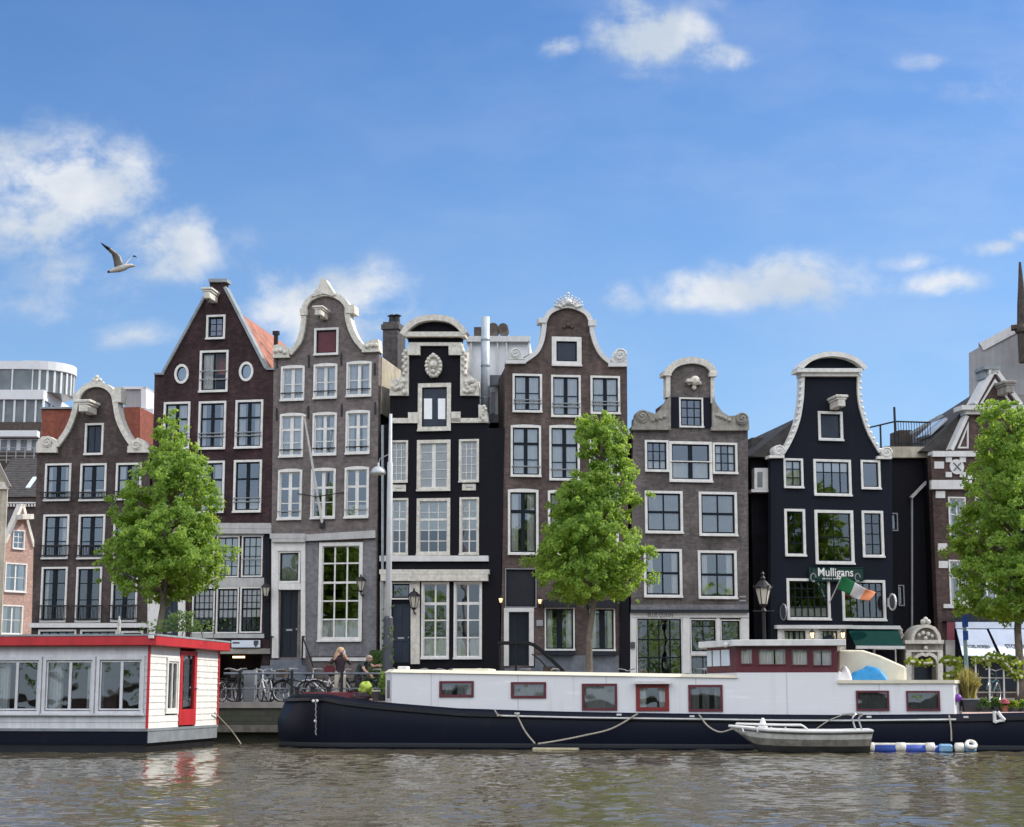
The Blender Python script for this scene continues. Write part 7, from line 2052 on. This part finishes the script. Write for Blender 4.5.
def person_standing():
    p = at(340.5, 694, 54.4); t = thing('person', 'standing person with loose blond hair, dark jacket and beige trousers, hands raised to face', 'person', (p.x - .02, 54.4, GZ), R(12))
    J = [((0, 0, .93), .15), ((0, .01, 1.10), .125), ((0, .02, 1.28), .15), ((0, .01, 1.43), .085), ((0, -.005, 1.50), .052), ((0, -.02, 1.60), (.085, .10)), ((0, -.015, 1.69), .075),
         ((-.10, 0, .86), .10), ((-.12, -.03, .50), .068), ((-.12, .02, .10), .045), ((-.13, -.13, .04), .036),
         ((.10, 0, .86), .10), ((.13, -.02, .50), .068), ((.14, .03, .10), .045), ((.17, -.11, .04), .036),
         ((-.18, .01, 1.38), .062), ((-.33, -.10, 1.20), .046), ((-.12, -.24, 1.46), .030),
         ((.18, .01, 1.38), .062), ((.31, -.10, 1.19), .046), ((.10, -.25, 1.46), .030)]
    E = [(0, 1), (1, 2), (2, 3), (3, 4), (4, 5), (5, 6), (0, 7), (7, 8), (8, 9), (9, 10), (0, 11), (11, 12), (12, 13), (13, 14), (2, 15), (15, 16), (16, 17), (2, 18), (18, 19), (19, 20)]
    add_hand(J, E, 17, (.35, .1, .6), (0, -1, 0)); add_hand(J, E, 20, (-.35, .1, .6), (0, -1, 0))
    def zone(i, c):
        if i in (4, 5, 6) or i >= 21 or i in (17, 20): return 0
        if i in (10, 14): return 3
        if i in (7, 8, 9, 11, 12, 13) or c.z < .93: return 2
        return 1
    b = skin_body('body', J, E, t, (['skin', 'jacket_dark', 'trouser_beige', 'shoe'], zone))
    mb = MB()                              # face: eyes, nose, mouth, ears
    for s_ in (-1, 1): mb.ball((s_ * .032, -.115, 1.615), .012, n=6, m=4)
    mb.ball((0, -.112, 1.562), .022, .008, .006, n=6, m=4); mb.build('eyes_and_mouth', 'jacket_dark', t)
    MB().ball((0, -.125, 1.59), .013, .018, .022, n=6, m=4).ball((-.092, -.01, 1.60), .012, .02, .03, n=6, m=4).ball((.092, -.01, 1.60), .012, .02, .03, n=6, m=4).build('nose_and_ears', 'skin', t)
    mb = MB(); r2 = random.Random(3)
    mb.ball((0, .02, 1.655), .105, .11, .085)
    for k in range(70):
        a = r2.uniform(-.5, math.pi + .5); x_, y_ = .1 * math.cos(a), .02 + .1 * math.sin(a)
        L_ = r2.uniform(.2, .36); mb.tube([(x_ * .6, y_ * .6, 1.72), (x_ * 1.05, y_ * 1.05, 1.64), (x_ * 1.25 + r2.gauss(0, .02), y_ * 1.1, 1.64 - L_ * .6), (x_ * 1.5 + r2.gauss(0, .04), y_ * 1.05 + r2.gauss(0, .02), 1.64 - L_)], [.02, .022, .018, .005], 5)
    mb.build('hair', 'hair_blond', t)
    MB().box(.06, .12, -.33, -.31, 1.50, 1.62).build('phone', 'tarp_white', t)
    g = thing('shoulder_bag', 'dark red shoulder bag at the left hip of the blond person', 'bag', (p.x - .36, 54.36, GZ + .88), 0)
    MB().prism([(-.15, 0), (.15, 0), (.17, .22), (.1, .28), (-.1, .28), (-.17, .22)], -.06, .08).build('pouch', 'bag_red', g, bevel=.03); MB().tube(smooth([(-.1, 0, .27), (.1, .0, .5), (.3, .03, .56)], 5), .012, 5).build('strap', 'bag_red', g)
person_standing()
def person_stooping():
    p = at(361, 694, 54.5); t = thing('person', 'grey haired person in a dark green top stooping to the right behind the yellow bundle', 'person', (p.x, 54.5, GZ), R(55))
    J = [((0, .12, .86), .15), ((0, .06, 1.02), .13), ((0, -.08, 1.17), .15), ((0, -.20, 1.25), .085), ((0, -.25, 1.28), .052), ((0, -.32, 1.34), (.085, .10)), ((0, -.36, 1.41), .078),
         ((-.10, .13, .80), .10), ((-.12, .02, .46), .068), ((-.12, .10, .09), .045), ((-.13, -.05, .04), .036),
         ((.10, .13, .80), .10), ((.12, .04, .46), .068), ((.13, .12, .09), .045), ((.15, -.03, .04), .036),
         ((-.18, -.15, 1.21), .062), ((-.22, -.32, 1.0), .046), ((-.15, -.50, .86), .030),
         ((.18, -.15, 1.21), .062), ((.16, -.38, 1.12), .046), ((.10, -.60, 1.16), .030)]
    E = [(0, 1), (1, 2), (2, 3), (3, 4), (4, 5), (5, 6), (0, 7), (7, 8), (8, 9), (9, 10), (0, 11), (11, 12), (12, 13), (13, 14), (2, 15), (15, 16), (16, 17), (2, 18), (18, 19), (19, 20)]
    add_hand(J, E, 17, (0, -.5, -.5), (1, 0, 0)); add_hand(J, E, 20, (-.1, -.8, -.1), (1, 0, 0))
    def zone(i, c):
        if i in (4, 5, 6) or i >= 16 and i not in (18,): return 0
        if i in (10, 14): return 3
        if i in (7, 8, 9, 11, 12, 13) or c.z < .84: return 2
        return 1
    skin_body('body', J, E, t, (['skin', 'jacket_green', 'trouser_dark', 'shoe'], zone))
    mb = MB()
    for s_ in (-1, 1): mb.ball((s_ * .032, -.425, 1.36), .012, n=6, m=4)
    mb.ball((0, -.42, 1.30), .022, .008, .006, n=6, m=4); mb.build('eyes_and_mouth', 'jacket_dark', t)
    MB().ball((0, -.43, 1.335), .013, .018, .022, n=6, m=4).ball((-.092, -.31, 1.35), .012, .02, .03, n=6, m=4).ball((.092, -.31, 1.35), .012, .02, .03, n=6, m=4).build('nose_and_ears', 'skin', t)
    MB().ball((0, -.31, 1.40), .104, .112, .085, jit=.05).build('hair', 'hair_grey', t, smooth=True)
person_stooping()
# hi vis bundle and small deck clutter at the bow
u_, z_ = bg.P(365, 701, 1.1)
def lump2(name, label, cat, x, y, v, wpx, hpx, mat, seed, parent=None):
    u_, z_ = bg.P(x, y, v); m_ = abs(bg.P(x + 1, y, v)[0] - u_); rg = random.Random(seed); mb = MB()
    w2, h2_ = wpx * m_ * .5, hpx * m_ * .5
    mb.ball((0, 0, h2_), w2 * .8, .22, h2_, 11, 8, jit=.75)
    for _ in range(5): mb.ball((rg.uniform(-.6, .6) * w2, rg.uniform(-.1, .1), h2_ * rg.uniform(.35, 1.3)), w2 * rg.uniform(.3, .5), .13, h2_ * rg.uniform(.3, .6), 9, 6, jit=.9)
    o = mb.build(name, mat, None, smooth=True); o.location = bg.W(u_, v, z_); o.rotation_euler.z = bg.yaw
    md = o.modifiers.new('sub', 'SUBSURF'); md.levels = md.render_levels = 1
    if label: tag(o, label, cat)
    return o
zdk = None
o = lump2('jacket_bundle', 'crumpled fluorescent yellow green jacket heaped on the barge foredeck', 'jacket', 365.5, 696, 1.2, 16, 14, 'hivis', 2)
o = lump2('duffel_bag', 'black duffel bag under the yellow green jacket on the foredeck', 'bag', 361, 701.5, 1.0, 21, 9, 'jacket_dark', 3)
u_, z_ = bg.P(376, 701, 1.0); t = thing('bucket', 'small dark bucket with pale rim on the foredeck before the white cabin', 'bucket', bg.W(u_, 1.0, z_), 0)
MB().lathe([(.09, 0), (.12, .26)], n=12).build('pail', 'planter_dark', t); MB().lathe([(.125, .262), (.13, .30), (.11, .30)], n=12).build('rim', 'tarp_cream', t)
tag(tuft('potted_plant', 'thin leafy green plant on the foredeck beside the white cabin end', 382, 701, 1.5, 11, 26, 'planter_dark', 'leaf', 130, pot_h=.15, seed=8), group='potted plants on the foredeck')

# ------------------------------------------------------------------ gull
Yg_ = 38.
gl = thing('seagull', 'white gull flying over the rooftops with raised dark tipped wings', 'bird', at(118, 262, Yg_), 0)
g0 = at(118, 262, Yg_)
def gp(x, y, dy=0): p = at(x, y, Yg_ + dy); return Vector((p.x - g0.x, p.y - g0.y, p.z - g0.z))
mb = MB()
axis = [(107.4, 272.2, .02), (110, 271.4, .036), (114, 270.2, .06), (119, 269, .078), (124, 267.6, .076), (128.5, 266.0, .05), (131, 265.6, .046), (133, 265.8, .036), (134, 266.1, .014), (136, 266.6, .006)]
mb.tube([gp(x, y) for x, y, r in axis], [r for x, y, r in axis], 10)
n0 = len(mb.f)
for i in range(n0): mb.mi[i] = 1 if i < 10 else (2 if i >= 70 else 0)
def wing(le, te, dys, tipdark, th=.02):
    i0 = len(mb.v); n = len(le)
    for (a, b), (c, d), dy in zip(le, te, dys):
        p, q_ = gp(a, b, dy), gp(c, d, dy); nn_ = Vector((.2, -1, .3)).normalized() * th
        mid = p.lerp(q_, .3)
        mb.v += [tuple(p), tuple(mid + nn_), tuple(q_), tuple(mid - nn_)]
    for i in range(n - 1):
        for k in range(4):
            mb.f.append((i0 + i * 4 + k, i0 + i * 4 + (k + 1) % 4, i0 + (i + 1) * 4 + (k + 1) % 4, i0 + (i + 1) * 4 + k)); mb.mi.append(1 if i >= n - 1 - tipdark or (k in (0, 3) and i >= 2 and False) else 3)
    mb.f.append(tuple(i0 + (n - 1) * 4 + k for k in range(4))); mb.mi.append(1)
wing([(123.8, 266.3), (121, 256.5), (117.5, 253.3), (111, 248.2), (105.5, 245), (100.8, 242.8)], [(114.6, 268.2), (113.4, 260.5), (111.8, 254.5), (107.6, 250.4), (104, 247), (101.2, 243.4)], [0, -.15, -.25, -.4, -.55, -.7], 2)
wing([(125.5, 265.6), (129, 260.4), (132.5, 256.6), (134.4, 255.2), (136.8, 257.4)], [(123.8, 264.4), (126.6, 261), (131, 257.6), (133.2, 256.6), (136.4, 257.6)], [.05, .3, .55, .65, .75], 2)
mb.build('body', ['gull_white', 'gull_dark', 'gull_beak', 'gull_grey'], gl, smooth=True)
# ------------------------------------------------------------------ the opposite bank behind the viewer, mirrored in the windows
o = MB().box(-400, 400, -300, -16, -1.5, GZ).build('far_quay', 'quay_stone'); tag(o, kind='structure')
r_ = random.Random(77); V_ = []; F_ = []; tint = []
for tx in range(-60, 61, 8):
    cx, cy, hh = tx + r_.uniform(-2, 2), -24 + r_.uniform(-2, 2), r_.uniform(7.5, 11)
    for c in range(46):
        a = r_.uniform(0, 6.28); q_ = r_.random() ** .5; z_ = r_.uniform(3.2, hh); rr = 3.6 * math.sin(math.pi * min(1, (z_ - 2.2) / (hh - 1.6)) ** .8) * q_
        cc = Vector((cx + rr * math.cos(a), cy + rr * math.sin(a), z_))
        for k in range(16):
            p = cc + Vector((r_.gauss(0, .5), r_.gauss(0, .5), r_.gauss(0, .45))); d1 = Vector((r_.gauss(0, 1), r_.gauss(0, 1), r_.gauss(0, 1))).normalized(); d2 = d1.cross(Vector((.3, .2, 1))).normalized() * .24; d1 = d1 * .3; o_ = len(V_)
            V_ += [tuple(p - d1), tuple(p + d2), tuple(p + d1), tuple(p - d2)]; F_.append((o_, o_ + 1, o_ + 2, o_ + 3)); tint += [min(1, max(0, r_.gauss(.4, .25)))] * 4
me = bpy.data.meshes.new('tree_row'); me.from_pydata(V_, [], F_); me.materials.append(M['leaf']); at_ = me.attributes.new('tint', 'FLOAT', 'POINT'); at_.data.foreach_set('value', tint)
o = bpy.data.objects.new('tree_row', me); COL.objects.link(o); tag(o, 'leafy row of trees along the opposite canal bank', 'trees', kind='stuff')
# ------------------------------------------------------------------ sky, sun, camera
S = Vector((.74, .19, .64)).normalized()
sun = bpy.data.lights.new('sun', 'SUN'); sun.energy = SUN_E; sun.angle = R(.53); sun.color = (1, .93, .82)
so = bpy.data.objects.new('sun', sun); COL.objects.link(so); so.rotation_euler = S.to_track_quat('Z', 'Y').to_euler(); so.location = (20, 20, 60)
w = bpy.data.worlds.new('World'); scene.world = w; w.use_nodes = True
t = NT(w.node_tree); bgn = t.n['Background']
sk = t.new('ShaderNodeTexSky', sky_type='NISHITA'); sk.sun_disc = False
sk.sun_elevation = math.asin(S.z); sk.sun_rotation = math.atan2(S.x, S.y); sk.air_density = 1.0; sk.dust_density = .6; sk.ozone_density = 2.0
co = t.new('ShaderNodeTexCoord').outputs['Generated']
sp = t.new('ShaderNodeSeparateXYZ', i={0: co})
hsv = t.new('ShaderNodeHueSaturation', i={'Hue': .5, 'Saturation': SKY_SAT, 'Value': SKY_V, 'Color': sk.outputs[0]}).outputs[0]
base = t.mix(1., hsv, SKY_TINT, 'MULTIPLY')
# haze near the horizon
hz = t.ramp(sp.outputs[2], .02, .42, 1, 0)
base = t.mix(t.math('MULTIPLY', hz, SKY_HZ), base, tuple(x / BG / 2 ** EXPO for x in (.46, .68, .92)))
# clouds: direction divided by its forward part
yf = t.math('MAXIMUM', sp.outputs[1], .05)
q_ = t.new('ShaderNodeCombineXYZ', i={0: t.math('DIVIDE', sp.outputs[0], yf), 1: t.math('DIVIDE', sp.outputs[2], yf), 2: 0.}).outputs[0]
n_w = t.new('ShaderNodeTexNoise', i={'Vector': q_, 'Scale': 9., 'Detail': 3.}).outputs[1]
qw = t.new('ShaderNodeVectorMath', operation='MULTIPLY_ADD', i={0: n_w, 1: (.045, .026, 0), 2: q_}).outputs[0]
qs = t.new('ShaderNodeMapping', i={'Vector': qw, 'Scale': (1, 1.2, 1)}).outputs[0]
fb = t.new('ShaderNodeTexNoise', i={'Vector': qs, 'Scale': 25., 'Detail': 10., 'Roughness': .60}).outputs[0]
CL = [(55, 178, 100, 52, 1.0), (20, 215, 110, 40, .85), (165, 245, 62, 40, .85), (95, 262, 120, 42, .5), (140, 333, 42, 15, .62), (330, 305, 72, 44, 1.0), (372, 318, 34, 24, .8), (300, 270, 70, 16, .35), (60, 300, 110, 22, .38), (20, 245, 50, 14, .4),
      (652, 38, 58, 30, 1.1), (725, 55, 40, 16, .75), (632, 18, 30, 22, .9), (558, 50, 20, 12, .75), (665, 78, 60, 8, .35), (788, 276, 62, 30, 1.05), (745, 288, 92, 20, .9), (690, 295, 44, 16, .7), (845, 280, 50, 14, .6), (618, 297, 26, 18, .6),
      (940, 283, 40, 14, .75), (988, 252, 32, 9, .6), (905, 262, 34, 9, .5), (1020, 240, 14, 10, .7), (990, 82, 90, 22, .36), (910, 58, 34, 12, .36), (160, 150, 26, 8, .36), (240, 240, 40, 22, .34), (700, 5, 80, 20, .25)]
acc = None
for x, y, rx, ry, amp in CL:
    d = ray(x, y); c = (d.x / d.y + .0225, d.z / d.y + .013, 0)
    v = t.new('ShaderNodeVectorMath', operation='SUBTRACT', i={0: qw, 1: c}).outputs[0]
    v = t.new('ShaderNodeVectorMath', operation='MULTIPLY', i={0: v, 1: (F / rx, F / ry, 0)}).outputs[0]
    L = t.new('ShaderNodeVectorMath', operation='LENGTH', i={0: v}).outputs[1]
    m_ = t.ramp(L, 1.95, .0, 0, amp)
    acc = m_ if acc is None else t.math('MAXIMUM', acc, m_)
fbm = t.math('SUBTRACT', fb, .5)
den = t.math('ADD', acc, t.math('MULTIPLY', fbm, t.math('MULTIPLY_ADD', acc, 3.1, .55)))
den = t.math('MULTIPLY', t.ramp(den, .12, 1.12, 0, 1), t.ramp(sp.outputs[1], .2, .4, 0, 1))
shade = t.new('ShaderNodeTexNoise', i={'Vector': qs, 'Scale': 13., 'Detail': 5.}).outputs[0]
ccol = t.mix(t.ramp(shade, .35, .65, 0, 1), tuple(x / BG / 2 ** EXPO for x in (.60, .68, .78)), tuple(x / BG / 2 ** EXPO for x in (.88, .90, .93)))
veil_n = t.new('ShaderNodeTexNoise', i={'Vector': t.new('ShaderNodeMapping', i={'Vector': qw, 'Scale': (1, 2.2, 1)}).outputs[0], 'Scale': 6., 'Detail': 7., 'Roughness': .6}).outputs[0]
sq = t.new('ShaderNodeSeparateXYZ', i={0: q_})
veil = t.math('MULTIPLY', t.ramp(veil_n, .36, .70, 0, 1), t.ramp(sq.outputs[0], -.35, .32, .03, .17))
base = t.mix(veil, base, tuple(x / BG / 2 ** EXPO for x in (.66, .76, .90)))
high = t.math('MULTIPLY', t.ramp(sp.outputs[2], .42, .62, 0, .8), t.ramp(sp.outputs[1], .0, .3, 0, 1))  # unseen white sky above the view, added to whiten the water reflections
base = t.mix(high, base, tuple(x / BG / 2 ** EXPO for x in (.78, .79, .80)))
sky = t.mix(t.math('MULTIPLY', den, .93), base, ccol)
# unseen pale haze behind the viewer, added to whiten the window reflections
sky = t.mix(t.math('MULTIPLY', t.math('MULTIPLY', t.ramp(sp.outputs[1], -.02, -.35, 0, 1), t.ramp(sp.outputs[2], .5, .05, 0, 1)), .6), sky, tuple(x / BG / 2 ** EXPO for x in (.70, .78, .90)))
# unseen bright cloud behind the viewer, added to fill the shaded house fronts
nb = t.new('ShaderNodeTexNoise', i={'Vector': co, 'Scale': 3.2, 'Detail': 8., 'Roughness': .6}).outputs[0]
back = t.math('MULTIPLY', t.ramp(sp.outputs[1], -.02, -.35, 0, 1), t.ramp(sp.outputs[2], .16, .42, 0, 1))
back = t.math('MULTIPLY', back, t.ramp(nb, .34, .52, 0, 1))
sky = t.mix(back, sky, tuple(x * BACK_FILL / BG for x in (1.0, 1.0, 1.02)))
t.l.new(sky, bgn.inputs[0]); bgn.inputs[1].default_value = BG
w.cycles.sampling_method = 'AUTOMATIC'

cam = bpy.data.cameras.new('camera'); cam.sensor_width = 36; cam.lens = F / 1024 * 36; cam.clip_end = 3000; cam.clip_start = .1
camo = bpy.data.objects.new('camera', cam); COL.objects.link(camo); camo.location = CAM; camo.rotation_euler = (math.pi / 2 + TH, 0, 0)
scene.camera = camo
vs_ = scene.view_settings; vs_.view_transform = 'Standard'; vs_.look = 'None'; vs_.exposure = EXPO; vs_.gamma = 1; vs_.use_curve_mapping = False
scene.render.resolution_x, scene.render.resolution_y = 1024, 827
scene.cycles.max_bounces = 8; scene.cycles.transparent_max_bounces = 10; scene.cycles.caustics_reflective = False; scene.cycles.caustics_refractive = False
scene.cycles.use_denoising = True
